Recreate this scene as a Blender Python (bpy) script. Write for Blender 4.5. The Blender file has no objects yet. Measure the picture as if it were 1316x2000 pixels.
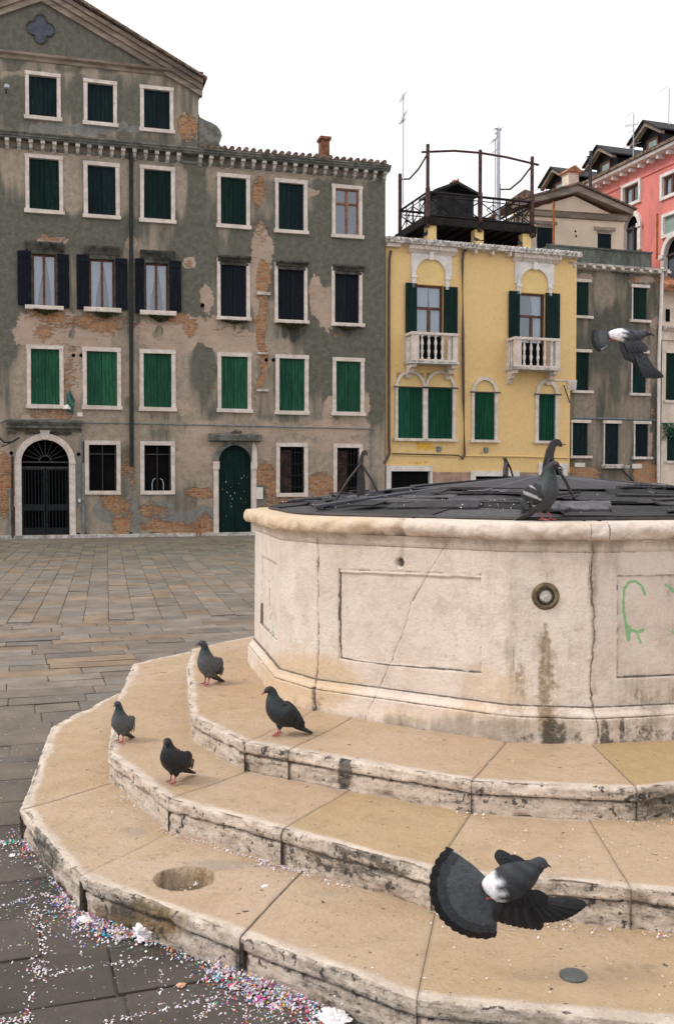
import bpy, bmesh, math, random
import numpy as np
from mathutils import Vector, Matrix
random.seed(7); rng = np.random.default_rng(11)
S = bpy.context.scene
C = S.collection
R = math.radians
# ------------------------------------------------------------------ camera
FPX = 1944.0; EYE = 1.7; PITCH = math.atan(64/FPX)
cam = bpy.data.objects.new('camera', bpy.data.cameras.new('camera')); C.objects.link(cam)
cam.location = (0, 0, EYE); cam.rotation_euler = (R(90)-PITCH, 0, 0)
cam.data.sensor_fit = 'VERTICAL'; cam.data.sensor_height = 36; cam.data.lens = FPX/2000*36
cam.data.clip_start = .05; cam.data.clip_end = 2000
S.camera = cam
# ------------------------------------------------------------------ world, sun, exposure
SUN_EL, SUN_AZ = R(52), R(-70)          # azimuth measured from +Y (away from camera), negative = left
W = bpy.data.worlds.new('World'); S.world = W; W.use_nodes = True
nt = W.node_tree; nt.nodes.clear()
sky = nt.nodes.new('ShaderNodeTexSky'); sky.sky_type = 'NISHITA'; sky.sun_disc = False
sky.sun_elevation = SUN_EL; sky.sun_rotation = SUN_AZ; sky.air_density = 1; sky.dust_density = 4
mx = nt.nodes.new('ShaderNodeMix'); mx.data_type = 'RGBA'; mx.inputs[0].default_value = .93
bg = nt.nodes.new('ShaderNodeBackground'); bg.inputs[1].default_value = .108
out = nt.nodes.new('ShaderNodeOutputWorld')
nt.links.new(sky.outputs[0], mx.inputs[6]); mx.inputs[7].default_value = (9.7, 9.45, 9.55, 1)
nt.links.new(mx.outputs[2], bg.inputs[0]); nt.links.new(bg.outputs[0], out.inputs[0])
sl = bpy.data.lights.new('sun', 'SUN'); sl.energy = 1.5; sl.angle = R(14); sl.color = (1, .955, .89)
so = bpy.data.objects.new('sun', sl); C.objects.link(so)
sd = Vector((math.cos(SUN_EL)*math.sin(SUN_AZ), math.cos(SUN_EL)*math.cos(SUN_AZ), math.sin(SUN_EL)))
sd = Vector((-.72, -.22, .72)).normalized()   # from the left, a little behind the camera
sky.sun_elevation = math.asin(sd.z); sky.sun_rotation = math.atan2(sd.x, sd.y)
so.rotation_euler = sd.to_track_quat('Z', 'Y').to_euler(); so.location = (-10, -6, 20)
S.view_settings.view_transform = 'Standard'; S.view_settings.look = 'None'
S.view_settings.gamma = 1; S.view_settings.exposure = 0.22
# ------------------------------------------------------------------ pixel helpers (photo is 1316 x 2000)
cp, sp = math.cos(PITCH), math.sin(PITCH)
def ray(px, py):
    a, b = (px-658)/FPX, (1000-py)/FPX
    return np.array([a, cp+b*sp, b*cp-sp])
def on_z(px, py, h):
    d = ray(px, py); t = (h-EYE)/d[2]
    return np.array([d[0]*t, d[1]*t, h])
def at_y(px, py, y):
    d = ray(px, py); t = y/d[1]
    return np.array([d[0]*t, y, EYE+d[2]*t])
def proj(P):
    P = np.asarray(P, float); x, y, z = P[..., 0], P[..., 1], P[..., 2]-EYE
    d = np.maximum(y*cp-z*sp, .05); v = z*cp+y*sp
    return 658+FPX*x/d, 1000-FPX*v/d
# ------------------------------------------------------------------ numpy noise
def _h(i, j, k, s):
    with np.errstate(over='ignore'):
        n = (i.astype(np.int64)*374761393+j.astype(np.int64)*668265263+k.astype(np.int64)*2246822519+s*3266489917) & 0xffffffff
        n = ((n ^ (n >> 13))*1274126177) & 0xffffffff
        n = (n ^ (n >> 16)) & 0xffffffff
    return n/4294967295.0
def vnoise(x, y, z, s=0):
    x, y, z = np.broadcast_arrays(np.asarray(x, float), np.asarray(y, float), np.asarray(z, float))
    xi, yi, zi = np.floor(x), np.floor(y), np.floor(z)
    fx, fy, fz = x-xi, y-yi, z-zi
    fx, fy, fz = [f*f*(3-2*f) for f in (fx, fy, fz)]
    r = 0
    for a in (0, 1):
        for b in (0, 1):
            for c in (0, 1):
                w = (fx if a else 1-fx)*(fy if b else 1-fy)*(fz if c else 1-fz)
                r = r+w*_h(xi+a, yi+b, zi+c, s)
    return r
def fbm(x, y, z, s=0, o=4):
    r = 0; a = .5; t = 0
    for i in range(o):
        r = r+a*vnoise(x*2**i, y*2**i, z*2**i, s+i); t += a; a *= .5
    return r/t
def sstep(a, b, x):
    t = np.clip((x-a)/(b-a), 0, 1); return t*t*(3-2*t)
def ell(X, Y, cx, cy, rx, ry, soft=.35):
    d = np.sqrt(((X-cx)/rx)**2+((Y-cy)/ry)**2)
    return 1-sstep(1-soft, 1+soft, d)
def pdist(X, Y, pts):
    best = np.full(np.shape(X), 1e9)
    for (ax, ay), (bx, by) in zip(pts[:-1], pts[1:]):
        dx, dy = bx-ax, by-ay; L = dx*dx+dy*dy+1e-9
        t = np.clip(((X-ax)*dx+(Y-ay)*dy)/L, 0, 1)
        best = np.minimum(best, np.hypot(X-ax-t*dx, Y-ay-t*dy))
    return best
# ------------------------------------------------------------------ object helpers
def tag(o, label=None, cat=None, group=None, kind=None):
    if label: o['label'] = label
    if cat: o['category'] = cat
    if group: o['group'] = group
    if kind: o['kind'] = kind
    return o
def thing(name, label, cat, loc=(0, 0, 0), rz=0, group=None):
    o = bpy.data.objects.new(name, None); C.objects.link(o); o.empty_display_size = .1
    o.location = loc; o.rotation_euler = (0, 0, rz)
    return tag(o, label, cat, group)
def mesh_np(name, V, F, mat, parent=None, attrs=None, smooth=False, fattr=None):
    me = bpy.data.meshes.new(name)
    V = np.asarray(V, float).reshape(-1, 3); F = np.asarray(F, int)
    me.vertices.add(len(V)); me.vertices.foreach_set('co', V.ravel())
    n = F.shape[1]
    me.loops.add(F.size); me.loops.foreach_set('vertex_index', F.ravel())
    me.polygons.add(len(F)); me.polygons.foreach_set('loop_start', np.arange(len(F))*n)
    me.update(calc_edges=True); me.validate()
    me.polygons.foreach_set('use_smooth', [smooth]*len(me.polygons))
    if attrs:
        for k, a in attrs.items():
            at = me.attributes.new(k, 'FLOAT_COLOR', 'POINT')
            a = np.asarray(a, float)
            if a.shape[1] == 3: a = np.hstack([a, np.ones((len(a), 1))])
            at.data.foreach_set('color', a.ravel())
    if fattr:
        for k, a in fattr.items():
            at = me.attributes.new(k, 'FLOAT_COLOR', 'FACE')
            a = np.asarray(a, float)
            if a.shape[1] == 3: a = np.hstack([a, np.ones((len(a), 1))])
            at.data.foreach_set('color', a.ravel())
    me.materials.append(mat)
    o = bpy.data.objects.new(name, me); C.objects.link(o)
    if parent: o.parent = parent
    return o
class MB:
    def __init__(s): s.v = []; s.f = []; s.c = []; s.col = None
    def add(s, vs, fs):
        b = len(s.v); s.v += [tuple(map(float, v)) for v in vs]; s.f += [tuple(b+i for i in f) for f in fs]
        s.c += [s.col]*len(fs); return s
    def box(s, x0, x1, y0, y1, z0, z1, j=0):
        J = lambda: random.uniform(-j, j) if j else 0
        vs = [(x+J(), y+J(), z+J()) for z in (z0, z1) for y in (y0, y1) for x in (x0, x1)]
        return s.add(vs, [(0, 2, 3, 1), (4, 5, 7, 6), (0, 1, 5, 4), (2, 6, 7, 3), (0, 4, 6, 2), (1, 3, 7, 5)])
    def cbox(s, x0, x1, y0, y1, z0, z1, c=.01):     # box whose front (y0) edges are chamfered
        vs = [(x0+c, y0, z0+c), (x1-c, y0, z0+c), (x1-c, y0, z1-c), (x0+c, y0, z1-c),
              (x0, y0+c, z0), (x1, y0+c, z0), (x1, y0+c, z1), (x0, y0+c, z1), (x0, y1, z0), (x1, y1, z0), (x1, y1, z1), (x0, y1, z1)]
        fs = [(0, 1, 2, 3), (0, 4, 5, 1), (1, 5, 6, 2), (2, 6, 7, 3), (3, 7, 4, 0), (4, 8, 9, 5), (5, 9, 10, 6), (6, 10, 11, 7), (7, 11, 8, 4), (8, 11, 10, 9)]
        return s.add(vs, fs)
    def prism(s, poly, y0, y1):                      # polygon in x,z extruded in y
        n = len(poly)
        vs = [(x, y0, z) for x, z in poly]+[(x, y1, z) for x, z in poly]
        fs = [tuple(range(n)), tuple(range(2*n-1, n-1, -1))]+[(i, n+i, n+(i+1) % n, (i+1) % n) for i in range(n)]
        return s.add(vs, fs)
    def prof(s, prof, x0, x1):                       # profile in y,z swept along x
        n = len(prof)
        vs = [(x0, y, z) for y, z in prof]+[(x1, y, z) for y, z in prof]
        fs = [tuple(range(n)), tuple(range(2*n-1, n-1, -1))]+[(i, n+i, n+(i+1) % n, (i+1) % n) for i in range(n)]
        return s.add(vs, fs)
    def arch(s, cx, cz, ri, ro, y0, y1, n=18, a0=0, a1=math.pi, rz=1):
        vs = []
        for i in range(n+1):
            a = a0+(a1-a0)*i/n; ca, sa = math.cos(a), math.sin(a)*rz
            for r, y in ((ri, y0), (ro, y0), (ro, y1), (ri, y1)): vs.append((cx+r*ca, y, cz+r*sa))
        fs = []
        for i in range(n):
            b = i*4
            for k in range(4): fs.append((b+k, b+(k+1) % 4, b+4+(k+1) % 4, b+4+k))
        fs += [(0, 1, 2, 3), (n*4+3, n*4+2, n*4+1, n*4)]
        return s.add(vs, fs)
    def tube(s, pts, r, n=7, cap=True):
        pts = [Vector(p) for p in pts]; rs = r if isinstance(r, (list, tuple)) else [r]*len(pts)
        vs = []; fs = []; ref = None
        for i, p in enumerate(pts):
            t = (pts[min(i+1, len(pts)-1)]-pts[max(i-1, 0)]).normalized()
            if ref is None: ref = Vector((0, 0, 1)) if abs(t.z) < .9 else Vector((1, 0, 0))
            a = t.cross(ref).normalized(); b = t.cross(a).normalized(); ref = -b if False else ref
            for k in range(n):
                an = 2*math.pi*k/n; vs.append(p+(a*math.cos(an)+b*math.sin(an))*rs[i])
        for i in range(len(pts)-1):
            for k in range(n): fs.append((i*n+k, i*n+(k+1) % n, (i+1)*n+(k+1) % n, (i+1)*n+k))
        if cap: fs += [tuple(range(n-1, -1, -1)), tuple(range((len(pts)-1)*n, len(pts)*n))]
        return s.add(vs, fs)
    def lathe(s, cx, cy, z0, prof, n=10):            # prof = [(r, dz)]
        vs = [(cx+r*math.cos(2*math.pi*k/n), cy+r*math.sin(2*math.pi*k/n), z0+z) for r, z in prof for k in range(n)]
        fs = [(i*n+k, i*n+(k+1) % n, (i+1)*n+(k+1) % n, (i+1)*n+k) for i in range(len(prof)-1) for k in range(n)]
        fs += [tuple(range(n-1, -1, -1)), tuple(range((len(prof)-1)*n, len(prof)*n))]
        return s.add(vs, fs)
    def build(s, name, mat, parent=None, smooth=False, label=None):
        me = bpy.data.meshes.new(name); me.from_pydata(s.v, [], s.f); me.materials.append(mat)
        bm = bmesh.new(); bm.from_mesh(me); bmesh.ops.recalc_face_normals(bm, faces=bm.faces); bm.to_mesh(me); bm.free()
        if smooth: me.polygons.foreach_set('use_smooth', [True]*len(me.polygons))
        if any(c is not None for c in s.c):
            at = me.attributes.new('col', 'FLOAT_COLOR', 'FACE')
            at.data.foreach_set('color', [q for c in s.c for q in ((c or (.5, .5, .5))+(1,))])
        o = bpy.data.objects.new(name, me); C.objects.link(o)
        if parent: o.parent = parent
        if label: o['label'] = label
        return o
# ------------------------------------------------------------------ materials
class NT:
    def __init__(s, name, rough=.8, spec=.3):
        s.m = bpy.data.materials.new(name); s.m.use_nodes = True; s.t = s.m.node_tree
        s.b = s.t.nodes['Principled BSDF']; s.b.inputs['Roughness'].default_value = rough
        s.b.inputs['Specular IOR Level'].default_value = spec
        s.tc = s.t.nodes.new('ShaderNodeTexCoord')
    def n(s, typ, **k):
        nd = s.t.nodes.new('ShaderNode'+typ)
        for a, v in k.items(): setattr(nd, a, v)
        return nd
    def link(s, a, b): s.t.links.new(a, b)
    def setin(s, sock, v):
        if hasattr(v, 'is_output') or isinstance(v, bpy.types.NodeSocket): s.link(v, sock)
        else: sock.default_value = v
    def coord(s, scale=(1, 1, 1), which='Object'):
        m = s.n('Mapping'); s.link(s.tc.outputs[which], m.inputs[0]); m.inputs['Scale'].default_value = scale
        return m.outputs[0]
    def noise(s, scale, detail=5, rough=.55, sc=(1, 1, 1), dist=0, raw=False):
        q = s.n('TexNoise'); s.link(s.coord(sc), q.inputs['Vector'])
        q.inputs['Scale'].default_value = scale; q.inputs['Detail'].default_value = detail
        q.inputs['Roughness'].default_value = rough; q.inputs['Distortion'].default_value = dist
        if raw: return q.outputs['Fac']
        r = s.n('MapRange'); s.link(q.outputs['Fac'], r.inputs[0]); r.inputs[1].default_value = .31; r.inputs[2].default_value = .69
        return r.outputs[0]
    def math(s, op, a, b=0, c=0, clamp=False):
        q = s.n('Math', operation=op, use_clamp=clamp)
        for i, v in enumerate((a, b, c)):
            s.setin(q.inputs[i], v)
        return q.outputs[0]
    def step(s, v, lo, hi, o0=0, o1=1):
        q = s.n('MapRange', interpolation_type='SMOOTHSTEP'); s.setin(q.inputs[0], v)
        q.inputs[1].default_value = lo; q.inputs[2].default_value = hi; q.inputs[3].default_value = o0; q.inputs[4].default_value = o1
        return q.outputs[0]
    def mix(s, f, a, b, mode='MIX'):
        q = s.n('Mix', data_type='RGBA', blend_type=mode)
        for i, v in ((0, f), (6, a), (7, b)):
            if isinstance(v, tuple) and len(v) == 3: v = v+(1,)
            s.setin(q.inputs[i], v)
        return q.outputs[2]
    def attr(s, name):
        q = s.n('Attribute'); q.attribute_name = name
        sp_ = s.n('SeparateColor'); s.link(q.outputs['Color'], sp_.inputs[0])
        return q.outputs['Color'], sp_.outputs[0], sp_.outputs[1], sp_.outputs[2]
    def col(s, c): s.setin(s.b.inputs['Base Color'], c if not (isinstance(c, tuple) and len(c) == 3) else c+(1,))
    def rough(s, v): s.setin(s.b.inputs['Roughness'], v)
    def bump(s, h, strength=.5, dist=.01, chain=None):
        q = s.n('Bump'); q.inputs['Strength'].default_value = strength; q.inputs['Distance'].default_value = dist
        s.link(h, q.inputs['Height'])
        if chain is not None: s.link(chain, q.inputs['Normal'])
        s.link(q.outputs[0], s.b.inputs['Normal']); return q.outputs[0]
def simple(name, c, var=.25, scale=8, rough=.7, spec=.3, metal=0, bump=.3, bd=.004, sc=(1, 1, 1), dirt=None):
    t = NT(name, rough, spec); t.b.inputs['Metallic'].default_value = metal
    nz = t.noise(scale, 8, .68, sc)
    lo = tuple(x*(1-var) for x in c); hi = tuple(min(1, x*(1+var)) for x in c)
    co = t.mix(t.step(nz, .3, .7), lo, hi)
    if dirt:
        n2 = t.noise(scale*.45, 9, .75, sc, raw=True); co = t.mix(t.step(n2, .50, .64, 0, dirt[1]), co, dirt[0])
    t.col(co)
    if bump: t.bump(t.noise(scale*4, 6, .65, sc), bump, bd)
    return t.m
def oldwall(name, base, dark, light, brickA=(.27, .115, .05), brickB=(.40, .22, .11), mortar=(.34, .28, .22), streak=1.0):
    """plaster that has come off in patches: mask r=brick, g=light render, b=dark film; mask2 r=cement grey, g=rust/ochre"""
    t = NT(name, .9, .2)
    _, mr, mg, mb = t.attr('mask'); _, kr, kg, kb = t.attr('mask2')
    n1 = t.noise(1.7, 9, .62); n2 = t.noise(6, 9, .65); n3 = t.noise(28, 6, .6); nst = t.noise(2.4, 6, .6, (1, 1, .18))
    amp = lambda n, k: t.math('MULTIPLY', t.math('SUBTRACT', n, .5), k)
    co = t.mix(t.step(n2, .1, .9), tuple(x*(1-.22*streak) for x in base), tuple(x*(1+.12*streak) for x in base)); co = t.mix(t.step(n3, .2, .9, .22*streak, 0), co, tuple(x*.6 for x in base))
    dk = t.math('ADD', mb, t.math('ADD', amp(nst, .62*streak), amp(n2, .26*streak)))
    dcol = t.mix(t.step(n2, .1, .9), tuple(x*(1-.20*streak) for x in dark), tuple(x*(1+.24*streak) for x in dark)); dcol = t.mix(t.step(n3, .3, .9, .3*streak, 0), dcol, tuple(x*.55 for x in dark))
    co = t.mix(t.step(dk, .28, .72, 0, .93), co, dcol)
    kc = t.math('ADD', kr, t.math('ADD', amp(n1, .3), amp(n2, .3)))
    co = t.mix(t.step(kc, .46, .56, 0, .9), co, t.mix(n2, (.16, .16, .15), (.27, .27, .25)))
    lg = t.math('ADD', mg, t.math('ADD', amp(n1, .3), amp(n2, .5)))
    lcol = t.mix(t.step(n3, .1, .9), tuple(x*.88 for x in light), tuple(x*1.06 for x in light)); lcol = t.mix(t.step(n1, .2, .9, .45*streak, 0), lcol, tuple(x*.62 for x in light)); lcol = t.mix(t.step(n2, .45, .95, 0, .55), lcol, (.36, .26, .18))
    bt = t.n('TexBrick'); sx = t.n('SeparateXYZ'); cx = t.n('CombineXYZ'); t.link(t.tc.outputs['Object'], sx.inputs[0])
    t.setin(cx.inputs[0], t.math('ADD', sx.outputs[0], amp(n2, .03))); t.setin(cx.inputs[1], t.math('ADD', sx.outputs[2], amp(n2, .02)))
    t.link(cx.outputs[0], bt.inputs['Vector']); bt.inputs['Scale'].default_value = 1
    bt.inputs['Brick Width'].default_value = .26; bt.inputs['Row Height'].default_value = .072; bt.inputs['Mortar Size'].default_value = .012
    bt.inputs['Mortar Smooth'].default_value = .4
    bt.inputs['Color1'].default_value = brickA+(1,); bt.inputs['Color2'].default_value = brickB+(1,); bt.inputs['Mortar'].default_value = mortar+(1,)
    bcol = t.mix(t.step(t.noise(9, 8, .75, raw=True), .46, .58, 0, .75), bt.outputs['Color'], t.mix(n3, light, mortar))
    bcol = t.mix(t.step(t.noise(3.1, 8, .75, (.5, 1, 1.5), raw=True), .50, .62, 0, .65), bcol, (.16, .10, .06)); bcol = t.mix(t.step(n2, .5, 1, 0, .45), bcol, (.46, .22, .07))
    lcol = t.mix(t.step(t.noise(4, 9, .78, (.45, 1, 1.8)), .48, .95, 0, .55*streak), lcol, bcol)
    lm = t.step(lg, .45, .55); co = t.mix(lm, co, lcol)
    bk = t.math('ADD', mr, t.math('ADD', amp(n1, .3), amp(t.noise(9, 8, .75, (.5, 1, 1.7)), .95)))
    bm_ = t.step(bk, .46, .62, 0, .92); co = t.mix(bm_, co, bcol)
    rs = t.math('ADD', kg, amp(nst, .45)); co = t.mix(t.step(rs, .45, .8, 0, .75), co, (.33, .16, .06))
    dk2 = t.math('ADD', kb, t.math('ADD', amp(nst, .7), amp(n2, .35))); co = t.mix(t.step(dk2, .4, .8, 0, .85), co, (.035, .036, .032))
    sp1 = t.step(t.noise(12, 4, .6, raw=True), .66, .71, 0, .55); co = t.mix(sp1, co, light)
    co = t.mix(t.step(t.noise(9, 4, .6, raw=True), .65, .71, 0, .5), co, tuple(x*.45 for x in dark))
    t.col(co)
    hgt = t.math('ADD', t.math('MULTIPLY', bm_, t.math('SUBTRACT', t.math('MULTIPLY', bt.outputs['Fac'], -.5), .8)), t.math('MULTIPLY', lm, -.35))
    hgt = t.math('ADD', hgt, t.math('MULTIPLY', n3, .35)); hgt = t.math('ADD', hgt, t.math('MULTIPLY', n2, .4))
    t.bump(hgt, .8, .02)
    return t.m
M = {}
M['wallA'] = oldwall('plaster_grey_palazzo', (.385, .32, .25), (.128, .13, .106), (.50, .395, .315), brickA=(.29, .080, .024), brickB=(.44, .195, .065), mortar=(.34, .245, .155))
M['wallG'] = oldwall('plaster_grey_house', (.30, .25, .20), (.095, .098, .078), (.42, .33, .285), brickA=(.46, .15, .03), brickB=(.50, .22, .06))
M['wallY'] = oldwall('plaster_yellow', (.80, .565, .265), (.62, .42, .18), (.80, .48, .07), streak=.22)
M['wallC'] = simple('plaster_cream', (.68, .58, .48), .10, 1.5, .9, dirt=((.50, .42, .33), .5))
M['wallB'] = simple('plaster_beige', (.62, .50, .39), .07, 1.2, .9, dirt=((.52, .42, .33), .3))
M['wallR'] = simple('plaster_red', (.62, .205, .18), .10, 1.1, .9, dirt=((.66, .30, .24), .5), sc=(1, 1, .4))
M['istrian'] = simple('white_stone_trim', (.66, .585, .525), .10, 5, .75, dirt=((.42, .36, .30), .35), bump=.5)
M['istdirty'] = simple('weathered_stone_trim', (.50, .47, .43), .22, 6, .85, dirt=((.16, .155, .135), .75), bump=.6)
M['darkstone'] = simple('blackened_stone', (.06, .06, .052), .4, 5, .9, dirt=((.17, .16, .14), .5), bump=.6)
M['white'] = simple('white_stone_new', (.70, .665, .63), .10, 3, .7, dirt=((.5, .46, .42), .35))
M['cornice'] = simple('grey_stone_cornice', (.155, .155, .138), .3, 4, .85, dirt=((.07, .07, .062), .85), bump=.5)
M['mould'] = simple('brown_stone_moulding', (.27, .215, .17), .25, 3, .85, dirt=((.10, .09, .08), .6), sc=(.3, 1, 1))
def shutter_mat(name, c, worn):
    t = NT(name, .75, .12)
    n = t.noise(3, 6, .6, (8, 8, .5)); n2 = t.noise(1.2, 4, .5)
    co = t.mix(t.step(n, .3, .72), tuple(x*.72 for x in c), tuple(x*1.25 for x in c))
    co = t.mix(t.step(n2, .35, .7, 0, .4), co, tuple(x*.6 for x in c))
    co = t.mix(t.step(t.noise(9, 8, .75, (3, 3, .5), raw=True), .60, .68, 0, worn), co, (.20, .25, .20))
    oi = t.n('ObjectInfo'); co = t.mix(1.0, co, t.mix(oi.outputs['Random'], (.72, .76, .8), (1.2, 1.15, 1.05)), 'MULTIPLY')
    t.col(co); t.bump(n, .4, .004); return t.m
M['green'] = shutter_mat('green_painted_boards', (.018, .092, .052), .7)
M['greenY'] = shutter_mat('plain_green_boards', (.008, .070, .040), .1)
M['dgreen'] = shutter_mat('dark_green_boards', (.005, .024, .021), .25)
M['dblue'] = shutter_mat('blue_black_boards', (.009, .013, .020), .2)
M['dblue2'] = shutter_mat('blue_green_boards', (.007, .019, .024), .2)
M['dark'] = simple('dark_room', (.007, .007, .008), .2, 2, 1.0, .05, bump=0)
M['iron'] = simple('dark_iron', (.028, .024, .025), .3, 12, .55, .5, bump=.4, dirt=((.06, .035, .025), .5))
M['ironlt'] = simple('grey_painted_iron', (.012, .016, .018), .2, 9, .7, .2, bump=.2)
M['pipegreen'] = simple('dark_green_downpipe', (.014, .022, .020), .3, 6, .6, .3, bump=.2)
M['pipebrown'] = simple('brown_downpipe', (.06, .035, .03), .2, 6, .45, .5, bump=.1)
M['pipegrey'] = simple('grey_pipe', (.17, .20, .21), .2, 6, .6, .4, bump=.1)
M['pipewhite'] = simple('white_downpipe', (.72, .66, .62), .08, 3, .5, .4, bump=0)
M['cable'] = simple('black_cable', (.012, .012, .012), .1, 6, .6, bump=0)
M['brown'] = simple('brown_window_wood', (.11, .045, .03), .25, 6, .6, bump=.2)
M['woodor'] = simple('orange_brown_wood', (.23, .10, .05), .25, 6, .6, bump=.2)
M['altana'] = simple('black_weathered_timber', (.014, .011, .011), .45, 5, .85, bump=.5, sc=(1, 1, 3))
M['altred'] = simple('dark_brown_timber', (.065, .035, .03), .4, 5, .85, bump=.5)
M['rust'] = simple('rusty_pole', (.30, .09, .03), .3, 8, .8, bump=.3)
M['tile'] = simple('terracotta_tile', (.17, .12, .09), .5, 9, .9, dirt=((.035, .033, .03), .85), bump=.5)
M['tileor'] = simple('orange_terracotta', (.36, .16, .09), .3, 5, .9, bump=.4)
M['tilegrey'] = simple('lichen_grey_tiles', (.60, .57, .54), .35, 9, .9, dirt=((.10, .10, .09), .7), bump=.5)
M['chim'] = simple('chimney_terracotta', (.19, .085, .05), .3, 7, .9, bump=.5)
M['roofdk'] = simple('dark_roof', (.026, .027, .031), .3, 4, .8, bump=.4)
M['grey_metal'] = simple('galvanised_mast', (.42, .46, .50), .1, 6, .5, .5, metal=.3, bump=0)
M['curtain'] = simple('white_curtain', (.66, .68, .69), .07, 14, .9, sc=(6, 6, .3), bump=.3)
M['blind'] = simple('blue_grey_blind', (.10, .125, .15), .10, 2, .9, bump=0)
M['green_shade'] = simple('grey_green_blind', (.26, .34, .31), .08, 2, .9, bump=0)
M['moss'] = simple('moss_and_weeds', (.055, .06, .022), .5, 30, .95, dirt=((.14, .09, .05), .7), bump=.8, bd=.02)
M['leaf'] = simple('small_leaves', (.035, .11, .07), .5, 30, .8, bump=0)
M['paper'] = simple('white_tissue', (.85, .83, .84), .06, 12, .8, bump=.4, bd=.003)
M['plaque'] = simple('white_plaque', (.72, .68, .62), .08, 14, .6, bump=.1)
M['copper'] = simple('verdigris_lamp', (.03, .12, .10), .4, 15, .7, bump=.3)
def glassmat():
    m = bpy.data.materials.new('window_glass'); m.use_nodes = True; t = m.node_tree; t.nodes.clear()
    o = t.nodes.new('ShaderNodeOutputMaterial'); mx = t.nodes.new('ShaderNodeMixShader')
    a = t.nodes.new('ShaderNodeBsdfTransparent'); a.inputs[0].default_value = (.78, .82, .86, 1)
    g = t.nodes.new('ShaderNodeBsdfGlossy'); g.inputs['Roughness'].default_value = .06; g.inputs[0].default_value = (.85, .88, .92, 1)
    mx.inputs[0].default_value = .12
    t.links.new(a.outputs[0], mx.inputs[1]); t.links.new(g.outputs[0], mx.inputs[2]); t.links.new(mx.outputs[0], o.inputs[0]); return m
M['glass'] = glassmat()
def vcolmat(name, rough=.75, spec=.3, nscale=20, var=.2, bump=.3, bd=.002, sc=(1, 1, 1)):
    t = NT(name, rough, spec); c, *_ = t.attr('col')
    n = t.noise(nscale, 6, .6, sc); f = t.mix(n, (1-var, 1-var, 1-var), (1+var, 1+var, 1+var))
    t.col(t.mix(1.0, c, f, 'MULTIPLY'))
    if bump: t.bump(t.noise(nscale*2.5, 5, .6, sc), bump, bd)
    return t.m
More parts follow.
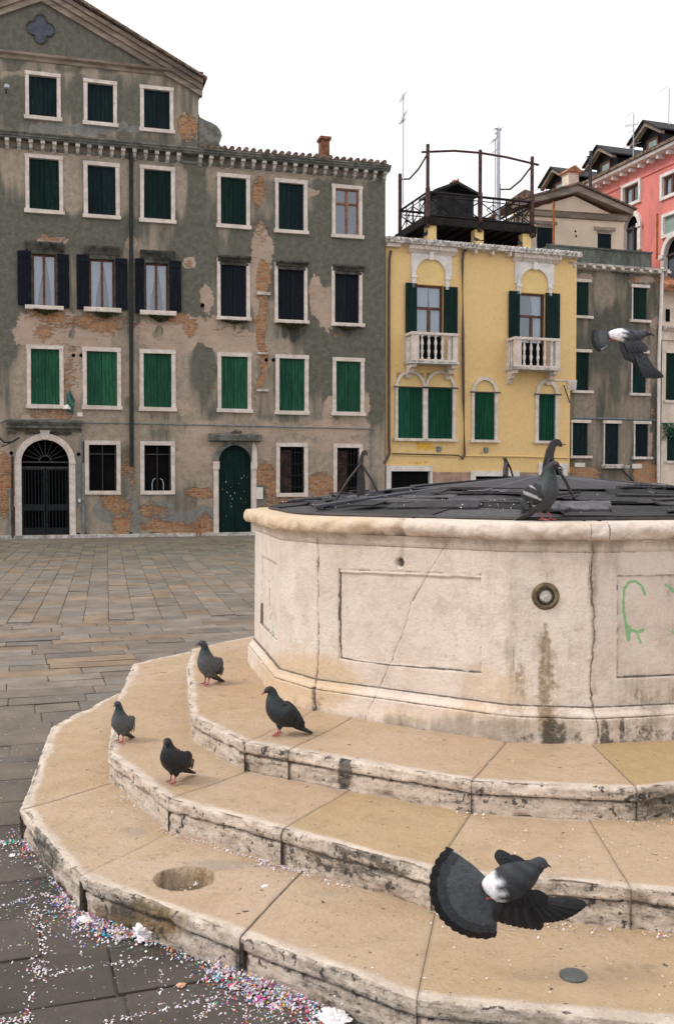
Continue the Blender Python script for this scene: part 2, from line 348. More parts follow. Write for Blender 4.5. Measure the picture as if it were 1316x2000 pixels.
# ------------------------------------------------------------------ facades
class Facade:
    """vertical facade; local x runs along it, local y into the building, local z up. Root empty at its base."""
    def __init__(s, name, label, cat, ox, oy, th, wallmat, group=None):
        s.th = th; s.O = np.array([ox, oy]); s.U = np.array([math.cos(th), math.sin(th)]); s.Y = np.array([-math.sin(th), math.cos(th)])
        s.root = thing(name, label, cat, (ox, oy, 0), th, group); s.holes = []; s.arches = []; s.wm = wallmat
    def uz(s, px, py, yo=0.0):
        d = ray(px, py); t = (s.O@s.Y+yo)/(d[:2]@s.Y)
        return float((d[:2]*t-s.O)@s.U), float(EYE+d[2]*t)
    def world(s, u, y, z):
        u, y, z = np.broadcast_arrays(u, y, z)
        return np.stack([s.O[0]+u*s.U[0]+y*s.Y[0], s.O[1]+u*s.U[1]+y*s.Y[1], z], -1)
    def rect(s, x0, y0, x1, y1, yo=0):
        xm, ym = (x0+x1)/2, (y0+y1)/2
        return s.uz(x0, ym, yo)[0], s.uz(x1, ym, yo)[0], s.uz(xm, y1, yo)[1], s.uz(xm, y0, yo)[1]
    def wall(s, u0, u1, z0, z1, maskfn=None, step=.13, y=0.0, name='wall', top=None, mat=None):
        hs = [h for h in s.holes if h[0] < u1 and h[1] > u0 and h[2] < z1 and h[3] > z0]
        def br(a, b, ex):
            ex = [e for e in ex if a < e < b]
            g = [v for v in np.linspace(a, b, max(2, int((b-a)/step)+1)) if all(abs(v-e) > step*.35 for e in ex) or v in (a, b)]
            return np.array(sorted(set(list(g)+ex)))
        us = br(u0, u1, [e for h in hs for e in h[:2]]); zs = br(z0, z1, [e for h in hs for e in h[2:4]])
        Ug, Zg = np.meshgrid(us, zs, indexing='ij')
        if top is not None:
            Zg = z0+(Zg-z0)/(z1-z0)*(np.minimum(top(Ug), z1)-z0)
        nz = len(zs); V = np.stack([Ug, np.full_like(Ug, y), Zg], -1).reshape(-1, 3)
        F = []
        uc = (us[:-1]+us[1:])/2; zc = (zs[:-1]+zs[1:])/2
        for i in range(len(us)-1):
            for j in range(len(zs)-1):
                if any(h[0] < uc[i] < h[1] and h[2] < zc[j] < h[3] for h in hs): continue
                F.append((i*nz+j, (i+1)*nz+j, (i+1)*nz+j+1, i*nz+j+1))
        V = list(map(tuple, V)); nV = len(V)
        for h in hs:
            b = len(V); d = .22
            a, c, e, f = h[:4]
            V += [(a, y, e), (c, y, e), (c, y, f), (a, y, f), (a, y+d, e), (c, y+d, e), (c, y+d, f), (a, y+d, f)]
            F += [(b, b+1, b+5, b+4), (b+1, b+2, b+6, b+5), (b+2, b+3, b+7, b+6), (b+3, b, b+4, b+7)]
            if len(h) > 4:                     # arched head: fill the two corners above the springing
                cu, ri, zsp = (a+c)/2, (c-a)/2, h[4]
                n = 12
                for sg in (-1, 1):
                    pr = None
                    for k in range(n+1):
                        an = math.pi/2*k/n
                        p = (cu+sg*ri*math.cos(an), zsp+(f-zsp)*math.sin(an))
                        q = (cu+sg*ri, p[1]) if True else None
                        t_ = (p[0], f)
                        if pr:
                            b = len(V); V += [(pr[0], y, pr[1]), (p[0], y, p[1]), (p[0], y, f), (pr[0], y, f), (pr[0], y+d, pr[1]), (p[0], y+d, p[1])]
                            F += [(b, b+1, b+2, b+3), (b, b+4, b+5, b+1)]
                        pr = p
        V = np.array(V); X, Y_ = proj(s.world(V[:, 0], V[:, 1], V[:, 2]))
        at = None
        if maskfn is not None:
            m1, m2 = maskfn(X, Y_); at = {'mask': m1, 'mask2': m2}
        return mesh_np(name, V, F, mat or s.wm, s.root, at)
    def shell(s, u0, u1, z1, depth, roof=None, rise=1.0, name='side_wall', mat=None):
        m = MB(); m.box(u0+.003, u1-.003, .26, depth, 0, z1-.01); m.build(name, mat or s.wm, s.root)
def stone_frame(mb, a, b, c, d, fw, y0=-.045, y1=.10, sill=.0, j=.006):
    """frame round opening; outer a..b, c..d"""
    mb.box(a, a+fw, y0, y1, c+fw, d-fw, j); mb.box(b-fw, b, y0+.002, y1, c+fw, d-fw, j)
    mb.box(a-sill*.3, b+sill*.3, y0-.008, y1, d-fw, d, j)
    mb.box(a-sill, b+sill, y0-.02-sill, y1, c, c+fw, j)
def leaf_mb(mb, a, b, c, d, y, n=4, rail=False):
    w = (b-a)/n
    for i in range(n):
        mb.box(a+i*w+.004, a+(i+1)*w-.004, y, y+.03, c, d-random.uniform(0, .012), 0)
    mb.box(a+.002, b-.002, y+.012, y+.035, c+.01, d-.02)
    if rail:
        for zz in (c+.12, d-.2): mb.box(a+.02, b-.02, y-.018, y+.002, zz, zz+.07)
def window(F, rect, fw=.11, kind='shut', col='green', planks=4, sill=.035, frame='istrian', label=None, hw=None):
    u0, u1, z0, z1 = F.rect(*rect)
    f = MB(); stone_frame(f, u0, u1, z0, z1, fw, sill=sill)
    fo = f.build('window', M[frame], F.root, label=label)
    a, b, c, d = u0+fw, u1-fw, z0+fw, z1-fw
    F.holes.append((u0+fw*.5, u1-fw*.5, z0+fw*.5, z1-fw*.5))
    mid = (a+b)/2+random.uniform(-.01, .01)
    bk = MB(); bk.box(a-.04, b+.04, .30, .32, c-.04, d+.04)
    if kind == 'shut':
        for p, q in ((a+.004, mid-.003), (mid+.003, b-.004)):
            m = MB(); leaf_mb(m, p, q, c+.006, d-.01, .045, planks); m.build('shutter', M[col], fo)
    elif kind == 'glass':
        wd = F._wood if hasattr(F, '_wood') else 'brown'
        m = MB(); t = .045
        m.box(a, a+t, .06, .11, c, d); m.box(b-t, b, .06, .11, c, d); m.box(a+t, b-t, .06, .11, d-t, d); m.box(a+t, b-t, .06, .11, c, c+t)
        m.box(mid-t*.8, mid+t*.8, .055, .105, c+t, d-t); m.build('casement', M[wd], fo)
        m = MB(); m.box(a+t, b-t, .085, .09, c+t, d-t); m.build('pane', M['glass'], fo)
        bk.build('room_behind', M['dark'], fo)
    return fo, (a, b, c, d)
def drape(F, fo, a, b, c, d, y, top_w, bot_w, side, mat='curtain'):
    """gathered curtain hanging from one side of the opening"""
    n, k = 22, 9; V = []; Fc = []
    for j in range(k+1):
        tz = j/k; w = bot_w+(top_w-bot_w)*tz**1.6
        for i in range(n+1):
            s_ = i/n*w; x = a+s_ if side < 0 else b-s_
            V.append((x, y+.012*math.sin(i*1.9+tz), c+(d-c)*tz))
    for j in range(k):
        for i in range(n): p = j*(n+1)+i; Fc.append((p, p+1, p+n+2, p+n+1))
    return mesh_np('curtain', V, Fc, M[mat], fo, smooth=True)
# ================================================================== GREY PALAZZO (left)
# base line of its facade passes through photo pixels (0,1053) and (500,1045)
b0 = on_z(0, 1053, 0); TH = R(16.1)
A = Facade('palazzo', 'large weathered grey palazzo with green shutters and a gable, left of the yellow house', 'building', b0[0], b0[1], TH, M['wallA'])
def maskA(X, Y):
    n1 = fbm(X/60, Y/60, 0, 3)-.5; n2 = fbm(X/22, Y/22, 3, 9)-.5
    E = lambda cx, cy, rx, ry, s=.45: ell(X+n1*26, Y+n2*22, cx, cy, rx, ry, s)
    br = np.zeros_like(X); lt = np.zeros_like(X); dk = np.full_like(X, .50); cem = np.zeros_like(X); ru = np.zeros_like(X); bl = np.zeros_like(X)
    # dark film
    dk = np.where(Y < 140, .92, dk)
    for q, v in (((20, 480, 40, 130), .45), ((150, 450, 130, 35), .40), ((385, 470, 38, 180), .5), ((610, 500, 150, 60), .48), ((640, 400, 30, 90), .25),
                 ((730, 560, 26, 260), .45), ((640, 660, 110, 70), .22), ((590, 470, 130, 45), .3), ((505, 590, 40, 10), -.2), ((20, 640, 30, 90), .3),
                 ((200, 215, 14, 60), .3), ((300, 280, 160, 12), .2), ((390, 700, 22, 55), .30), ((580, 820, 170, 12), .2), ((330, 845, 180, 10), .2),
                 ((410, 760, 30, 60), .25), ((625, 760, 28, 60), .2), ((25, 200, 40, 50), .35), ((145, 200, 12, 45), .25), ((252, 210, 12, 45), .25)):
        dk = dk+v*E(*q)
    for q in ((85, 290, 130, 22), (140, 360, 18, 80), (245, 360, 20, 60), (30, 330, 22, 60), (350, 340, 10, 80), (412, 380, 8, 60), (580, 340, 170, 14),
              (355, 690, 60, 40), (60, 720, 50, 60), (620, 880, 120, 60), (380, 880, 50, 60), (200, 830, 100, 40), (85, 130, 190, 14), (350, 760, 90, 40),
              (560, 690, 40, 30), (470, 830, 60, 18), (700, 880, 45, 70), (240, 760, 12, 80)):
        dk = dk-.42*E(*q)
    dk = np.where(Y > 660, dk-.08, dk)
    for q, v in (((640, 720, 110, 60), .22), ((20, 560, 34, 120), .35), ((20, 740, 24, 60), .25), ((735, 850, 18, 120), .25), ((300, 780, 60, 30), .15), ((610, 600, 20, 50), .2), ((700, 620, 60, 60), .25)): dk = dk+v*E(*q)
    # pale patches where the finish has gone
    for q in ((150, 655, 115, 38), (330, 650, 60, 42), (400, 655, 70, 40), (90, 640, 60, 50), (404, 580, 14, 30), (614, 570, 12, 40), (640, 600, 18, 45), (628, 610, 16, 20),
              (345, 640, 30, 30), (470, 680, 60, 30), (105, 468, 40, 10), (262, 470, 14, 16), (372, 515, 16, 14), (510, 480, 20, 45), (500, 560, 20, 70), (440, 665, 50, 26),
              (145, 740, 22, 60), (355, 790, 18, 20), (598, 380, 10, 30), (612, 372, 16, 8), (650, 840, 90, 16), (520, 860, 26, 40), (385, 870, 40, 60), (640, 800, 18, 26),
              (715, 800, 12, 40), (395, 740, 24, 14), (85, 820, 60, 12), (255, 740, 12, 50), (660, 870, 80, 12), (10, 920, 24, 60)):
        lt = lt+.75*E(*q)
    for q in ((392, 735, 26, 60), (400, 690, 18, 40), (395, 700, 16, 26), (145, 640, 10, 24), (385, 745, 34, 30), (235, 660, 14, 20), (310, 650, 14, 16), (435, 675, 20, 16)): lt = lt-.8*E(*q, .25)
    # exposed brick
    for q, v in (((90, 615, 40, 14), .75), ((190, 625, 60, 16), .7), ((80, 655, 26, 10), .6), ((205, 640, 40, 12), .5), ((340, 622, 34, 12), .7), ((370, 640, 12, 14), .6),
                 ((510, 375, 14, 30), .7), ((508, 450, 14, 30), .5), ((510, 545, 14, 40), .8), ((510, 640, 9, 60), .95), ((512, 725, 9, 35), .9), ((500, 770, 10, 30), .5),
                 ((8, 930, 22, 50), 1.0), ((14, 985, 20, 25), .8), ((105, 465, 32, 8), .7), ((215, 950, 24, 30), .45), ((228, 985, 28, 18), .8), ((300, 1000, 30, 16), .7), ((330, 1030, 60, 14), .8),
                 ((235, 1030, 20, 14), .7), ((395, 965, 30, 14), .8), ((400, 1025, 22, 24), .85), ((247, 900, 10, 40), .6), ((262, 940, 8, 40), .5), ((520, 930, 24, 30), .85), ((522, 985, 24, 30), .7),
                 ((628, 945, 26, 24), .95), ((640, 960, 20, 16), .6), ((590, 985, 34, 16), .8), ((560, 1000, 40, 16), .6), ((375, 645, 12, 20), .4), ((100, 810, 60, 16), .6), ((240, 310, 30, 8), .3),
                 ((415, 760, 8, 8), .5), ((145, 720, 16, 40), .5), ((430, 640, 20, 8), .5), ((460, 650, 14, 6), .45), ((372, 518, 10, 8), .7), ((375, 600, 16, 8), .4), ((656, 655, 8, 5), .7),
                 ((340, 905, 36, 8), .45), ((125, 830, 30, 14), .4), ((190, 296, 24, 8), .45), ((660, 815, 8, 10), .5), ((735, 790, 14, 30), .35), ((700, 905, 10, 40), .3), ((370, 250, 20, 28), .85), ((110, 640, 40, 14), .45), ((265, 630, 14, 22), .45), ((330, 612, 40, 8), .6), ((120, 675, 50, 10), .4), ((470, 625, 40, 6), .5), ((400, 625, 20, 8), .45), ((235, 1005, 24, 24), .5), ((290, 985, 20, 10), .5), ((345, 1035, 66, 12), .5), ((380, 1040, 20, 14), .6), ((225, 1045, 30, 8), .5), ((130, 760, 8, 30), .5), ((555, 1010, 40, 22), .5), ((645, 1000, 40, 16), .5), ((505, 610, 9, 90), .4), ((75, 480, 30, 8), .3)):
        br = br+v*E(*q)
    lt = lt+.5*E(375, 245, 26, 40)
    # cement grey repairs
    for q in ((205, 250, 170, 10), (230, 1000, 50, 30), (390, 1010, 40, 24), (505, 980, 30, 20), (620, 1000, 80, 14), (60, 680, 10, 30), (310, 990, 30, 16), (258, 990, 9, 70), (300, 1015, 50, 20), (160, 940, 12, 100)):
        cem = cem+.85*E(*q)
    dk = dk+.55*E(392, 735, 24, 60, .3)+.45*E(398, 660, 14, 30, .3)
    for q in ((205, 970, 30, 6), (85, 655, 30, 8), (330, 1025, 70, 10), (385, 990, 20, 8), (510, 690, 8, 40), (390, 640, 10, 6), (75, 800, 30, 10)): ru = ru+.5*E(*q)
    # darker patches below the projecting stones and along the wall foot
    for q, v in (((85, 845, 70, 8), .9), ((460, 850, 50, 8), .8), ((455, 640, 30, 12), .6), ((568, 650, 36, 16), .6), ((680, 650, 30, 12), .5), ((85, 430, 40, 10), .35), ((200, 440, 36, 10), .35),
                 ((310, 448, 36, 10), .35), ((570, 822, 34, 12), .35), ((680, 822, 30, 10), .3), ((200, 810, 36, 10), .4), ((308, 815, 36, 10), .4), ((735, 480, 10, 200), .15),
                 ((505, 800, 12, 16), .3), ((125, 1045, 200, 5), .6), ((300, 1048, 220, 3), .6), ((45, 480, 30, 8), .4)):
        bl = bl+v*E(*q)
    z = lambda a: np.clip(a, 0, 1.3)
    return np.stack([z(br), z(lt), z(dk)], -1), np.stack([z(cem), z(ru), z(bl)], -1)
U = lambda x, y: A.uz(x, y)
uL, uR = U(-240, 700)[0], U(752, 700)[0]
zC0 = (A.uz(200, 291, -.1)[1]+A.uz(706, 346, -.1)[1])/2; zC1 = (A.uz(200, 267, -.38)[1]+A.uz(701, 323, -.38)[1])/2
# windows ------------------------------------------------------------
for r in ((50, 142, 119, 236), (164, 157, 229, 247), (274, 169, 339, 260)): window(A, r, .105, col='dblue2', planks=3)
for r, c_ in (((50, 303, 124, 418), 'dgreen'), ((164, 317, 234, 428), 'dblue2'), ((274, 325, 342, 436), 'dgreen'), ((424, 340, 488, 447), 'dgreen'), ((537, 351, 600, 457), 'dblue2')):
    window(A, r, .11, col=c_, planks=3)
A._wood = 'woodor'
fo, (a, b, c, d) = window(A, (648, 362, 707, 466), .11, 'glass', label='casement window of orange brown wood without shutters')
m = MB(); m.box(a+.04, b-.04, .05, .10, c+(d-c)*.66, c+(d-c)*.66+.06); m.build('transom', M['woodor'], fo)
m = MB(); m.box(a, b, .14, .15, c, d); m.build('blind', M['blind'], fo)
A._wood = 'brown'
for r, glass, sh in (((57, 490, 117, 606), (64, 500, 112, 595), ((35, 490, 62, 597), (113, 497, 136, 602))),
                     ((169, 500, 230, 611), (176, 508, 225, 602), ((150, 498, 175, 605), (226, 505, 249, 606))),
                     ((277, 508, 335, 617), (283, 518, 330, 607), ((264, 505, 282, 612), (331, 510, 354, 611)))):
    fo, (a, b, c, d) = window(A, r, .10, 'glass', frame='darkstone', label='tall casement with curtains and shutters folded open')
    drape(A, fo, a, b, c, d, .15, (b-a)*.62, (b-a)*.22, -1); drape(A, fo, a, b, c, d, .16, (b-a)*.45, (b-a)*.2, 1)
    m = MB(); m.box(a, b, .20, .21, c, d); m.build('blind', M['blind'], fo)
    for s_ in sh:
        p, q, e, f = A.rect(*s_); m = MB(); leaf_mb(m, p, q, e, f, -.085, 3, True); m.build('shutter', M['dblue'], fo)
for r in ((424, 505, 488, 626), (536, 514, 600, 632), (647, 522, 707, 638)): window(A, r, .10, col='dblue', planks=3, sill=.02)
for r in ((50, 475, 125, 490), (165, 483, 234, 498), (274, 492, 342, 508), (425, 502, 489, 512), (538, 512, 600, 521), (649, 520, 709, 530)):
    u0, u1, z0, z1 = A.rect(*r); m = MB(); m.prof([(-.03, z0-.02), (-.06, z0), (-.10, z0+.06), (-.19, z1-.05), (-.20, z1), (0, z1+.02), (0, z0-.02)], u0, u1)
    m.box(u0+.06, u1-.06, -.05, 0, z0-.10, z0-.021); m.build('window_hood', M['darkstone'], A.root)
for r in ((50, 598, 125, 606), (164, 602, 237, 611), (273, 608, 344, 617), (423, 620, 490, 627), (536, 626, 602, 633), (646, 632, 710, 639)):
    u0, u1, z0, z1 = A.rect(*r); m = MB(); m.cbox(u0, u1, -.17, -.02, z0, z1, .015); m.build('window_sill', M['istrian'], A.root)
for k, r in enumerate(((53, 674, 125, 798), (162, 679, 237, 800), (273, 683, 343, 803), (425, 689, 491, 806), (538, 693, 602, 810), (649, 699, 711, 812))):
    window(A, r, .115, col='green', planks=4, sill=.03, label='window with closed bright green plank shutters')
for r in ((166, 861, 236, 966), (274, 862, 342, 966)):
    fo, (a, b, c, d) = window(A, r, .115, 'none', sill=.0, label='ground floor window with brown stained sill')
    m = MB(); m.box(a, b, .17, .18, c, d); m.build('dark_backing', M['dark'], fo)  # near-black sheet behind the opening
    m = MB()
    for x in (a+.02, (a+b)/2, b-.03): m.box(x-.012, x+.012, .10, .13, c, d)
    m.box(a, b, .10, .13, d-.28, d-.25); m.build('casement', M['iron'], fo)
    if r[0] > 200:
        m = MB(); ux = (a+b)/2
        for sx in (-.14, .14): m.tube([(ux+sx*1.15, -.03, c+.02), (ux+sx*1.2, -.03, c+.2), (ux+sx*.95, -.03, c+.32), (ux+sx*.5, -.03, c+.36)], .012, 6)
        m.build('flower_pot_hoop', M['grey_metal'], fo)
for r in ((539, 865, 601, 1006-36), (651, 867, 708, 971)):
    fo, (a, b, c, d) = window(A, r, .115, 'none', sill=.0, label='ground floor window behind an iron grille')
    m = MB(); m.box(a, b, .18, .19, c, d); m.build('dark_backing', M['dark'], fo)  # near-black sheet behind the grille
    m = MB(); m.box(a+.05, (a+b)/2, .14, .15, c+.03, d-.1); m.build('shutter', M['altred'], fo)
    m = MB()
    for i in range(7): x = a+(b-a)*(i+.5)/7; m.tube([(x, .03, c), (x, .03, d)], .009, 6)
    for i in range(4): zz = c+(d-c)*(i+.5)/4; m.box(a, b, .022, .034, zz-.012, zz+.012)
    m.build('grille', M['ironlt'], fo)
# arched portal with iron gate ---------------------------------------
u0, u1, z0, z1 = A.rect(30, 847, 148, 1051); ia, ib, _, it = A.rect(43, 858, 136, 1051)
zs = z1-(u1-u0)/2; cx_ = (u0+u1)/2; ri = (ib-ia)/2; ro = (u1-u0)/2
A.holes.append((ia-.03, ib+.03, .02, zs+ri+.03, zs))
m = MB(); m.arch(cx_, zs, ri, ro, -.07, .16, 26); m.box(u0, ia, -.068, .16, .02, zs, .004); m.box(ib, u1, -.068, .16, .02, zs, .004)
m.prism([(cx_-.10, z1-.16), (cx_+.10, z1-.16), (cx_+.14, z1+.10), (cx_-.14, z1+.10)], -.12, -.0705)
m.box(u0-.015, ia, -.085, -.0683, zs-.03, zs+.02); m.box(ib, u1+.015, -.085, -.0683, zs-.03, zs+.02)
po = m.build('portal', M['istrian'], A.root)
g = MB(); zt = zs-.16
g.box(ia, ib, .10, .14, zt, zt+.05); g.box(ia, ib, .10, .14, zs+.0, zs+.04)
for sd_ in (0, 1):
    p, q = (ia+.01, cx_-.012) if sd_ == 0 else (cx_+.012, ib-.01)
    L = MB(); L.box(p, p+.045, .08, .13, .05, zt); L.box(q-.045, q, .08, .13, .05, zt)
    L.box(p+.045, q-.045, .082, .128, zt-.05, zt); L.box(p+.045, q-.045, .082, .128, .05, .30); L.box(p+.045, q-.045, .082, .128, .80, .98)
    for i in range(6): x = p+.045+(q-p-.09)*(i+.5)/6; L.box(x-.011, x+.011, .095, .117, .30, zt-.05)
    L.build('gate_leaf', M['ironlt'], po)
for i in range(1, 10):
    an = math.pi*i/10; g.tube([(cx_+.17*math.cos(an), .12, zs+.05+.17*math.sin(an)), (cx_+(ri-.01)*math.cos(an), .12, zs+.04+(ri-.05)*math.sin(an))], .011, 5)
g.arch(cx_, zs+.04, .15, .18, .11, .13, 14); g.build('fanlight', M['iron'], po)
m = MB(); m.box(ia-.1, ib+.1, 1.2, 1.22, 0, zs+ri+.1); m.box(ia-.1, ia-.08, .17, 1.2, 0, zs+ri+.1); m.box(ib+.08, ib+.1, .17, 1.2, 0, zs+ri+.1); m.box(ia-.08, ib+.08, .17, 1.2, zs+ri+.08, zs+ri+.1)
m.build('dark_entrance', M['dark'], po)
u0, u1, z0, z1 = A.rect(15, 822, 160, 843)
m = MB(); m.prof([(0, z0), (-.06, z0), (-.10, z0+.05), (-.26, z0+.09), (-.27, z0+.13), (-.20, z0+.16), (-.30, z1-.05), (-.31, z1), (0, z1+.05)], u0, u1)
m.build('door_canopy', M['cornice'], A.root)
# right door ----------------------------------------------------------
u0, u1, z0, z1 = A.rect(415, 860, 502, 1045); ia, ib, _, it = A.rect(427, 870, 491, 1045)
ri = (ib-ia)/2; cx_ = (ia+ib)/2; zs = it-ri; ro = ri+.15
A.holes.append((ia-.03, ib+.03, .02, zs+ri+.03, zs))
m = MB(); m.arch(cx_, zs, ri, ro, -.05, .16, 22); d2 = m.build('door_arch', M['cornice'], A.root)
m = MB()
for p, q in ((ia-.15, ia), (ib, ib+.15)):
    m.box(p, q, -.055, .16, .02, zs-.2, .004); m.box(p-.02, q+.02, -.09, -.056, zs-.22, zs+.02); m.box(p, q, -.056, .16, zs-.2, zs)
m.prism([(ib+.002, zs+.02), (ib+.17, zs+.02), (ib+.16, zs+.42), (ib+.06, zs+.62), (ib+.02, zs+.5)], -.08, -.051)
m.build('door_jamb', M['istrian'], A.root)
D = MB(); D.box(ia, ib, .13, .16, .05, zs-.02)
D.arch(cx_, zs, .001, ri-.003, .125, .155, 20)
for p, q in ((ia+.02, cx_-.01), (cx_+.01, ib-.02)):
    D.box(p, q, .105, .131, .06, zs-.1)
    for zz in (.15, .75, 1.4): D.box(p+.09, q-.09, .09, .106, zz, min(zz+.48, zs-.25))
D.box(ia, ib, .10, .13, zs-.09, zs+.0)
dr = D.build('door', M['dgreen'], A.root, label='dark green panelled arched door')
m = MB()
for i in range(20):
    x = random.uniform(ia+.12, ib-.12); zz = random.gauss(1.3, .35)
    if .3 < zz < 1.9: w = random.uniform(.006, .03); m.box(x, x+w, .0855, .0895, zz, zz+random.uniform(.006, .035))
m.build('torn_stickers', M['plaque'], dr)
u0, u1, z0, z1 = A.rect(408, 850, 508, 861)
m = MB(); m.prof([(0, z0-.04), (-.05, z0-.02), (-.26, z0), (-.27, z0+.05), (-.30, z1), (0, z1+.05)], u0, u1); m.build('door_canopy', M['cornice'], A.root)
# quatrefoil in the gable --------------------------------------------
uq, zq = U(80, 57)
m = MB(); off = .20; rr_ = .175; tq = (2*off/math.sqrt(2)+math.sqrt(2*off*off-4*(off*off-rr_*rr_)))/2; hq = math.atan2(tq/math.sqrt(2), tq/math.sqrt(2)-off)
outl = []
for k in range(4):
    a0 = k*math.pi/2-hq
    for i in range(15):
        an = a0+i/14*2*hq; outl.append((uq+off*math.cos(k*math.pi/2)+rr_*math.cos(an), zq+(off*math.sin(k*math.pi/2)+rr_*math.sin(an))*1.08))
m.prism(outl, -.02, .02); qf = m.build('quatrefoil_window', simple('slate_blue_board', (.075, .085, .11), .15, 4, .8), A.root)
m = MB(); pts = [(x, -.03, z) for x, z in outl]; m.tube(pts+[pts[0]], .025, 6, False); m.build('moulding', M['darkstone'], qf)
# walls ---------------------------------------------------------------
A.wall(uL, uR, 0, zC1-.02, maskA, .115)
uM = U(85, 400)[0]; uAr = U(388, 200)[0]; uAl = 2*uM-uAr
zA = (U(200, 128)[1]+U(390, 154)[1]+U(0, 103)[1])/3
A.wall(uAl, uAr, zC1-.02, zA, maskA, .115, name='attic_wall')
rise = (U(155, 0)[1]-U(397, 146)[1])/(U(397, 146)[0]-U(155, 0)[0])
ux, zx = A.uz(398, 152, -.35)
topf = lambda u: zx-.1+(ux-uM-np.abs(u-uM))*rise
A.wall(uAl, uAr, zA, float(topf(np.array(uM))), maskA, .14, name='gable', top=topf)
m = MB(); m.box(uL+.003, uR-.003, 1.35, 8, 0, zC1-.05); m.box(uAl+.003, uAr-.003, .4, 8, zC1-.05, zA-.1)
m.build('side_wall', M['cornice'], A.root)
m = MB(); m.box(uR-.02, uR-.001, .003, 1.36, 0, zC1-.05); m.box(uAr-.02, uAr-.001, .003, .4, zC1, zA-.02); m.build('corner_return', M['cornice'], A.root)
def cornice(F, u0, u1, zb, zt, proj_, mat, name='cornice'):
    h = zt-zb
    m = MB(); m.prof([(0, zb+h*.45), (-proj_*.72, zb+h*.45), (-proj_*.74, zb+h*.58), (-proj_*.86, zb+h*.62), (-proj_*.9, zb+h*.78), (-proj_, zb+h*.86), (-proj_, zt), (.1, zt+.06), (.1, zb+h*.45)], u0, u1)
    return m.build(name, mat, F.root)
co = cornice(A, uL, A.uz(764, 335, -.38)[0], zC0, zC1+.02, .40, M['cornice'])
m = MB(); m.prof([(-.003, zC0-.1), (-.04, zC0-.09), (-.05, zC0-.03), (-.003, zC0-.03)], uL, uR); m.build('string_course', M['cornice'], A.root)
bz = zC0+(zC1+.02-zC0)*.45
u = U(-225, 262)[0]; sp_b = .318
while u < uR-.05:
    if not (U(363, 300)[0] < u < U(383, 300)[0]):
        m = MB(); m.prism([(u-.055, bz-.26), (u+.055, bz-.26), (u+.062, bz-.002), (u-.062, bz-.002)], -.035, 0)
        m.box(u-.06, u+.06, -.26, -.036, bz-.09, bz-.003); m.prof([(-.036, bz-.25), (-.15, bz-.20), (-.2, bz-.091), (-.036, bz-.091)], u-.045, u+.045)
        m.build('bracket', M['istdirty'], A.root)
    u += sp_b
# attic cornice and raking cornice
m = MB(); z_ = zA; m.prof([(0, z_-.10), (-.04, z_-.09), (-.07, z_-.02), (-.17, z_+.02), (-.19, z_+.08), (0, z_+.10)], uAl-.1, uAr+.12); m.build('attic_cornice', M['mould'], A.root)
for sg in (1, -1):
    m = MB(); ue = ux if sg > 0 else 2*uM-ux
    for t0, t1, p0 in ((-.40, -.25, -.10), (-.249, -.11, -.18), (-.109, 0, -.27)):
        m.prism([(ue, zx+t0*1.1), (ue, zx+t1*1.1), (uM, zx+t1*1.15+abs(ux-uM)*rise), (uM, zx+t0*1.15+abs(ux-uM)*rise)], p0, .1)
    m.build('raking_cornice', M['mould'], A.root)
    m = MB(); m.prism([(ue+sg*.1, zx-.03), (ue+sg*.1, zx+.03), (uM, zx+.11+abs(ux-uM+.1)*rise), (uM, zx+.02+abs(ux-uM+.1)*rise)], -.40, 8.2); m.build('roof', M['tile'], A.root)
pv = [U(x, y) for x, y in ((386, 218), (391, 229), (402, 235), (413, 239), (424, 246), (431, 255), (434, 265), (431, 274), (428, 281), (432, 286), (446, 290), (446, 295), (386, 286))]
m = MB(); m.prism(pv, .0, .45); m.build('volute', M['cornice'], A.root)
# roof behind the lower cornice
ur0, ur1 = U(386, 285)[0], U(752, 322)[0]
m = MB(); zr = zC1+.01; m.prof([(-.36, zr), (-.36, zr+.05), (7, zr+.8), (7, zr)], ur0, ur1)
x = ur0+.1
while x < ur1-.05:
    m.tube([(x, -.42+random.uniform(-.03, .03), zr+.07+random.uniform(-.01, .01)), (x+random.uniform(-.01, .01), 1.2, zr+.20)], .07, 8); x += .215
m.build('tiled_roof', M['tile'], A.root)
u0, u1, z0, z1 = A.rect(626, 269, 642, 314, 1.0)
m = MB(); m.box(u0, u1, .9, 1.25, z0+.1, z1-.08); m.box(u0-.05, u1+.05, .84, 1.31, z1-.08, z1, .01); m.build('chimney', M['chim'], A.root)
m = MB(); m.box(u0-.04, u1+.04, .86, 1.29, z0-.35, z0+.1); m.build('chimney_base', M['cornice'], A.root)
# downpipe, pipes, cables, fittings ----------------------------------
def upipe(F, pts, r, name, mat, y=-.08, parent=None):
    P = [F.uz(*p) for p in pts]; m = MB(); m.tube([(u, y, z) for u, z in P], r, 9); return m.build(name, mat, parent or F.root, smooth=False)
upipe(A, ((256, 292), (256, 560), (257, 912)), .062, 'downpipe', M['pipegreen'], -.12)
upipe(A, ((163, 905), (163.5, 1052)), .03, 'pipe', M['pipegrey'], -.06)
upipe(A, ((164, 862), (163, 905)), .02, 'pipe', M['iron'], -.05)
upipe(A, ((21, 955), (22, 1052)), .045, 'pipe', M['pipegrey'], -.07); upipe(A, ((25, 890), (26, 1050)), .035, 'pipe', M['altred'], -.13)
upipe(A, ((0, 826), (13, 820), (100, 824), (250, 827), (400, 830), (560, 834), (730, 838)), .016, 'cable_conduit', M['pipegrey'], -.03)
upipe(A, ((724, 838), (724, 975)), .02, 'pipe', M['pipegrey'], -.03)
upipe(A, ((-30, 835), (0, 855), (10, 865), (25, 864), (38, 856)), .025, 'hanging_cable', M['cable'], -.3)
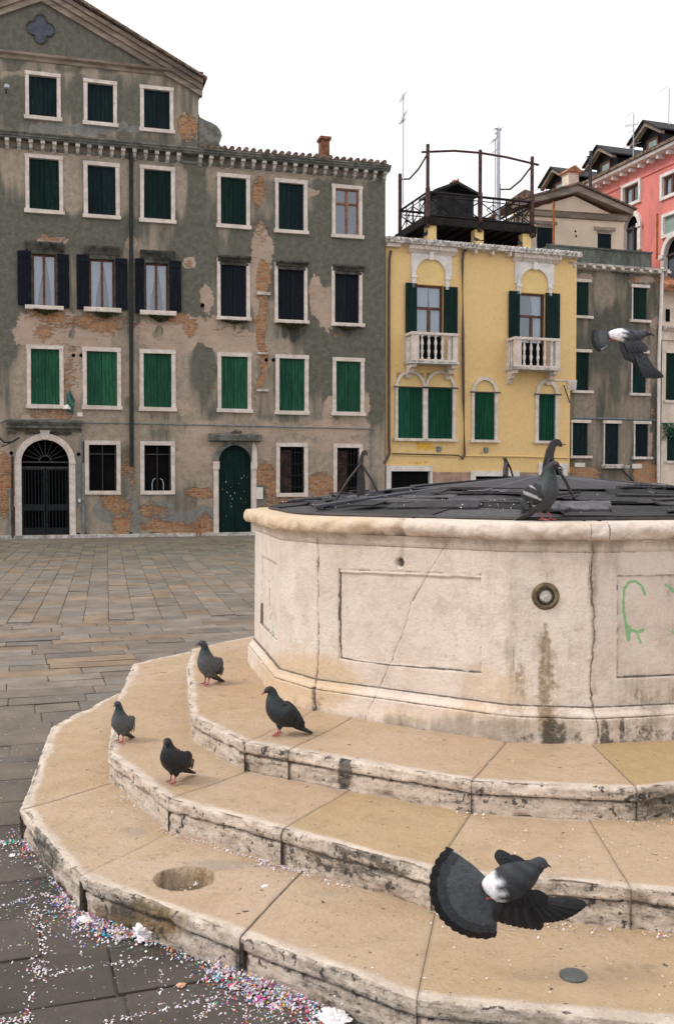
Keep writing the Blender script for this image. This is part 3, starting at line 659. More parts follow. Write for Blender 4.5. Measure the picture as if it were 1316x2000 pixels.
upipe(A, ((5, 873), (30, 862), (40, 855)), .015, 'hanging_cable', M['cable'], -.3)
for (x0, y0, x1, y1), mt in (((500, 952, 513, 975), 'plaque'), ((146, 972, 152, 990), 'pipegrey'), ((153, 974, 158, 981), 'plaque'), ((27, 968, 31, 990), 'plaque'), ((151, 806, 162, 814), 'plaque')):
    u0, u1, z0, z1 = A.rect(x0, y0, x1, y1); m = MB(); m.cbox(u0, u1, -.05, 0, z0, z1, .006); m.build('wall_box', M[mt], A.root)
u0, u1, z0, z1 = A.rect(497, 948, 519, 990); m = MB(); m.box(u0, u1, -.018, 0, z0, z1); m.build('backing_plate', M['cornice'], A.root)
for px_, py_ in ((144, 694), (159, 694), (154, 887), (23, 885), (395, 597), (534, 703), (520, 703), (154, 1044), (256, 1043), (396, 596)):
    uu, zz = U(px_, py_); m = MB(); m.arch(uu, zz, .001, .055, -.012, .005, 12, 0, 2*math.pi); m.build('vent_hole', M['dark'], A.root)
for x0, y0, x1, y1 in ((501, 571, 527, 577), (501, 689, 523, 693), (500, 761, 524, 765)):
    u0, u1, z0, z1 = A.rect(x0, y0, x1, y1); m = MB(); m.cbox(u0, u1, -.10, 0, z0, z1, .01); m.build('stone_shelf', M['istdirty'], A.root)
# marble kerb along the foot
m = MB(); x = uL
while x < uR:
    w = random.uniform(.7, 1.3)
    m.box(x+.004, min(x+w, uR)-.004, -.14, .0, 0, .10, .006); x += w
m.build('foot_kerb', M['istdirty'], A.root)
# lamp on bracket by the first floor windows
lu, lz = U(133, 790)
lr = thing('wall_lamp', 'green bracket lamp on the palazzo wall above the arched gate', 'lamp', tuple(A.world(lu, -.02, lz)), TH)
m = MB(); m.tube([(0, 0, .30), (.02, -.1, .26), (.08, -.2, .05), (.16, -.26, -.05)], .035, 7); m.tube([(.1, 0, .25), (.13, -.02, -.15), (.15, 0, -.25)], .03, 6); m.prism([(-.04, -.2), (.1, -.2), (.2, .1), (.06, .42), (.0, .3)], -.05, -.02)
m.build('bracket', M['copper'], lr)
m = MB(); m.lathe(-.02, -.14, -.13, [(.02, .12), (.09, .05), (.11, 0), (.10, -.02)], 10); m.build('lamp_shade', M['plaque'], lr)
su, sz = U(13, 175)
lr = thing('floodlight', 'small floodlight on the attic wall at the left edge', 'lamp', tuple(A.world(su, -.02, sz)), TH)
m = MB(); m.tube([(0, 0, -.1), (0, -.12, -.08), (.02, -.16, .0)], .02, 6); m.build('arm', M['iron'], lr); m = MB(); m.lathe(.02, -.17, 0, [(.03, .09), (.08, .05), (.08, -.02), (.05, -.05)], 10); m.build('lamp_head', M['grey_metal'], lr)
# weeds hanging from the sills
def weeds(F, x0, x1, y, drop, n, label, mat='moss', yo=-.12):
    u0, z0 = F.uz(x0, y); u1, _ = F.uz(x1, y); V = []; Fc = []
    for i in range(n):
        t = random.random(); uu = u0+(u1-u0)*t; dd = drop*math.sin(math.pi*min(max(t, .08), .92))*random.random()**.7
        c_ = Vector((uu, yo-random.uniform(-.03, .07), z0-dd)); s_ = random.uniform(.012, .035)
        a_ = Vector([random.uniform(-1, 1) for _ in range(3)]).normalized()*s_; b_ = Vector([random.uniform(-1, 1) for _ in range(3)]).normalized()*s_
        k = len(V); V += [tuple(c_-a_), tuple(c_+b_), tuple(c_+a_), tuple(c_-b_)]; Fc.append((k, k+1, k+2, k+3))
    cx0 = (u0+u1)/2; V = [(v[0]-cx0, v[1], v[2]-z0) for v in V]
    o = mesh_np('sill_weeds', V, Fc, M[mat]); o.location = tuple(F.world(cx0, 0, z0)); o.rotation_euler = (0, 0, F.th)
    return tag(o, label, 'plant', 'weeds growing under the window sills')
for x0, x1, y, dr_, lb in ((66, 114, 604, .15, 'dry weeds under the sill of the first open window from the left'), (186, 226, 610, .17, 'brown weeds under the sill of the middle open window'),
                           (290, 335, 616, .2, 'mossy weeds under the sill of the open window nearest the downpipe'), (432, 480, 626, .10, 'thin line of weeds under the closed window above the small door'),
                           (540, 596, 631, .17, 'bushy green weeds under the middle closed dark window'), (655, 700, 638, .10, 'thin weeds under the closed dark window nearest the yellow house')):
    weeds(A, x0, x1, y, dr_, 420, lb)
# iron rod leaning at the foot of the wall
ru_, _ = U(389, 1000); m = MB(); m.tube([(0, -.25, 0), (.0, -.2, .6)], .022, 6); m.tube([(-.12, -.22, 0), (.0, -.21, .42)], .012, 5)
o = m.build('iron_bollard_stand', M['rust']); o.location = tuple(A.world(ru_, 0, 0)); o.rotation_euler = (0, 0, TH); tag(o, 'thin rusty iron stand at the palazzo wall left of the dark green door', 'iron stand')
# ================================================================== YELLOW HOUSE
cA = A.world(uR, 0, 0)
THY = R(18.5)
Yh = Facade('yellow_house', 'narrow yellow house with two stone balconies between the grey palazzo and the small grey house', 'building', cA[0]+.02, cA[1]+.12, THY, M['wallY'])
UY = lambda x, y: Yh.uz(x, y)
def maskY(X, Y):
    z = np.zeros_like(X); n1 = fbm(X/30, Y/30, 0, 3)-.5
    E = lambda cx, cy, rx, ry, s=.5: ell(X+n1*22, Y+n1*16, cx, cy, rx, ry, s)
    lt = z.copy(); dk = z+.12; br = z.copy(); ru = z.copy(); bl = z.copy(); cem = z.copy()
    for q, v in (((830, 872, 26, 10), .7), ((868, 873, 12, 8), .6), ((775, 900, 14, 6), .5), ((820, 903, 26, 7), .6), ((942, 583, 10, 10), .42), ((948, 637, 5, 4), .5), ((766, 770, 6, 8), .5)): lt = lt+v*E(*q)
    for q, v in (((930, 875, 60, 14), .3), ((1085, 640, 40, 60), .2), ((1000, 700, 30, 80), .18)): dk = dk+v*E(*q)
    for q, v in (((925, 880, 3, 16), .45), ((938, 884, 3, 14), .4), ((780, 870, 3, 12), .4), ((951, 880, 3, 10), .3), ((850, 497, 45, 5), .3), ((1010, 500, 60, 3), .3), ((930, 885, 30, 3), .2)): bl = bl+v*E(*q, .6)
    return np.stack([br, np.clip(lt, 0, 1), dk], -1), np.stack([cem, ru, bl], -1)
yl0, yr1, yr2 = 0.0, UY(1125, 600)[0], UY(1112, 850)[0]
zov = UY(1118, 747)[1]; zTop = (Yh.uz(765, 470, -.34)[1]+Yh.uz(1120, 499, -.34)[1])/2; zlow = UY(800, 922)[1]
# windows first (for the holes)
def arch_head(F, rect_sh, cyc, r_in, frame=.10, mat='istrian', planks=4, col='greenY', label=None):
    """closed shutters below a blind arch with stone rim"""
    a, b, c, d = F.rect(*rect_sh)
    m = MB(); cu = (a+b)/2; zc = F.uz((rect_sh[0]+rect_sh[2])/2, cyc)[1]; ri = (b-a)/2
    m.arch(cu, zc, ri, ri+frame, -.06, .10, 18, rz=r_in/((rect_sh[2]-rect_sh[0])/2))
    m.box(a-frame, a, -.055, .10, c, zc, .003); m.box(b, b+frame, -.055, .10, c, zc, .003); m.box(a-frame-.06, b+frame+.06, -.13, .1, c-.09, c-.002)
    m.box(a-frame-.02, a, -.075, -.056, d-.08, d-.02); m.box(b, b+frame+.02, -.075, -.056, d-.08, d-.02)
    fo = m.build('window', M[mat], F.root, label=label)
    F.holes.append((a-frame*.5, b+frame*.5, c-.05, zc+ri+.04, zc))
    m = MB(); m.arch(cu, zc, .001, ri-.002, .03, .08, 18, rz=r_in/((rect_sh[2]-rect_sh[0])/2)); m.box(a, b, .031, .08, d, zc+.001); m.build('blind_arch', M['yplain'], fo)
    mid = cu
    for p, q in ((a+.004, mid-.002), (mid+.002, b-.004)):
        m = MB(); leaf_mb(m, p, q, c, d-.01, .02, planks); m.build('shutter', M[col], fo)
    m = MB(); m.box(a-frame-.08, b+frame+.08, -.10, -.08, d-.015, d+.025); m.build('iron_bar', M['iron'], fo)
    return fo
M['yplain'] = simple('plain_yellow_render', (.76, .56, .25), .05, 2, .9)
arch_head(Yh, (776, 757, 825, 856), 757, 26, .09, label='left half of the double arched window with green shutters')
arch_head(Yh, (834, 758, 883, 857), 758, 26, .09, label='right half of the double arched window with green shutters')
arch_head(Yh, (925, 767, 965, 859), 767, 22, .10, label='single arched window with green shutters')
arch_head(Yh, (1050, 771, 1083, 861), 771, 20, .12, label='narrow arched window with green shutters near the corner')
for (hx0, hy0, hx1, hy1), (sx0, sy0, sx1, sy1), (acx, acy, ar), gl, shs, tr in (
    ((795, 483, 888, 498), (803, 497, 879, 562), (839, 538, 29), (811, 558, 864, 702), ((790, 553, 812, 652), (864, 561, 891, 652)), 602),
    ((999, 497, 1088, 514), (1005, 513, 1079, 574), (1041, 556, 27), (1013, 574, 1062, 714), ((991, 569, 1012, 665), (1062, 573, 1090, 665)), 618)):
    u0, u1, z0, z1 = Yh.rect(hx0, hy0, hx1, hy1)
    m = MB(); m.prof([(0, z0), (-.05, z0), (-.16, z0+.10), (-.20, z0+.12), (-.20, z1), (0, z1+.02)], u0, u1); m.build('window_cornice', M['istrian'], Yh.root)
    a, b, c, d = Yh.rect(*gl); cu, zc = UY(acx, acy); ri = Yh.rect(acx-ar, acy, acx+ar, acy)
    ri = (ri[1]-ri[0])/2; s0, s1, t0, t1 = Yh.rect(sx0, sy0, sx1, sy1)
    m = MB(); m.arch(cu, zc, ri, ri+.13, -.10, .10, 20)
    # spandrel around the arch
    n = 14
    for sg, lim in ((-1, s0-.02), (1, s1+.02)):
        for k in range(n):
            a0, a1 = math.pi/2*k/n, math.pi/2*(k+1)/n
            p = [(cu+sg*(ri+.128)*math.cos(t), zc+(ri+.128)*math.sin(t)) for t in (a0, a1)]
            m.prism([p[0], (lim, p[0][1]), (lim, p[1][1]), p[1]], -.05, .03) if abs(lim-cu) > abs(p[0][0]-cu) else None
    m.box(s0-.02, s1+.02, -.051, .03, zc+ri+.128, t1)
    for x in (cu-ri-.13, cu+ri): m.box(x, x+.13, -.10, .1, t0-.05, zc-.001); m.box(x-.03, x+.16, -.13, -.1005, zc-.12, zc-.04)
    m.box(cu-.07, cu+.07, -.16, -.1005, zc+ri-.05, zc+ri+.2)
    sr = m.build('arched_surround', M['white'], Yh.root)
    m = MB(); m.arch(cu, zc, .001, ri-.002, -.022, .06, 18); m.box(cu-ri+.002, cu+ri-.002, -.021, .06, d+.02, zc+.001); m.build('blind_arch', M['yplain'], sr)
    Yh.holes.append((a-.02, b+.02, c-.02, d+.01))
    m = MB(); t = .055; zt = UY(acx, tr)[1]; mid = (a+b)/2+.02
    m.box(a, a+t, .06, .12, c, d); m.box(b-t, b, .06, .12, c, d); m.box(a+t, b-t, .06, .12, d-t, d); m.box(a+t, b-t, .05, .11, zt-.04, zt+.04); m.box(mid-.045, mid+.045, .05, .11, c, zt-.04)
    fr = m.build('window', M['brown'], Yh.root, label='brown balcony window with folded dark green shutters')
    m = MB(); m.box(a+t, b-t, .085, .09, c, d-t); m.build('pane', M['glass'], fr)
    drape(Yh, fr, a, b, c, d, .14, (b-a)*.5, (b-a)*(.45 if acx < 900 else .2), -1 if acx < 900 else 1); drape(Yh, fr, a, b, c, d, .15, (b-a)*.45, (b-a)*.4, 1)
    m = MB(); m.box(a, b, .19, .20, c+1.0, d); m.build('blind', M['blind'], fr); m = MB(); m.box(a+t, b-t, .04, .06, c, c+.75); m.build('lower_dark', M['dark'], fr)  # lower dark sheet stands for the unlit room behind the balusters
    for s_ in shs:
        p, q, e, f = Yh.rect(*s_); m = MB(); leaf_mb(m, p, q, e, f, -.10, 3); m.build('shutter', M['dgreen'], fr)
# balconies
for (bx0, by0, bx1, by1), bk in (((803, 650, 892, 711), ((803, 814), (871, 881))), ((1003, 660, 1091, 723), ((1003, 1014), (1068, 1079)))):
    u0, u1, z0, z1 = Yh.rect(bx0, by0, bx1, by1, -.55); yd = -.62
    bb = MB(); bb.box(u0-.03, u1+.03, yd-.04, 0, z0, z0+.09, .003)
    bo = bb.build('balcony', M['istdirty'], Yh.root)
    m = MB(); m.box(u0-.02, u1+.02, yd-.03, yd+.12, z1-.08, z1, .003)
    for x in (u0-.02, u1-.10): m.box(x, x+.12, yd+.121, 0, z1-.081, z1-.001)
    m.build('top_rail', M['istrian'], bo)
    m = MB()
    for x, w in ((u0, .24), (u1-.17, .17)): m.box(x, x+w, yd, yd+.10, z0+.09, z1-.08, .003)
    for x in (u0, u1-.1): m.box(x, x+.10, -.12, 0, z0+.09, z1-.08)
    m.box(u0+.24, u1-.17, yd, yd+.1, z0+.09, z0+.14); m.build('pier', M['istrian'], bo)
    h = z1-.08-(z0+.14)
    for i in range(5):
        x = u0+.24+(u1-u0-.41)*(i+.5)/5
        m = MB(); m.lathe(x, yd+.055, z0+.14, [(.046, 0), (.046, h*.07), (.022, h*.1), (.034, h*.2), (.056, h*.33), (.030, h*.46), (.040, h*.5), (.030, h*.54), (.056, h*.67), (.034, h*.8), (.022, h*.9), (.046, h*.93), (.046, h)], 10)
        m.build('baluster', M['white'], bo, smooth=True)
    for sx in (u0+.06, u1-.06):
        for i in range(3):
            yy = yd+.17+i*.16; m = MB(); m.lathe(sx, yy, z0+.10, [(.035, 0), (.02, h*.1), (.04, h*.33), (.022, h*.5), (.04, h*.67), (.02, h*.9), (.035, h+.03)], 8); m.build('baluster', M['white'], bo, smooth=True)
    for x in (u0+.02, u1-.17):
        m = MB()
        P = [(0, z0-.42), (-.08, z0-.42), (-.14, z0-.30), (-.28, z0-.26), (-.34, z0-.14), (-.54, z0-.11), (-.57, z0-.002), (0, z0-.002)]
        m.prof(P, x, x+.15); m.build('bracket', M['istrian'], bo)
# lower openings
u0, u1, z0, z1 = Yh.rect(753, 910, 843, 1040); m = MB(); w = .17
m.box(u0, u0+w, -.05, .12, 0.02, z1-w, .004); m.box(u1-w*.5, u1, -.05, .12, .02, z1-w, .004); m.box(u0, u1, -.06, .12, z1-w, z1, .004); fo = m.build('doorway', M['white'], Yh.root)
Yh.holes.append((u0+w*.6, u1-w*.3, .02, z1-w*.6)); m = MB(); m.box(u0+w, u1-w*.5, .1, .13, .02, z1-w); m.build('doorway_dark', M['dark'], fo)  # near-black sheet stands for the unlit inside of the doorway
for r in ((918, 920, 1012, 1040), (1050, 905, 1106, 1040)):
    u0, u1, z0, z1 = Yh.rect(*r); m = MB(); m.box(u0, u0+w, -.05, .12, 0.02, z1-w); m.box(u1-w, u1, -.05, .12, .02, z1-w); m.box(u0, u1, -.06, .12, z1-w, z1); fo = m.build('doorway', M['white'], Yh.root)
    Yh.holes.append((u0+w*.6, u1-w*.6, .02, z1-w*.6)); m = MB(); m.box(u0+w, u1-w, .1, .13, .02, z1-w); m.build('doorway_dark', M['dark'], fo)  # unlit interior painted as a near-black sheet here too
Yh.wall(yl0, yr2, zlow, zov, maskY, .15); Yh.wall(yl0, yr1, zov, zTop, maskY, .15, name='upper_wall')
M['pinkbase'] = simple('pinkish_base_render', (.36, .24, .185), .2, 3, .9, dirt=((.2, .15, .12), .6))
Yh.wall(yl0, yr2, 0, zlow, None, .3, name='base_wall', mat=M['pinkbase'])
m = MB(); m.box(yl0+.003, yr2-.003, .3, 7, 0, zTop-.05); m.box(yr2-.02, yr2-.001, .003, .3, 0, zov-.01); m.box(yr2+.001, yr1-.003, .003, 2, zov+.002, zTop-.05)
m.build('side_wall', M['yplain'], Yh.root)
m = MB(); a_, b_, c_, d_ = Yh.rect(1106, 745, 1124, 762); m.prof([(-.03, c_+.1), (-.05, d_), (.25, d_), (.25, c_), (-.0, c_)], a_+.02, b_); m.box(a_-.5, b_+.02, -.035, .3, d_+.001, d_+.05); m.build('corner_corbel', M['istrian'], Yh.root)
# eaves with lichen covered tile ends
m = MB(); zt = zTop; m.prof([(.05, zt-.05), (-.30, zt-.02), (-.32, zt+.05), (-.30, zt+.08), (3, zt+.65), (3, zt+.5)], -.05, yr1+.02)
x = 0.0
while x < yr1-.03:
    m.tube([(x, -.36+random.uniform(-.02, .02), zt+.09), (x, .4, zt+.21)], .055, 7); x += .145
m.build('tiled_eaves', M['tilegrey'], Yh.root)
for px_ in (826, 854, 923, 956, 990, 1017, 1062, 1087):
    u = UY(px_, 480)[0]; m = MB(); m.prism([(u-.03, zt-.16), (u+.03, zt-.16), (u+.03, zt-.03), (u-.03, zt-.03)], -.26, 0); m.build('eaves_bracket', M['istrian'], Yh.root)
u0, u1, z0, z1 = Yh.rect(752, 476, 778, 484); m = MB(); m.cbox(u0, u1, -.2, 0, z0, z1, .01); m.build('stone_end', M['istrian'], Yh.root)
upipe(Yh, ((761, 491), (758, 505), (757, 560), (757, 700), (757, 860), (758, 885), (752, 898), (747, 905)), .045, 'downpipe', M['pipebrown'], -.10)
upipe(Yh, ((908, 489), (902, 494), (900, 510), (901, 650), (902, 780), (904, 888), (899, 897)), .045, 'downpipe', M['pipebrown'], -.10)
upipe(Yh, ((765, 886), (850, 888), (893, 889), (900, 893)), .018, 'cable_conduit', M['pipebrown'], -.04); upipe(Yh, ((768, 889), (890, 892)), .012, 'cable_conduit', M['yplain'], -.03)
upipe(Yh, ((905, 890), (1000, 891), (1110, 894)), .03, 'cable_conduit', M['yplain'], -.04)
upipe(Yh, ((1097, 752), (1109, 787)), .02, 'iron_rod', M['iron'], -.1); upipe(Yh, ((1086, 866), (1092, 868), (1101, 868)), .018, 'iron_rod', M['rust'], -.1)
for px_, py_ in ((856, 877), (948, 879)):
    a_, b_, c_, d_ = Yh.rect(px_-4, py_-5, px_+4, py_+5); m = MB(); m.cbox(a_, b_, -.06, 0, c_, d_, .01); m.build('wall_box', M['pipegrey'], Yh.root)
# ================================================================== SMALL GREY HOUSE
cY = Yh.world(yr2, .25, 0)
G = Facade('grey_house', 'small grey house with faded plaster and dark shutters right of the yellow house', 'building', cY[0], cY[1], R(17.5), M['wallG'])
UG = lambda x, y: G.uz(x, y)
def maskG(X, Y):
    z = np.zeros_like(X); n1 = fbm(X/30, Y/30, 0, 3)-.5
    E = lambda cx, cy, rx, ry, s=.5: ell(X+n1*18, Y+n1*16, cx, cy, rx, ry, s)
    dk = z+.55; lt = z.copy(); br = z.copy(); bl = z.copy(); ru = z.copy(); cem = z.copy()
    for q, v in (((1190, 560, 28, 40), -.5), ((1205, 530, 10, 90), .3), ((1190, 660, 40, 60), .25), ((1140, 790, 20, 30), -.4), ((1245, 800, 25, 25), -.4), ((1200, 870, 60, 60), -.1), ((1275, 690, 8, 60), -.3)): dk = dk+v*E(*q)
    for q, v in (((1140, 542, 18, 10), .8), ((1255, 545, 26, 9), .7), ((1278, 630, 12, 14), .8), ((1266, 860, 6, 40), .7), ((1266, 760, 5, 40), .6), ((1215, 545, 14, 24), .3), ((1190, 580, 16, 24), .25)): lt = lt+v*E(*q)
    for q, v in (((1135, 922, 32, 16), 1.1), ((1262, 925, 26, 24), 1.1), ((1238, 545, 8, 8), .7), ((1272, 805, 8, 8), .7), ((1280, 545, 8, 14), .6), ((1155, 940, 14, 8), .6)): br = br+v*E(*q)
    for q, v in (((1205, 530, 60, 8), .5), ((1190, 770, 40, 8), .1)): bl = bl+v*E(*q)
    c = lambda a: np.clip(a, 0, 1.2)
    return np.stack([c(br), c(lt), c(dk)], -1), np.stack([cem, ru, c(bl)], -1)
gR = UG(1290, 700)[0]; zg = (G.uz(1127, 516, -.25)[1]+G.uz(1288, 529, -.25)[1])/2
def gwin(rect, kd, top=True, side=True, label=None):
    a, b, c, d = G.rect(*rect); m = MB()
    m.box(a-.05, a, -.02, .1, c-.001, d+.001, .002); fo = m.build('window', M['istrian'], G.root, label=label)
    m = MB(); m.box(a-.09, b+.09, -.06, .1, d, d+.10, .004); m.build('lintel', M['istrian'], fo)
    m = MB(); m.box(a-.13, b+.13, -.11, .1, c-.09, c, .004); m.build('sill', M['istrian'], fo); G.holes.append((a-.02, b+.001, c-.02, d+.02))
    mid = (a+b)/2
    for p, q in ((a+.004, mid-.003), (mid+.003, b-.004)):
        m = MB(); leaf_mb(m, p, q, c, d, .05, 3); m.build('shutter', M[kd], fo)
for r, k in (((1122, 551, 1149, 617), 'dgreen'), ((1235, 562, 1262, 625), 'dgreen'), ((1120, 688, 1149, 763), 'dgreen'), ((1234, 690, 1261, 768), 'dgreen'), ((1117, 826, 1147, 890), 'dblue2'), ((1180, 827, 1207, 907), 'dblue2'), ((1239, 828, 1265, 892), 'dblue2')):
    gwin(r, k)
G.wall(0, gR, 0, zg, maskG, .12)
m = MB(); m.box(.003, gR-.003, .3, 2.6, 0, zg-.02); m.box(gR-.02, gR-.001, .003, .3, 0, zg-.02); m.build('side_wall', M['cornice'], G.root)
z2 = (UG(1127, 481)[1]+UG(1280, 492)[1])/2
m = MB(); m.box(-.6, gR-.25, .25, 2.6, zg+.0, z2, 0); m.box(-.65, gR-.22, .2, .28, z2, z2+.05); m.build('parapet', simple('dark_grey_parapet', (.105, .115, .10), .25, 3, .9, dirt=((.05, .05, .045), .6), sc=(1, 1, .4)), G.root)
m = MB(); m.prof([(0, zg-.10), (-.12, zg-.08), (-.13, zg-.03), (-.26, zg), (-.28, zg+.07), (.3, zg+.12)], -.1, gR+.12); m.build('eaves', M['istdirty'], G.root)
u = .12
while u < gR+.08:
    m = MB(); m.tube([(u, -.34+random.uniform(-.02, .02), zg-.06+random.uniform(-.02, .01)), (u, -.1, zg-.03)], .05, 7); m.build('eaves_tile', M['istrian'], G.root); u += .37
upipe(G, ((1288, 524), (1286, 600), (1282, 700), (1281, 860), (1281, 965)), .06, 'downpipe', M['pipewhite'], -.12)
upipe(G, ((1114, 816), (1200, 818), (1280, 821)), .025, 'cable_conduit', M['pipegrey'], -.03)
upipe(G, ((1206, 909), (1215, 922), (1233, 940)), .03, 'stay_rod', M['iron'], -.1)
for r in ((1121, 904, 1141, 912), (1233, 906, 1252, 915)):
    a, b, c, d = G.rect(*r); m = MB(); m.cbox(a, b, -.03, 0, c, d, .004); m.build('street_name_plaque', M['plaque'], G.root)
a, b, c, d = G.rect(1174, 909, 1222, 915); m = MB(); m.cbox(a, b, -.22, 0, c, d, .01); m.build('stone_shelf', M['istdirty'], G.root)
for r in ((1150, 946, 1222, 958), (1230, 944, 1280, 957)):
    a, b, c, d = G.rect(*r); m = MB(); m.cbox(a, b, -.05, 0, c, d, .01); m.build('lintel', M['istrian'], G.root)
# ================================================================== CREAM HOUSE at the right edge
cG = G.world(gR+.02, -.02, 0)
K = Facade('cream_house', 'cream house with an orange tiled lean-to roof at the right edge', 'building', cG[0], cG[1], R(17.5), M['wallC'])
UK = lambda x, y: K.uz(x, y)
kz = UK(1300, 642)[1]
for r in ((1300, 690, 1340, 782), (1302, 836, 1342, 900)):
    a, b, c, d = K.rect(*r); m = MB(); m.box(a-.05, b+.1, -.03, .1, d, d+.06); fo = m.build('window', M['wallC'], K.root); m = MB(); m.box(a-.1, b+.12, -.06, .1, c-.09, c); m.build('sill', M['istrian'], fo); K.holes.append((a-.01, b+.01, c-.02, d+.02))
    m = MB(); leaf_mb(m, a, b, c, d, .04, 5); m.build('shutter', M['dgreen'], fo)
K.wall(0, 6, 0, kz, None, .5)
m = MB(); m.box(.003, 6, .3, 4, 0, kz-.02); m.box(.003, 6, 1.5, 6, kz-.02, kz+1.75); m.build('side_wall', M['wallC'], K.root)
m = MB(); m.prof([(0, kz-.12), (-.14, kz-.10), (-.30, kz), (-.32, kz+.06), (1.5, kz+.25), (1.5, kz-.1)], -.02, 6.1); m.build('cornice', M['istrian'], K.root)
a, b, c, d = K.rect(1283, 652, 1300, 664); m = MB(); m.box(a+.04, 6, -.08, 0, c, c+.3); m.build('cornice_bracket', M['wallC'], K.root)
uo, zo = K.uz(1297, 556, 1.2)
m = MB(); m.prof([(.9, zo-.25), (.9, zo-.12), (4, zo+1.0), (4, zo+.7)], uo-.1, 6.2)
x = uo
while x < 6.1: m.tube([(x, .85, zo-.1), (x, 4, zo+1.03)], .08, 7); x += .22
m.build('tiled_roof', M['tileor'], K.root)
a, b, c, d = K.rect(1299, 604, 1306, 628, 1.5); m = MB(); m.box(a, b, 1.46, 1.51, c, d); m.build('window', M['dark'], K.root)
# hanging greenery above its lower window
vo = K.uz(1290, 830); V = []; Fc = []
for i in range(520):
    t = random.random(); uu = vo[0]+t*1.1; zz = vo[1]+.05*math.sin(t*9)-random.random()**2*.5*(1-.3*t)
    c_ = Vector((uu, -.15+random.uniform(-.1, .1), zz)); s_ = random.uniform(.02, .05)
    a_ = Vector([random.uniform(-1, 1) for _ in range(3)]).normalized()*s_; b_ = Vector([random.uniform(-1, 1) for _ in range(3)]).normalized()*s_
    k = len(V); V += [tuple(c_-a_), tuple(c_+b_), tuple(c_+a_), tuple(c_-b_)]; Fc.append((k, k+1, k+2, k+3))
vr = thing('hanging_plant', 'green climbing plant trailing over a bracket on the cream house', 'plant', (K.O[0], K.O[1], 0), K.th)
mesh_np('foliage', V, Fc, M['leaf'], vr)
m = MB()
for sx in (0, .12, .3): m.tube([(vo[0]+sx, -.12, vo[1]), (vo[0]+sx+.1, -.13, vo[1]-.35), (vo[0]+sx-.06, -.11, vo[1]-.55)], .012, 5)
m.tube([(vo[0]-.05, -.05, vo[1]+.05), (vo[0]+1.1, -.2, vo[1]+.08)], .02, 5); m.build('stem', M['leaf'], vr)
# ================================================================== BEIGE GABLED HOUSE behind
db = at_y(1035, 470, 36.2)
B = Facade('beige_house', 'beige house with a low pedimented gable behind the yellow house', 'building', db[0]-3.2, db[1]-3.2*math.tan(R(13)), R(13), M['wallB'])
UB = lambda x, y: B.uz(x, y)
uB0, uB1 = UB(1012, 450)[0], UB(1217, 450)[0]
zB = (UB(1035, 407)[1]+UB(1214, 433)[1])/2; pk = UB(1121, 366)
for r in ((1048, 445, 1079, 486), (1166, 457, 1193, 500)):
    a, b, c, d = B.rect(*r); m = MB(); m.box(a-.14, b+.14, -.06, .02, d+.12, d+.24); m.box(a-.02, b+.02, -.02, .08, d, d+.1); fo = m.build('window', M['mould'], B.root)
    B.holes.append((a, b, c, d)); m = MB(); leaf_mb(m, a, b, c, d, .03, 4); m.build('shutter', M['dblue2'], fo)
B.wall(uB0, uB1, 0, zB, None, .6)
m = MB(); m.prism([(uB0+.05, zB-.05), (uB1-.05, zB-.05), (pk[0], pk[1]-.3)], .02, .3); m.build('gable', M['wallB'], B.root)
m = MB(); m.prof([(0, zB-.15), (-.1, zB-.12), (-.16, zB+.02), (-.22, zB+.06), (0, zB+.10)], uB0-.1, uB1+.1)
for e in (uB0-.25, uB1+.25): m.prism([(e, zB+.08), (e, zB+.26), (pk[0], pk[1]+.02), (pk[0], pk[1]-.22)], -.26, .1)
m.build('pediment_moulding', M['mould'], B.root)
m = MB()
for e in (uB0-.35, uB1+.35): m.prism([(e, zB+.24), (e, zB+.30), (pk[0], pk[1]+.10), (pk[0], pk[1]+.03)], -.36, 2.4)
m.build('roof', M['tile'], B.root)
m = MB(); m.box(uB0+.003, uB1-.003, .31, 2.3, 0, zB-.05); m.build('side_wall', M['wallB'], B.root)
for px_, py_ in ((1123, 452), (1124, 461)):
    uu, zz = UB(px_, py_); m = MB(); m.arch(uu, zz, .001, .04, -.01, .004, 10, 0, 2*math.pi); m.build('vent_hole', M['dark'], B.root)
a, b, c, d = B.rect(1037, 450, 1048, 484); m = MB(); n = 5
for i in range(n):
    t0 = a+(b-a)*i/n; m.box(t0, t0+.03, -.5, -.47, c, d)
for i in range(8): zz = c+(d-c)*i/8; m.box(a, b, -.468, -.45, zz, zz+.04)
m.build('trellis', M['dgreen'], B.root)
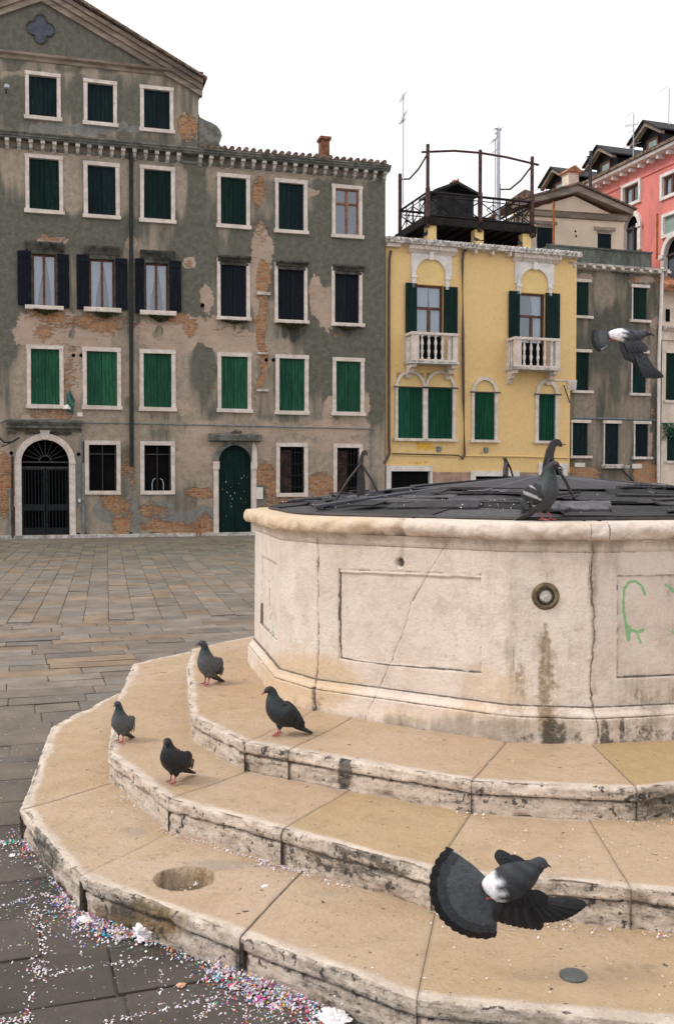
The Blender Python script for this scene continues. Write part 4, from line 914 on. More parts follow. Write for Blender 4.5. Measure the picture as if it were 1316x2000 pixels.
# ================================================================== RED HOTEL, receding on the right
dirR = math.atan2(1, -.354)          # away from the viewer
r0 = at_y(1316, 450, 38.0)
s_near = 9.0
o_ = np.array([r0[0]+math.cos(dirR)*12.0, r0[1]+math.sin(dirR)*12.0])      # origin at the far end, x runs toward the viewer
Rd = Facade('red_building', 'salmon red hotel with white framed windows and dormers, receding behind the roofs on the right', 'building', o_[0], o_[1], dirR+math.pi, M['wallR'])
URd = lambda x, y: Rd.uz(x, y)
u_end = 12.0+.6; zE = (URd(1150, 373)[1]+URd(1310, 293)[1])/2
def quad(x0, x1, yt0, yb0, yt1, yb1):
    ua, za = URd(x0, yt0); _, zb = URd(x0, yb0); ub, zc = URd(x1, yt1); _, zd = URd(x1, yb1)
    return ua, ub, (zb+zd)/2, (za+zc)/2
for q, kd in (((1214.8, 1252.2, 363.8, 408.9, 347.3, 394.6), 'glass'), ((1290.7, 1330, 343, 393.5, 325, 377), 'glass'), ((1293.4, 1335, 421, 467, 404, 452), 'shade')):
    u0, u1, z0, z1 = quad(*q); fw = .12; m = MB(); m.box(u0, u0+fw, -.08, .1, z0+fw, z1-fw); m.box(u1-fw, u1, -.08, .1, z0+fw, z1-fw); m.box(u0, u1, -.085, .1, z1-fw, z1); m.box(u0, u1, -.085, .1, z0, z0+fw)
    fo = m.build('window', M['white'], Rd.root); a, b, c, d = u0+fw, u1-fw, z0+fw, z1-fw; Rd.holes.append((u0+.06, u1-.06, z0+.06, z1-.06))
    if kd == 'glass':
        m = MB(); m.box(a, a+.1, .05, .12, c, d); m.box(b-.1, b, .05, .12, c, d); m.box((a+b)/2-.06, (a+b)/2+.06, .05, .12, c, d); m.box(a, b, .045, .115, d-.1, d); m.build('casement', M['brown'], fo)
        m = MB(); m.box(a, b, .08, .085, c, d); m.build('pane', M['glass'], fo); m = MB(); m.box(a, b, .19, .20, c, d); m.build('blind', M['iron'], fo)
        drape(Rd, fo, a, b, c, d, .14, (b-a)*.3, (b-a)*.3, -1); drape(Rd, fo, a, b, c, d, .14, (b-a)*.25, (b-a)*.25, 1)
    else:
        m = MB(); m.box(a, b, .05, .06, c, d); m.build('blind', M['green_shade'], fo)
for x0, x1, ysp, ytop, yb in ((1214.8, 1253, 452, 416, 500), (1293, 1345, 505, 470, 600)):
    u0, _ = URd(x0, ysp); u1, _ = URd(x1, ysp); zs = URd((x0+x1)/2, ysp-(8 if x0 < 1250 else 12))[1]; zb = URd(x0, yb)[1]; fw = .18; cu = (u0+u1)/2; ri = (u1-u0)/2-fw
    m = MB(); m.arch(cu, zs, ri, ri+fw, -.10, .1, 18); m.box(u0, u0+fw, -.10, .1, zb, zs); m.box(u1-fw, u1, -.10, .1, zb, zs); m.box(u0-.08, u0+fw+.02, -.16, -.1005, zs-.12, zs+.04); m.box(u1-fw-.02, u1+.08, -.16, -.1005, zs-.12, zs+.04)
    fo = m.build('arched_window', M['white'], Rd.root); Rd.holes.append((u0+.1, u1-.1, zb, zs+ri+.1, zs))
    m = MB(); m.box(u0+fw, u1-fw, .05, .12, zs-.05, zs+.05); m.box(cu-.05, cu+.05, .05, .12, zb, zs); m.box(u0+fw, u1-fw, .04, .12, zs-1.05, zs-.97); m.build('casement', M['iron'], fo)
    m = MB(); m.box(u0+fw-.05, u1-fw+.05, .16, .18, zb, zs); m.build('blind', M['blind'], fo); m = MB(); m.arch(cu, zs, .001, ri+.03, .13, .15, 16); m.build('fanlight', M['dark'], fo)
Rd.wall(0, u_end, 0, zE, None, .5)
m = MB(); m.box(.003, u_end, .31, 9, 0, zE-.05); m.build('side_wall', M['wallR'], Rd.root)
m = MB(); m.prof([(0, zE-.55), (-.05, zE-.52), (-.06, zE-.45), (0, zE-.43)], 0, u_end); m.build('string_course', M['wallR'], Rd.root)
m = MB(); m.prof([(0, zE-.03), (-.42, zE), (-.46, zE+.10), (0, zE+.12)], -.2, u_end+.2)
m.build('eaves', M['white'], Rd.root)
u = .3
while u < u_end: m = MB(); m.prism([(u-.06, zE-.17), (u+.06, zE-.17), (u+.06, zE-.035), (u-.06, zE-.035)], -.30, 0); m.build('bracket', M['white'], Rd.root); u += .58
m = MB(); m.prof([(-.52, zE+.12), (-.52, zE+.24), (4.5, zE+1.6), (4.5, zE+1.4), (0, zE+.12)], -.3, u_end+.3); m.build('roof', M['tile'], Rd.root)
def dormer(px0, px1, ytop, ybot, yo=1.0):
    u0, zt = Rd.uz(px0, ytop, yo); u1, _ = Rd.uz(px1, ytop, yo); zb = Rd.uz((px0+px1)/2, ybot, yo)[1]; return u0, u1, zb, zt
for px0, px1, pyt, pyb in ((1072, 1112, 335, 372), (1160, 1206, 293, 345), (1249, 1300, 245, 298)):
    u0, _ = Rd.uz(px0, (pyt+pyb)/2, .5); u1, _ = Rd.uz(px1, (pyt+pyb)/2, .5); um = (u0+u1)/2; zt = Rd.uz((px0+px1)/2-8, pyt, .5)[1]; zb = zE+.25; hw = (u1-u0)/2
    zs = zt-.62
    m = MB(); m.box(u0+.1, u1-.1, .56, 3.2, zb, zs); m.prism([(u0+.1, zs), (u1-.1, zs), (um, zt-.1)], .56, 3.2); dm = m.build('dormer', M['roofdk'], Rd.root)
    m = MB(); m.box(um-.28, um+.28, .50, .555, zb+.15, zs-.05); m.build('dormer_window', M['green_shade'], dm)
    m = MB(); m.box(um-.36, um-.28, .46, .555, zb+.1, zs); m.box(um+.28, um+.36, .46, .555, zb+.1, zs); m.box(um-.36, um+.36, .47, .556, zs-.05, zs+.03); m.build('window_frame', M['brown'], dm)
    m = MB()
    for sg in (-1, 1): m.prism([(um+sg*(hw+.15), zs-.12), (um+sg*(hw+.15), zs+.0), (um, zt+.0), (um, zt-.15)], .10, .30)
    m.build('dormer_gable_moulding', M['mould'], dm)
    m = MB()
    for sg in (-1, 1): m.prism([(um+sg*(hw+.22), zs+.01), (um+sg*(hw+.22), zs+.07), (um, zt+.09), (um, zt+.02)], .0, 3.4)
    m.build('dormer_roof', M['roofdk'], dm)
# chimney with a tiled cap between the beige gable and the red roof
ch = at_y(1113, 345, 41.5); cr = thing('chimney', 'pale chimney with a small tiled cap behind the beige gable', 'chimney', (ch[0], ch[1], ch[2]-2.2), R(20))
m = MB(); m.box(-.24, .24, -.25, .25, 0, 2.3); m.build('stack', M['wallC'], cr)
m = MB(); m.prism([(-.36, 2.3), (.36, 2.3), (.34, 2.36), (.0, 2.58), (-.34, 2.36)], -.36, .36); m.build('tiled_cap', M['tileor'], cr)
ch = at_y(1022, 378, 39); cr = thing('chimney', 'low tiled chimney behind the roof terrace railing', 'chimney', (ch[0], ch[1], ch[2]-2.2), R(10))
m = MB(); m.box(-.4, .4, -.3, .3, 0, 1.9); m.build('stack', M['wallC'], cr); m = MB(); m.prism([(-.6, 1.9), (.6, 1.9), (.1, 2.2), (-.1, 2.25)], -.4, .4); m.build('tiled_cap', M['tile'], cr)

# ================================================================== ROOF TERRACE (altana) on the yellow house
ya = 1.2
T = thing('roof_terrace', 'black wooden roof terrace with railings standing on the yellow house roof', 'roof terrace', (Yh.O[0], Yh.O[1], 0), THY)
def ty(px, py, y): return Yh.uz(px, py, y)
yb_ = ya+2.35
zdk = (ty(833, 432, ya)[1]+ty(1030, 452, ya)[1])/2; uf = [ty(833, 400, ya)[0], ty(935, 400, ya)[0], ty(1036, 400, ya)[0]]
ubk = [ty(785, 420, yb_)[0], None, ty(971, 400, yb_)[0]]
ubk = [uf[0], uf[1], uf[2]]
zpt = [ty(832, 283, ya)[1], ty(934, 294, ya)[1], ty(1034, 307, ya)[1]]
m = MB(); m.box(uf[0]-.1, uf[2]+.1, ya-.08, yb_+.1, zdk+.001, zdk+.10); m.build('deck', M['altana'], T)
m = MB(); m.box(uf[0]-.15, uf[2]+.15, ya-.14, ya-.081, zdk-.10, zdk+.14); m.box(uf[0]-.16, uf[0]-.101, ya-.08, yb_+.1, zdk-.1, zdk+.12); m.box(uf[2]+.101, uf[2]+.16, ya-.08, yb_+.1, zdk-.2, zdk+.12)
for i in range(9): x = uf[0]+(uf[2]-uf[0])*(i+.5)/9; m.box(x-.05, x+.05, ya-.2, yb_, zdk-.09, zdk)
m.build('fascia_beam', M['altana'], T)
for k in range(3):
    m = MB(); m.box(uf[k]-.06, uf[k]+.06, ya-.14, ya-.02, zdk-.2, zdk+1.1); m.box(uf[k]-.045, uf[k]+.045, ya-.12, ya-.03, zdk+1.1, zpt[k]); m.build('post', M['altred'], T)
for k in (0, 2):
    m = MB(); zz = ty(785, 340, yb_)[1] if k == 0 else ty(971, 359, yb_)[1]
    m.box(uf[k]-.05, uf[k]+.05, yb_-.05, yb_+.05, zdk-.9, zz); m.build('post', M['altred'], T)
def rail(p0, p1, z):     # railing with X panels between two plan points
    m = MB(); p0 = Vector(p0); p1 = Vector(p1); n = max(1, round((p1-p0).length/1.05))
    P = lambda t, zz: tuple(p0.lerp(p1, t))[:2]+(zz,)
    for zz in (z+.10, z+.86): m.tube([P(0, zz), P(1, zz)], .045, 4)
    m.tube([P(0, z+.72), P(1, z+.72)], .02, 4)
    for i in range(n):
        a, b = i/n, (i+1)/n
        m.tube([P(a, z+.12), P(a, z+.86)], .03, 4); m.tube([P(a, z+.12), P(b, z+.7)], .022, 4); m.tube([P(a, z+.7), P(b, z+.12)], .022, 4)
        c = (a+b)/2; m.tube([P(c, z+.12), P(c, z+.86)], .018, 4)
        m.tube([P(a+.25/n, z+.46), P(c, z+.64), P(b-.25/n, z+.46), P(c, z+.28), P(a+.25/n, z+.46)], .016, 4)
    m.build('railing', M['altana'], T)
rail((uf[0], ya-.08, 0), (uf[1], ya-.08, 0), zdk+.1); rail((uf[1], ya-.08, 0), (uf[2], ya-.08, 0), zdk+.1)
rail((uf[0], ya, 0), (uf[0], yb_, 0), zdk+.1); rail((uf[2], ya, 0), (uf[2], yb_, 0), zdk+.1); rail((uf[0], yb_, 0), (uf[2], yb_, 0), zdk+.1)
m = MB()
m.tube([(uf[0]-.22, ya-.08, zpt[0]-.28), ((uf[0]+uf[1])/2, ya-.08, zpt[1]-.13), (uf[1], ya-.08, zpt[1]-.10), ((uf[1]+uf[2])/2, ya-.08, zpt[2]-.12), (uf[2]+.25, ya-.08, zpt[2]-.26)], .038, 6); m.build('top_pole', M['altred'], T)
for k in (0, 2):
    zz = ty(785, 348, yb_)[1] if k == 0 else ty(972, 367, yb_)[1]
    m = MB(); m.tube([(uf[k], ya-.08, zpt[k]-.3), (uf[k], ya+.7, (zpt[k]*.6+zz*.4)-.42), (uf[k], ya+1.5, (zpt[k]*.3+zz*.7)-.40), (uf[k], yb_, zz-.05)], .032, 6); m.build('side_pole', M['altred'], T)
zr_ = zTop+.15
for px_ in (843, 935, 1028):
    u = ty(px_, 455, ya)[0]; m = MB(); m.box(u-.16, u+.16, ya-.02, ya+.28, zr_-.1, zdk-.11); m.build('pillar', M['yplain'], T)
m = MB(); m.box(uf[0]-.1, uf[2]+.1, yb_-.3, yb_-.2, zTop+.6, zdk-.01); m.build('under_deck_shade', M['dark'], T)  # near-black sheet painting the shade beneath the deck
m = MB(); a_ = ty(1000, 470, ya+.3); m.prof([(ya+.3, zr_), (ya+2, zr_), (ya+2, zr_+1.0)], uf[2]-.6, uf[2]-.4); m.build('stair_side', M['wallB'], T)
# gabled roof hatch behind the railing
u0, _ = ty(842, 380, ya+1.1); u1, _ = ty(930, 380, ya+1.1); zt = ty(888, 358, ya+1.1)[1]; ze = ty(888, 377, ya+1.1)[1]
hr = thing('roof_hatch', 'dark gabled roof hatch standing on the roof terrace behind its railing', 'roof hatch', (Yh.O[0], Yh.O[1], 0), THY)
m = MB(); m.box(u0+.15, u1-.15, ya+1.0, ya+2.1, zdk+.11, ze-.05); m.build('hatch_wall', M['roofdk'], hr)
m = MB(); um = (u0+u1)/2; m.prism([(u0, ze-.10), (u0, ze-.02), (um, zt), (u1, ze-.02), (u1, ze-.10), (um, zt-.10)], ya+.8, ya+2.2); m.build('hatch_roof', M['roofdk'], hr)
m = MB(); m.box(um-.1, um+.1, ya+.9, ya+1.1, zt-.05, zt+.06); m.build('ridge_cap', M['tileor'], hr)
# ================================================================== aerials and poles
def mast(px, ytop, ybot, depth, r, label, arms=(), mat='grey_metal', name='aerial', grp=None, rz=0.3):
    b = at_y(px, ybot, depth); t = at_y(px, ytop, depth); h = t[2]-b[2]
    o = thing(name, label, 'aerial', tuple(b), rz, grp)
    m = MB(); m.tube([(0, 0, 0), (0, 0, h)], r, 6); m.build('mast', M[mat], o)
    s = depth/FPX
    for (dy, x0, x1, dz, el) in arms:
        z = h-dy*s; m = MB(); m.tube([(x0*s, 0, z-dz*s/2), (x1*s, 0, z+dz*s/2)], max(.012, r*.5), 5)
        for e in range(el):
            f = (e+.5)/el; xx = (x0+(x1-x0)*f)*s; zz = z-dz*s/2+dz*s*f; m.tube([(xx, -.28, zz), (xx, .28, zz)], .011, 4)
        m.build('aerial_arm', M[mat], o)
    return o
mast(787, 185, 400, 33.5, .02, 'tall thin aerial on the back left post of the roof terrace', ((5, -5, 2, 18, 3), (42, -4, 5, 22, 4), (52, -7, 2, 5, 2)))
mast(972, 252, 440, 36, .065, 'thick pale mast behind the roof terrace', ((0, -8, 6, 0, 2), (6, 5, -7, -8, 0)))
mast(966, 270, 420, 35, .02, 'slim aerial beside the thick pale mast', ((3, -6, 3, 12, 3), (24, -3, 4, 6, 2)))
mast(1236, 222, 305, 40, .022, 'aerial with five arms above the red roof between two dormers', ((2, -17, 0, 10, 0), (22, -19, 10, 6, 2), (34, -12, 2, 8, 0), (45, -10, 2, 10, 0), (60, -22, 16, 14, 0)))
mast(1305, 173, 250, 40, .022, 'aerial with one long slanting arm at the top right corner', ((2, -23, 0, 14, 0),))
mast(1152, 295, 372, 41, .06, 'dark aerial with dishes behind the middle dormer', ((10, -8, 6, 4, 2), (24, -7, 6, 0, 2), (38, -24, 0, 26, 0)), 'iron')
mast(1066, 368, 385, 41, .015, 'low bent aerial behind the beige gable', ((0, -25, 0, 12, 0),), 'iron')
for px_, yt, yb, dep, lb in ((1080, 396, 490, 34.3, 'tall rusty orange flue pole in front of the beige house'), (1282, 419, 500, 36.2, 'dark red pole in front of the red hotel')):
    b = at_y(px_, yb+6, dep); t = at_y(px_, yt, dep); o = thing('rusty_pole', lb, 'pole', tuple(b), 0)
    m = MB(); m.tube([(0, 0, 0), (0, 0, t[2]-b[2])], .042, 8); m.build('shaft', M['rust'], o); m = MB(); m.tube([(0, 0, t[2]-b[2]), (0, 0, t[2]-b[2]+.04)], [.055, .02], 8); m.build('cap', M['rust'], o)
# ================================================================== WELL GEOMETRY
H1, H2, H3 = .145, .292, .432
HM, HLOW, HN, HR0, HR1 = .606, .5555, 1.350, 1.404, 1.497
W1, W2, W3, W4 = [on_z(x, y, HM)[:2] for x, y in ((549, 1305), (619, 1325.5), (992.6, 1375.6), (1151.7, 1380.6))]
Lw = np.linalg.norm(W3-W2); sw = np.linalg.norm(W4-W3)
ap = (Lw+2*sw/1.848)/.8284
tw = (W3-W2)/Lw; nin = np.array([-tw[1], tw[0]]); CEN = (W2+W3)/2+nin*ap
def ring_from(obs, h):
    pts = {k: on_z(x, y, h)[:2] for k, (x, y) in obs.items()} if h is not None else obs
    rad = np.mean([np.linalg.norm(p-CEN) for p in pts.values()])
    base = math.atan2(*(W2-CEN)[::-1]); halfL = math.atan(Lw/2/ap); step = 2*halfL; short = math.pi/4-step
    ang = {}; a = base
    for k in range(2, 18):
        ang[k % 16] = a; a += step if k % 2 == 0 else short
    V = []
    for k in range(16):
        V.append(pts[k] if k in pts else CEN+rad*np.array([math.cos(ang[k]), math.sin(ang[k])]))
    return np.array(V)
d01 = on_z(504, 1253, HM)[:2]-W1; d01 /= np.linalg.norm(d01)
d45 = on_z(1316, 1373, HM)[:2]-W4; d45 /= np.linalg.norm(d45)
RW = ring_from({0: W1+d01*Lw, 1: W1, 2: W2, 3: W3, 4: W4, 5: W4+d45*Lw}, None)
def far(a, b, h, L):
    p, q = on_z(*a, h)[:2], on_z(*b, h)[:2]; return p+(q-p)/np.linalg.norm(q-p)*L
R1 = ring_from({15: (315, 1312), 0: (102, 1417), 1: (40, 1580), 2: (152, 1713), 3: (814, 1953)}, H1)
R1[4] = far((814, 1953), (1316, 2001), H1, 1.0); R1[14] = far((102, 1417), (490, 1257), H1, 2.2) if False else R1[14]
R2 = ring_from({1: (211, 1472), 2: (326, 1560), 3: (842, 1701), 0: (226, 1372)}, H2)
R2[4] = far((842, 1701), (1316, 1743), H2, .95)
R3 = ring_from({0: (364, 1307), 1: (373, 1398), 2: (476, 1450), 3: (920, 1526), 4: (1242, 1541)}, H3)
R3[5] = far((1242, 1541), (1316, 1534), H3, 1.3)
def offset_ring(V, d):
    n = len(V); out = []
    for i in range(n):
        a, b, c = V[i-1], V[i], V[(i+1) % n]
        t1 = (b-a)/np.linalg.norm(b-a); t2 = (c-b)/np.linalg.norm(c-b)
        n1 = np.array([t1[1], -t1[0]]); n2 = np.array([t2[1], -t2[0]])
        m = n1+n2; m /= np.linalg.norm(m); out.append(b+m*d/max(.5, m@n1))
    return np.array(out)
# orientation check: rings run counter-clockwise seen from above
def ring_pt(V, s):
    s = np.asarray(s) % 16; k = np.floor(s).astype(int) % 16; f = (s-np.floor(s))[:, None]
    return V[k]*(1-f)+V[(k+1) % 16]*f
def ring_smooth(V, s, w):
    return (ring_pt(V, s-w)+ring_pt(V, s-w*.5)+ring_pt(V, s)*2+ring_pt(V, s+w*.5)+ring_pt(V, s+w))/6
def s_of(V, h, px, py=None):
    """fractional ring position whose edge at height h projects on photo column px"""
    s = np.linspace(0.02, 4.98, 4000); P = ring_pt(V, s); X, Y = proj(np.column_stack([P, np.full(len(s), h)]))
    d = np.abs(X-px) if py is None else np.hypot(X-px, Y-py)
    return float(s[np.argmin(d)])
def s_samples(V, s0, s1, ds, dback):
    out = [s0]; s = s0
    while True:
        k = int(math.floor(s+1e-6)) % 16; L = np.linalg.norm(V[(k+1) % 16]-V[k])
        vis = (s % 16 < 5.2) or (s % 16 > 14.3)
        nx = min(s+(ds if vis else dback)/L, math.floor(s+1e-6)+1)
        if nx >= s1-1e-6: out.append(s1); break
        out.append(nx); s = nx
    return np.array(out)
def step_mat():
    t = NT('worn_istrian_steps', .62, .35)
    _, tan, lich, och = t.attr('mask'); _, jd, tint, grey = t.attr('mask2')
    n1 = t.noise(2.3, 9, .68); n2 = t.noise(9, 9, .72); n3 = t.noise(60, 6, .68); nl = t.noise(7, 10, .78, (1, 1, 6)); nsp = t.noise(34, 6, .72)
    nst2 = t.noise(10, 7, .7, (1, 1, .2)); amp = lambda n, k: t.math('MULTIPLY', t.math('SUBTRACT', n, .5), k)
    pale = t.mix(t.step(n2, .1, .9), (.54, .45, .37), (.74, .64, .54))
    tn = t.mix(t.step(n1, .3, .7), (.56, .425, .31), (.50, .37, .24)); tn = t.mix(t.step(nsp, .3, 1, 0, .35), tn, (.33, .22, .13)); tn = t.mix(t.step(t.noise(4.5, 8, .7, (1, 1, 1)), .5, 1, 0, .5), tn, (.63, .50, .385))
    tn = t.mix(t.step(t.noise(1.1, 5, .55), .35, .9, 0, .6), tn, (.52, .36, .25)); tn = t.mix(t.step(n2, .4, .75, 0, .55), tn, (.53, .385, .26))
    co = t.mix(t.step(t.math('ADD', tan, t.math('ADD', amp(n2, .55), amp(n1, .35))), .2, .8), pale, tn)
    co = t.mix(t.math('MULTIPLY', t.math('MULTIPLY', tint, t.step(tan, .1, .7)), .9), co, t.mix(n2, (.40, .27, .115), (.47, .335, .16)))
    co = t.mix(t.step(t.math('ADD', grey, amp(n2, .5)), .3, .8, 0, .6), co, (.30, .265, .225))
    co = t.mix(t.step(t.math('ADD', och, t.math('ADD', amp(n2, .6), amp(nst2, .7))), .35, .95, 0, .85), co, t.mix(t.step(n1, .4, .6), (.10, .075, .025), (.20, .12, .035)))
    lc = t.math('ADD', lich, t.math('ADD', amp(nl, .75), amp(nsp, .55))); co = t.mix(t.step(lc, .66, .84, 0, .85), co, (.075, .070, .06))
    co = t.mix(t.step(t.math('ADD', t.noise(24, 5, .62, raw=True), t.math('MULTIPLY', lich, .13)), .665, .70, 0, .85), co, (.035, .033, .03))
    pit = t.step(t.noise(42, 4, .65, raw=True), .655, .70, 0, .75); co = t.mix(pit, co, (.12, .09, .06))
    ln = t.noise(2.2, 6, .8, (1, 1, 1), 2.5, raw=True); vein = t.math('ABSOLUTE', t.math('SUBTRACT', ln, .5)); co = t.mix(t.step(vein, .0, .006, .35, 0), co, (.16, .12, .08))
    co = t.mix(t.step(t.noise(5, 8, .78, raw=True), .57, .66, 0, .4), co, (.26, .19, .12))
    co = t.mix(t.math('MULTIPLY', jd, t.step(n2, .0, .8, .4, 1)), co, (.13, .11, .09))
    t.col(co); t.rough(t.step(n2, .3, .7, .5, .75))
    h = t.math('ADD', t.math('ADD', t.math('MULTIPLY', n3, .5), t.math('MULTIPLY', n2, .8)), t.math('MULTIPLY', t.step(lc, .5, .75), -.5))
    t.bump(h, .8, .008); return t.m
MS = step_mat()
HOLE = on_z(361, 1716, H1)[:2]; HR = .112
def step_block(V, Vin, h, H, s0, s1, par, idx, ds=.012, tint=0, dz=0, doff=0, endr=.02):
    hole = h == H1 and s0 < 2.2 < s1
    s = s_samples(V, s0, s1, .0065 if hole else ds, .12); Po = ring_smooth(V, s, .018); Pi = ring_pt(Vin, s)
    D = Po-Pi; w = np.linalg.norm(D, axis=1); D = D/w[:, None]; ns = len(s)
    r = .008+.014*vnoise(Po[:, 0]*4, Po[:, 1]*4, idx, 5)**1.5
    nt_ = max(6, int(w.mean()/(.0065 if hole else .017))); t = np.linspace(0, 1, nt_)
    # profile columns: (offset fraction, absolute offset, dz)
    cols = [(-(w-r)*(1-tt)-r, np.zeros(ns)) for tt in t]
    for a in np.linspace(0, 90, 6)[1:]: cols.append((-r+r*math.sin(R(a)), -r+r*math.cos(R(a))))
    lip = .050+.006*(vnoise(Po[:, 0]*5, Po[:, 1]*5, 3, 8)-.5)
    z0 = -r
    for f in (.35, .7, 1): cols.append((np.zeros(ns), -r-(lip-r)*f))
    cols.append((np.full(ns, -.013), -lip-.003)); cols.append((np.full(ns, -.015), -lip-.008))
    nr = 7
    for f in np.linspace(.12, 1, nr): cols.append((np.full(ns, -.010), -lip-.008-(H-lip-.008)*f))
    nc = len(cols)
    O = np.array([c[0] for c in cols]).T; Z = np.array([c[1] for c in cols]).T+h+dz
    is_t = np.arange(nc) < nt_
    XY = Po[:, None, :]+D[:, None, :]*(O[..., None]+doff)
    X, Y = XY[..., 0], XY[..., 1]
    lowf = fbm(X*2.2, Y*2.2, 0, 21, 3)-.5; mid = fbm(X*11, Y*11, Z*11, 33, 3)-.5; fine = fbm(X*40, Y*40, Z*40, 41, 2)-.5
    Z = Z+np.where(is_t[None, :], lowf*.018+mid*.008+fine*.002, lowf*.010+mid*.006)
    edge = ~is_t
    chip = sstep(.56, .72, fbm(X*9, Y*9, Z*14, 55, 4))*edge[None, :]
    stri = (fbm(X*4, Y*4, Z*75, 58, 2)-.5)
    out_ = np.where(edge[None, :], mid*.020+fine*.010+stri*.012, 0)-chip*.016
    XY = XY+D[:, None, :]*out_[..., None]
    # sag of the block ends
    de = np.minimum(s-s0, s1-s)[:, None]; k0 = int(math.floor(s0+1e-6)) % 16; L0 = np.linalg.norm(V[(k0+1) % 16]-V[k0])
    er = sstep(.007/L0, 0, de); Z = Z-er*.003; ee = edge[None, :]*sstep(-.02, -.10, Z-h)*sstep(.03/L0, 0, s[:, None]-s0)*(1 if (h == H1 and 2 < s0 < 3) else .12); XY = XY-D[:, None, :]*(ee*.022)[..., None]
    if h == H1:
        dh = np.hypot(XY[..., 0]-HOLE[0], XY[..., 1]-HOLE[1])+(fbm(X*14, Y*14, 0, 5, 2)-.5)*.012
        Z = Z-.074*sstep(HR+.005, HR-.006, dh)*is_t[None, :]
    V3 = np.dstack([XY, Z]).reshape(-1, 3)
    I = np.arange(ns*nc).reshape(ns, nc)
    F = np.stack([I[:-1, :-1], I[1:, :-1], I[1:, 1:], I[:-1, 1:]], -1).reshape(-1, 4)
    # end faces
    capV = []; capF = []; nb = len(V3)
    for e, fl in ((0, False), (ns-1, True)):
        top = V3.reshape(ns, nc, 3)[e]; b = nb+len(capV); bot = top.copy(); bot[:, 2] = h-H-.001
        capV += list(top)+list(bot)
        for i in range(nc-1):
            q = (b+i, b+i+1, b+nc+i+1, b+nc+i); capF.append(q if not fl else q[::-1])
    dist_edge = -O
    tanm = np.where(is_t[None, :], sstep(.015, .09, dist_edge-.0*w[:, None]+.05*(mid+lowf)), 0)
    inner = (w[:, None]-dist_edge)
    tanm = tanm*(.35+.65*sstep(.02, .12, inner+.06*lowf))
    jl = np.clip(sstep(.005/L0, 0, de)*.45, 0, 1)*np.ones_like(Z)
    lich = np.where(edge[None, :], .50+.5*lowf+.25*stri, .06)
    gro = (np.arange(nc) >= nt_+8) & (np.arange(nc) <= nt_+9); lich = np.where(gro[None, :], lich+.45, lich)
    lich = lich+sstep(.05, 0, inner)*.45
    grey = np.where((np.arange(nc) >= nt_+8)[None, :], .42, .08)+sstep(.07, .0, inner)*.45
    och = np.zeros_like(Z)
    PX, PY = proj(np.dstack([XY, Z]))
    if h == H1:
        och += ell(PX, PY, 270, 1800, 85, 42, .9)*edge[None, :]*1.25; lich += ell(PX, PY, 225, 1775, 26, 22, .9)*edge[None, :]*.3
        och += ell(PX, PY, 780, 1990, 120, 25, .5)*edge[None, :]*.4
        lich += ell(PX, PY, 470, 1880, 12, 40, .4)*.5*edge[None, :]+ell(PX, PY, 90, 1650, 30, 60, .5)*.3*edge[None, :]
        brown_shade = sstep(HR+.03, HR-.01, np.hypot(XY[..., 0]-HOLE[0], XY[..., 1]-HOLE[1])); och += brown_shade*.85*is_t[None, :]  # brown of the hollow, deepened to paint in its depth shade
    if h == H1:
        gz = ell(PX, PY, 262, 1625, 40, 12, .6)+ell(PX, PY, 460, 1690, 140, 12, .5)+ell(PX, PY, 650, 1745, 60, 9, .5); gz = gz*(.3+.9*fbm(X*9, Y*9, 0, 71, 3)); grey += gz*.65
    if h == H2:
        lich += ell(PX, PY, 700, 1680, 110, 28, .6)*.28*edge[None, :]+ell(PX, PY, 1000, 1740, 120, 25, .6)*.12*edge[None, :]
        lich -= ell(PX, PY, 430, 1600, 100, 40, .4)*.1
    if h == H3:
        lich += ell(PX, PY, 673, 1510, 12, 34, .3)*.9*edge[None, :]+ell(PX, PY, 520, 1480, 60, 22, .5)*.25*edge[None, :]+ell(PX, PY, 1290, 1570, 60, 30, .5)*.25*edge[None, :]
        och += ell(PX, PY, 435, 1357, 14, 4, .4)*.5
    f = lambda a: np.clip(a, 0, 1).reshape(-1)
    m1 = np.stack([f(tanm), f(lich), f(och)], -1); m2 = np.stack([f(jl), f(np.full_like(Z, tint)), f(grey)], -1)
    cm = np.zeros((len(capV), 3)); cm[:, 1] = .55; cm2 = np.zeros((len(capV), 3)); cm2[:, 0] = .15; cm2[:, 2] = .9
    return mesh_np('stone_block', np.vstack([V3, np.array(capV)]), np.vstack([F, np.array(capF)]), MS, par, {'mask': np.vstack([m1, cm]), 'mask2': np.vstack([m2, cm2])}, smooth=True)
PL = thing('stepped_base', 'three worn octagonal stone steps carrying the old well', 'steps', (0, 0, 0))
M['mortar'] = simple('grey_mortar_bed', (.17, .155, .135), .3, 20, .95, dirt=((.07, .065, .055), .7), bump=.7)
specs = (
    (R1, R2, H1, H1, [(40, 1580), (152, 1713), (470, 1825), (814, 1953)], [5.3, 6.4, 8.1, 9.5, 11, 12.6, 14.2, 15.45], [.12, .0, .16, .38, .10]),
    (R2, R3, H2, H2-H1, [(326, 1560), (551, 1614), (842, 1701), (1231, 1737)], [5.5, 6.9, 8.4, 10, 11.6, 13.1, 14.5, 15.7], [.04, .62, .14, .30, .2]),
    (R3, RW, H3, H3-H2, [(476, 1450), (563, 1467), (920, 1526), (1242, 1541)], [5.6, 6.6, 8, 9.4, 10.9, 12.2, 13.8, 15.2], [.10, .03, .14, .85, .30]))
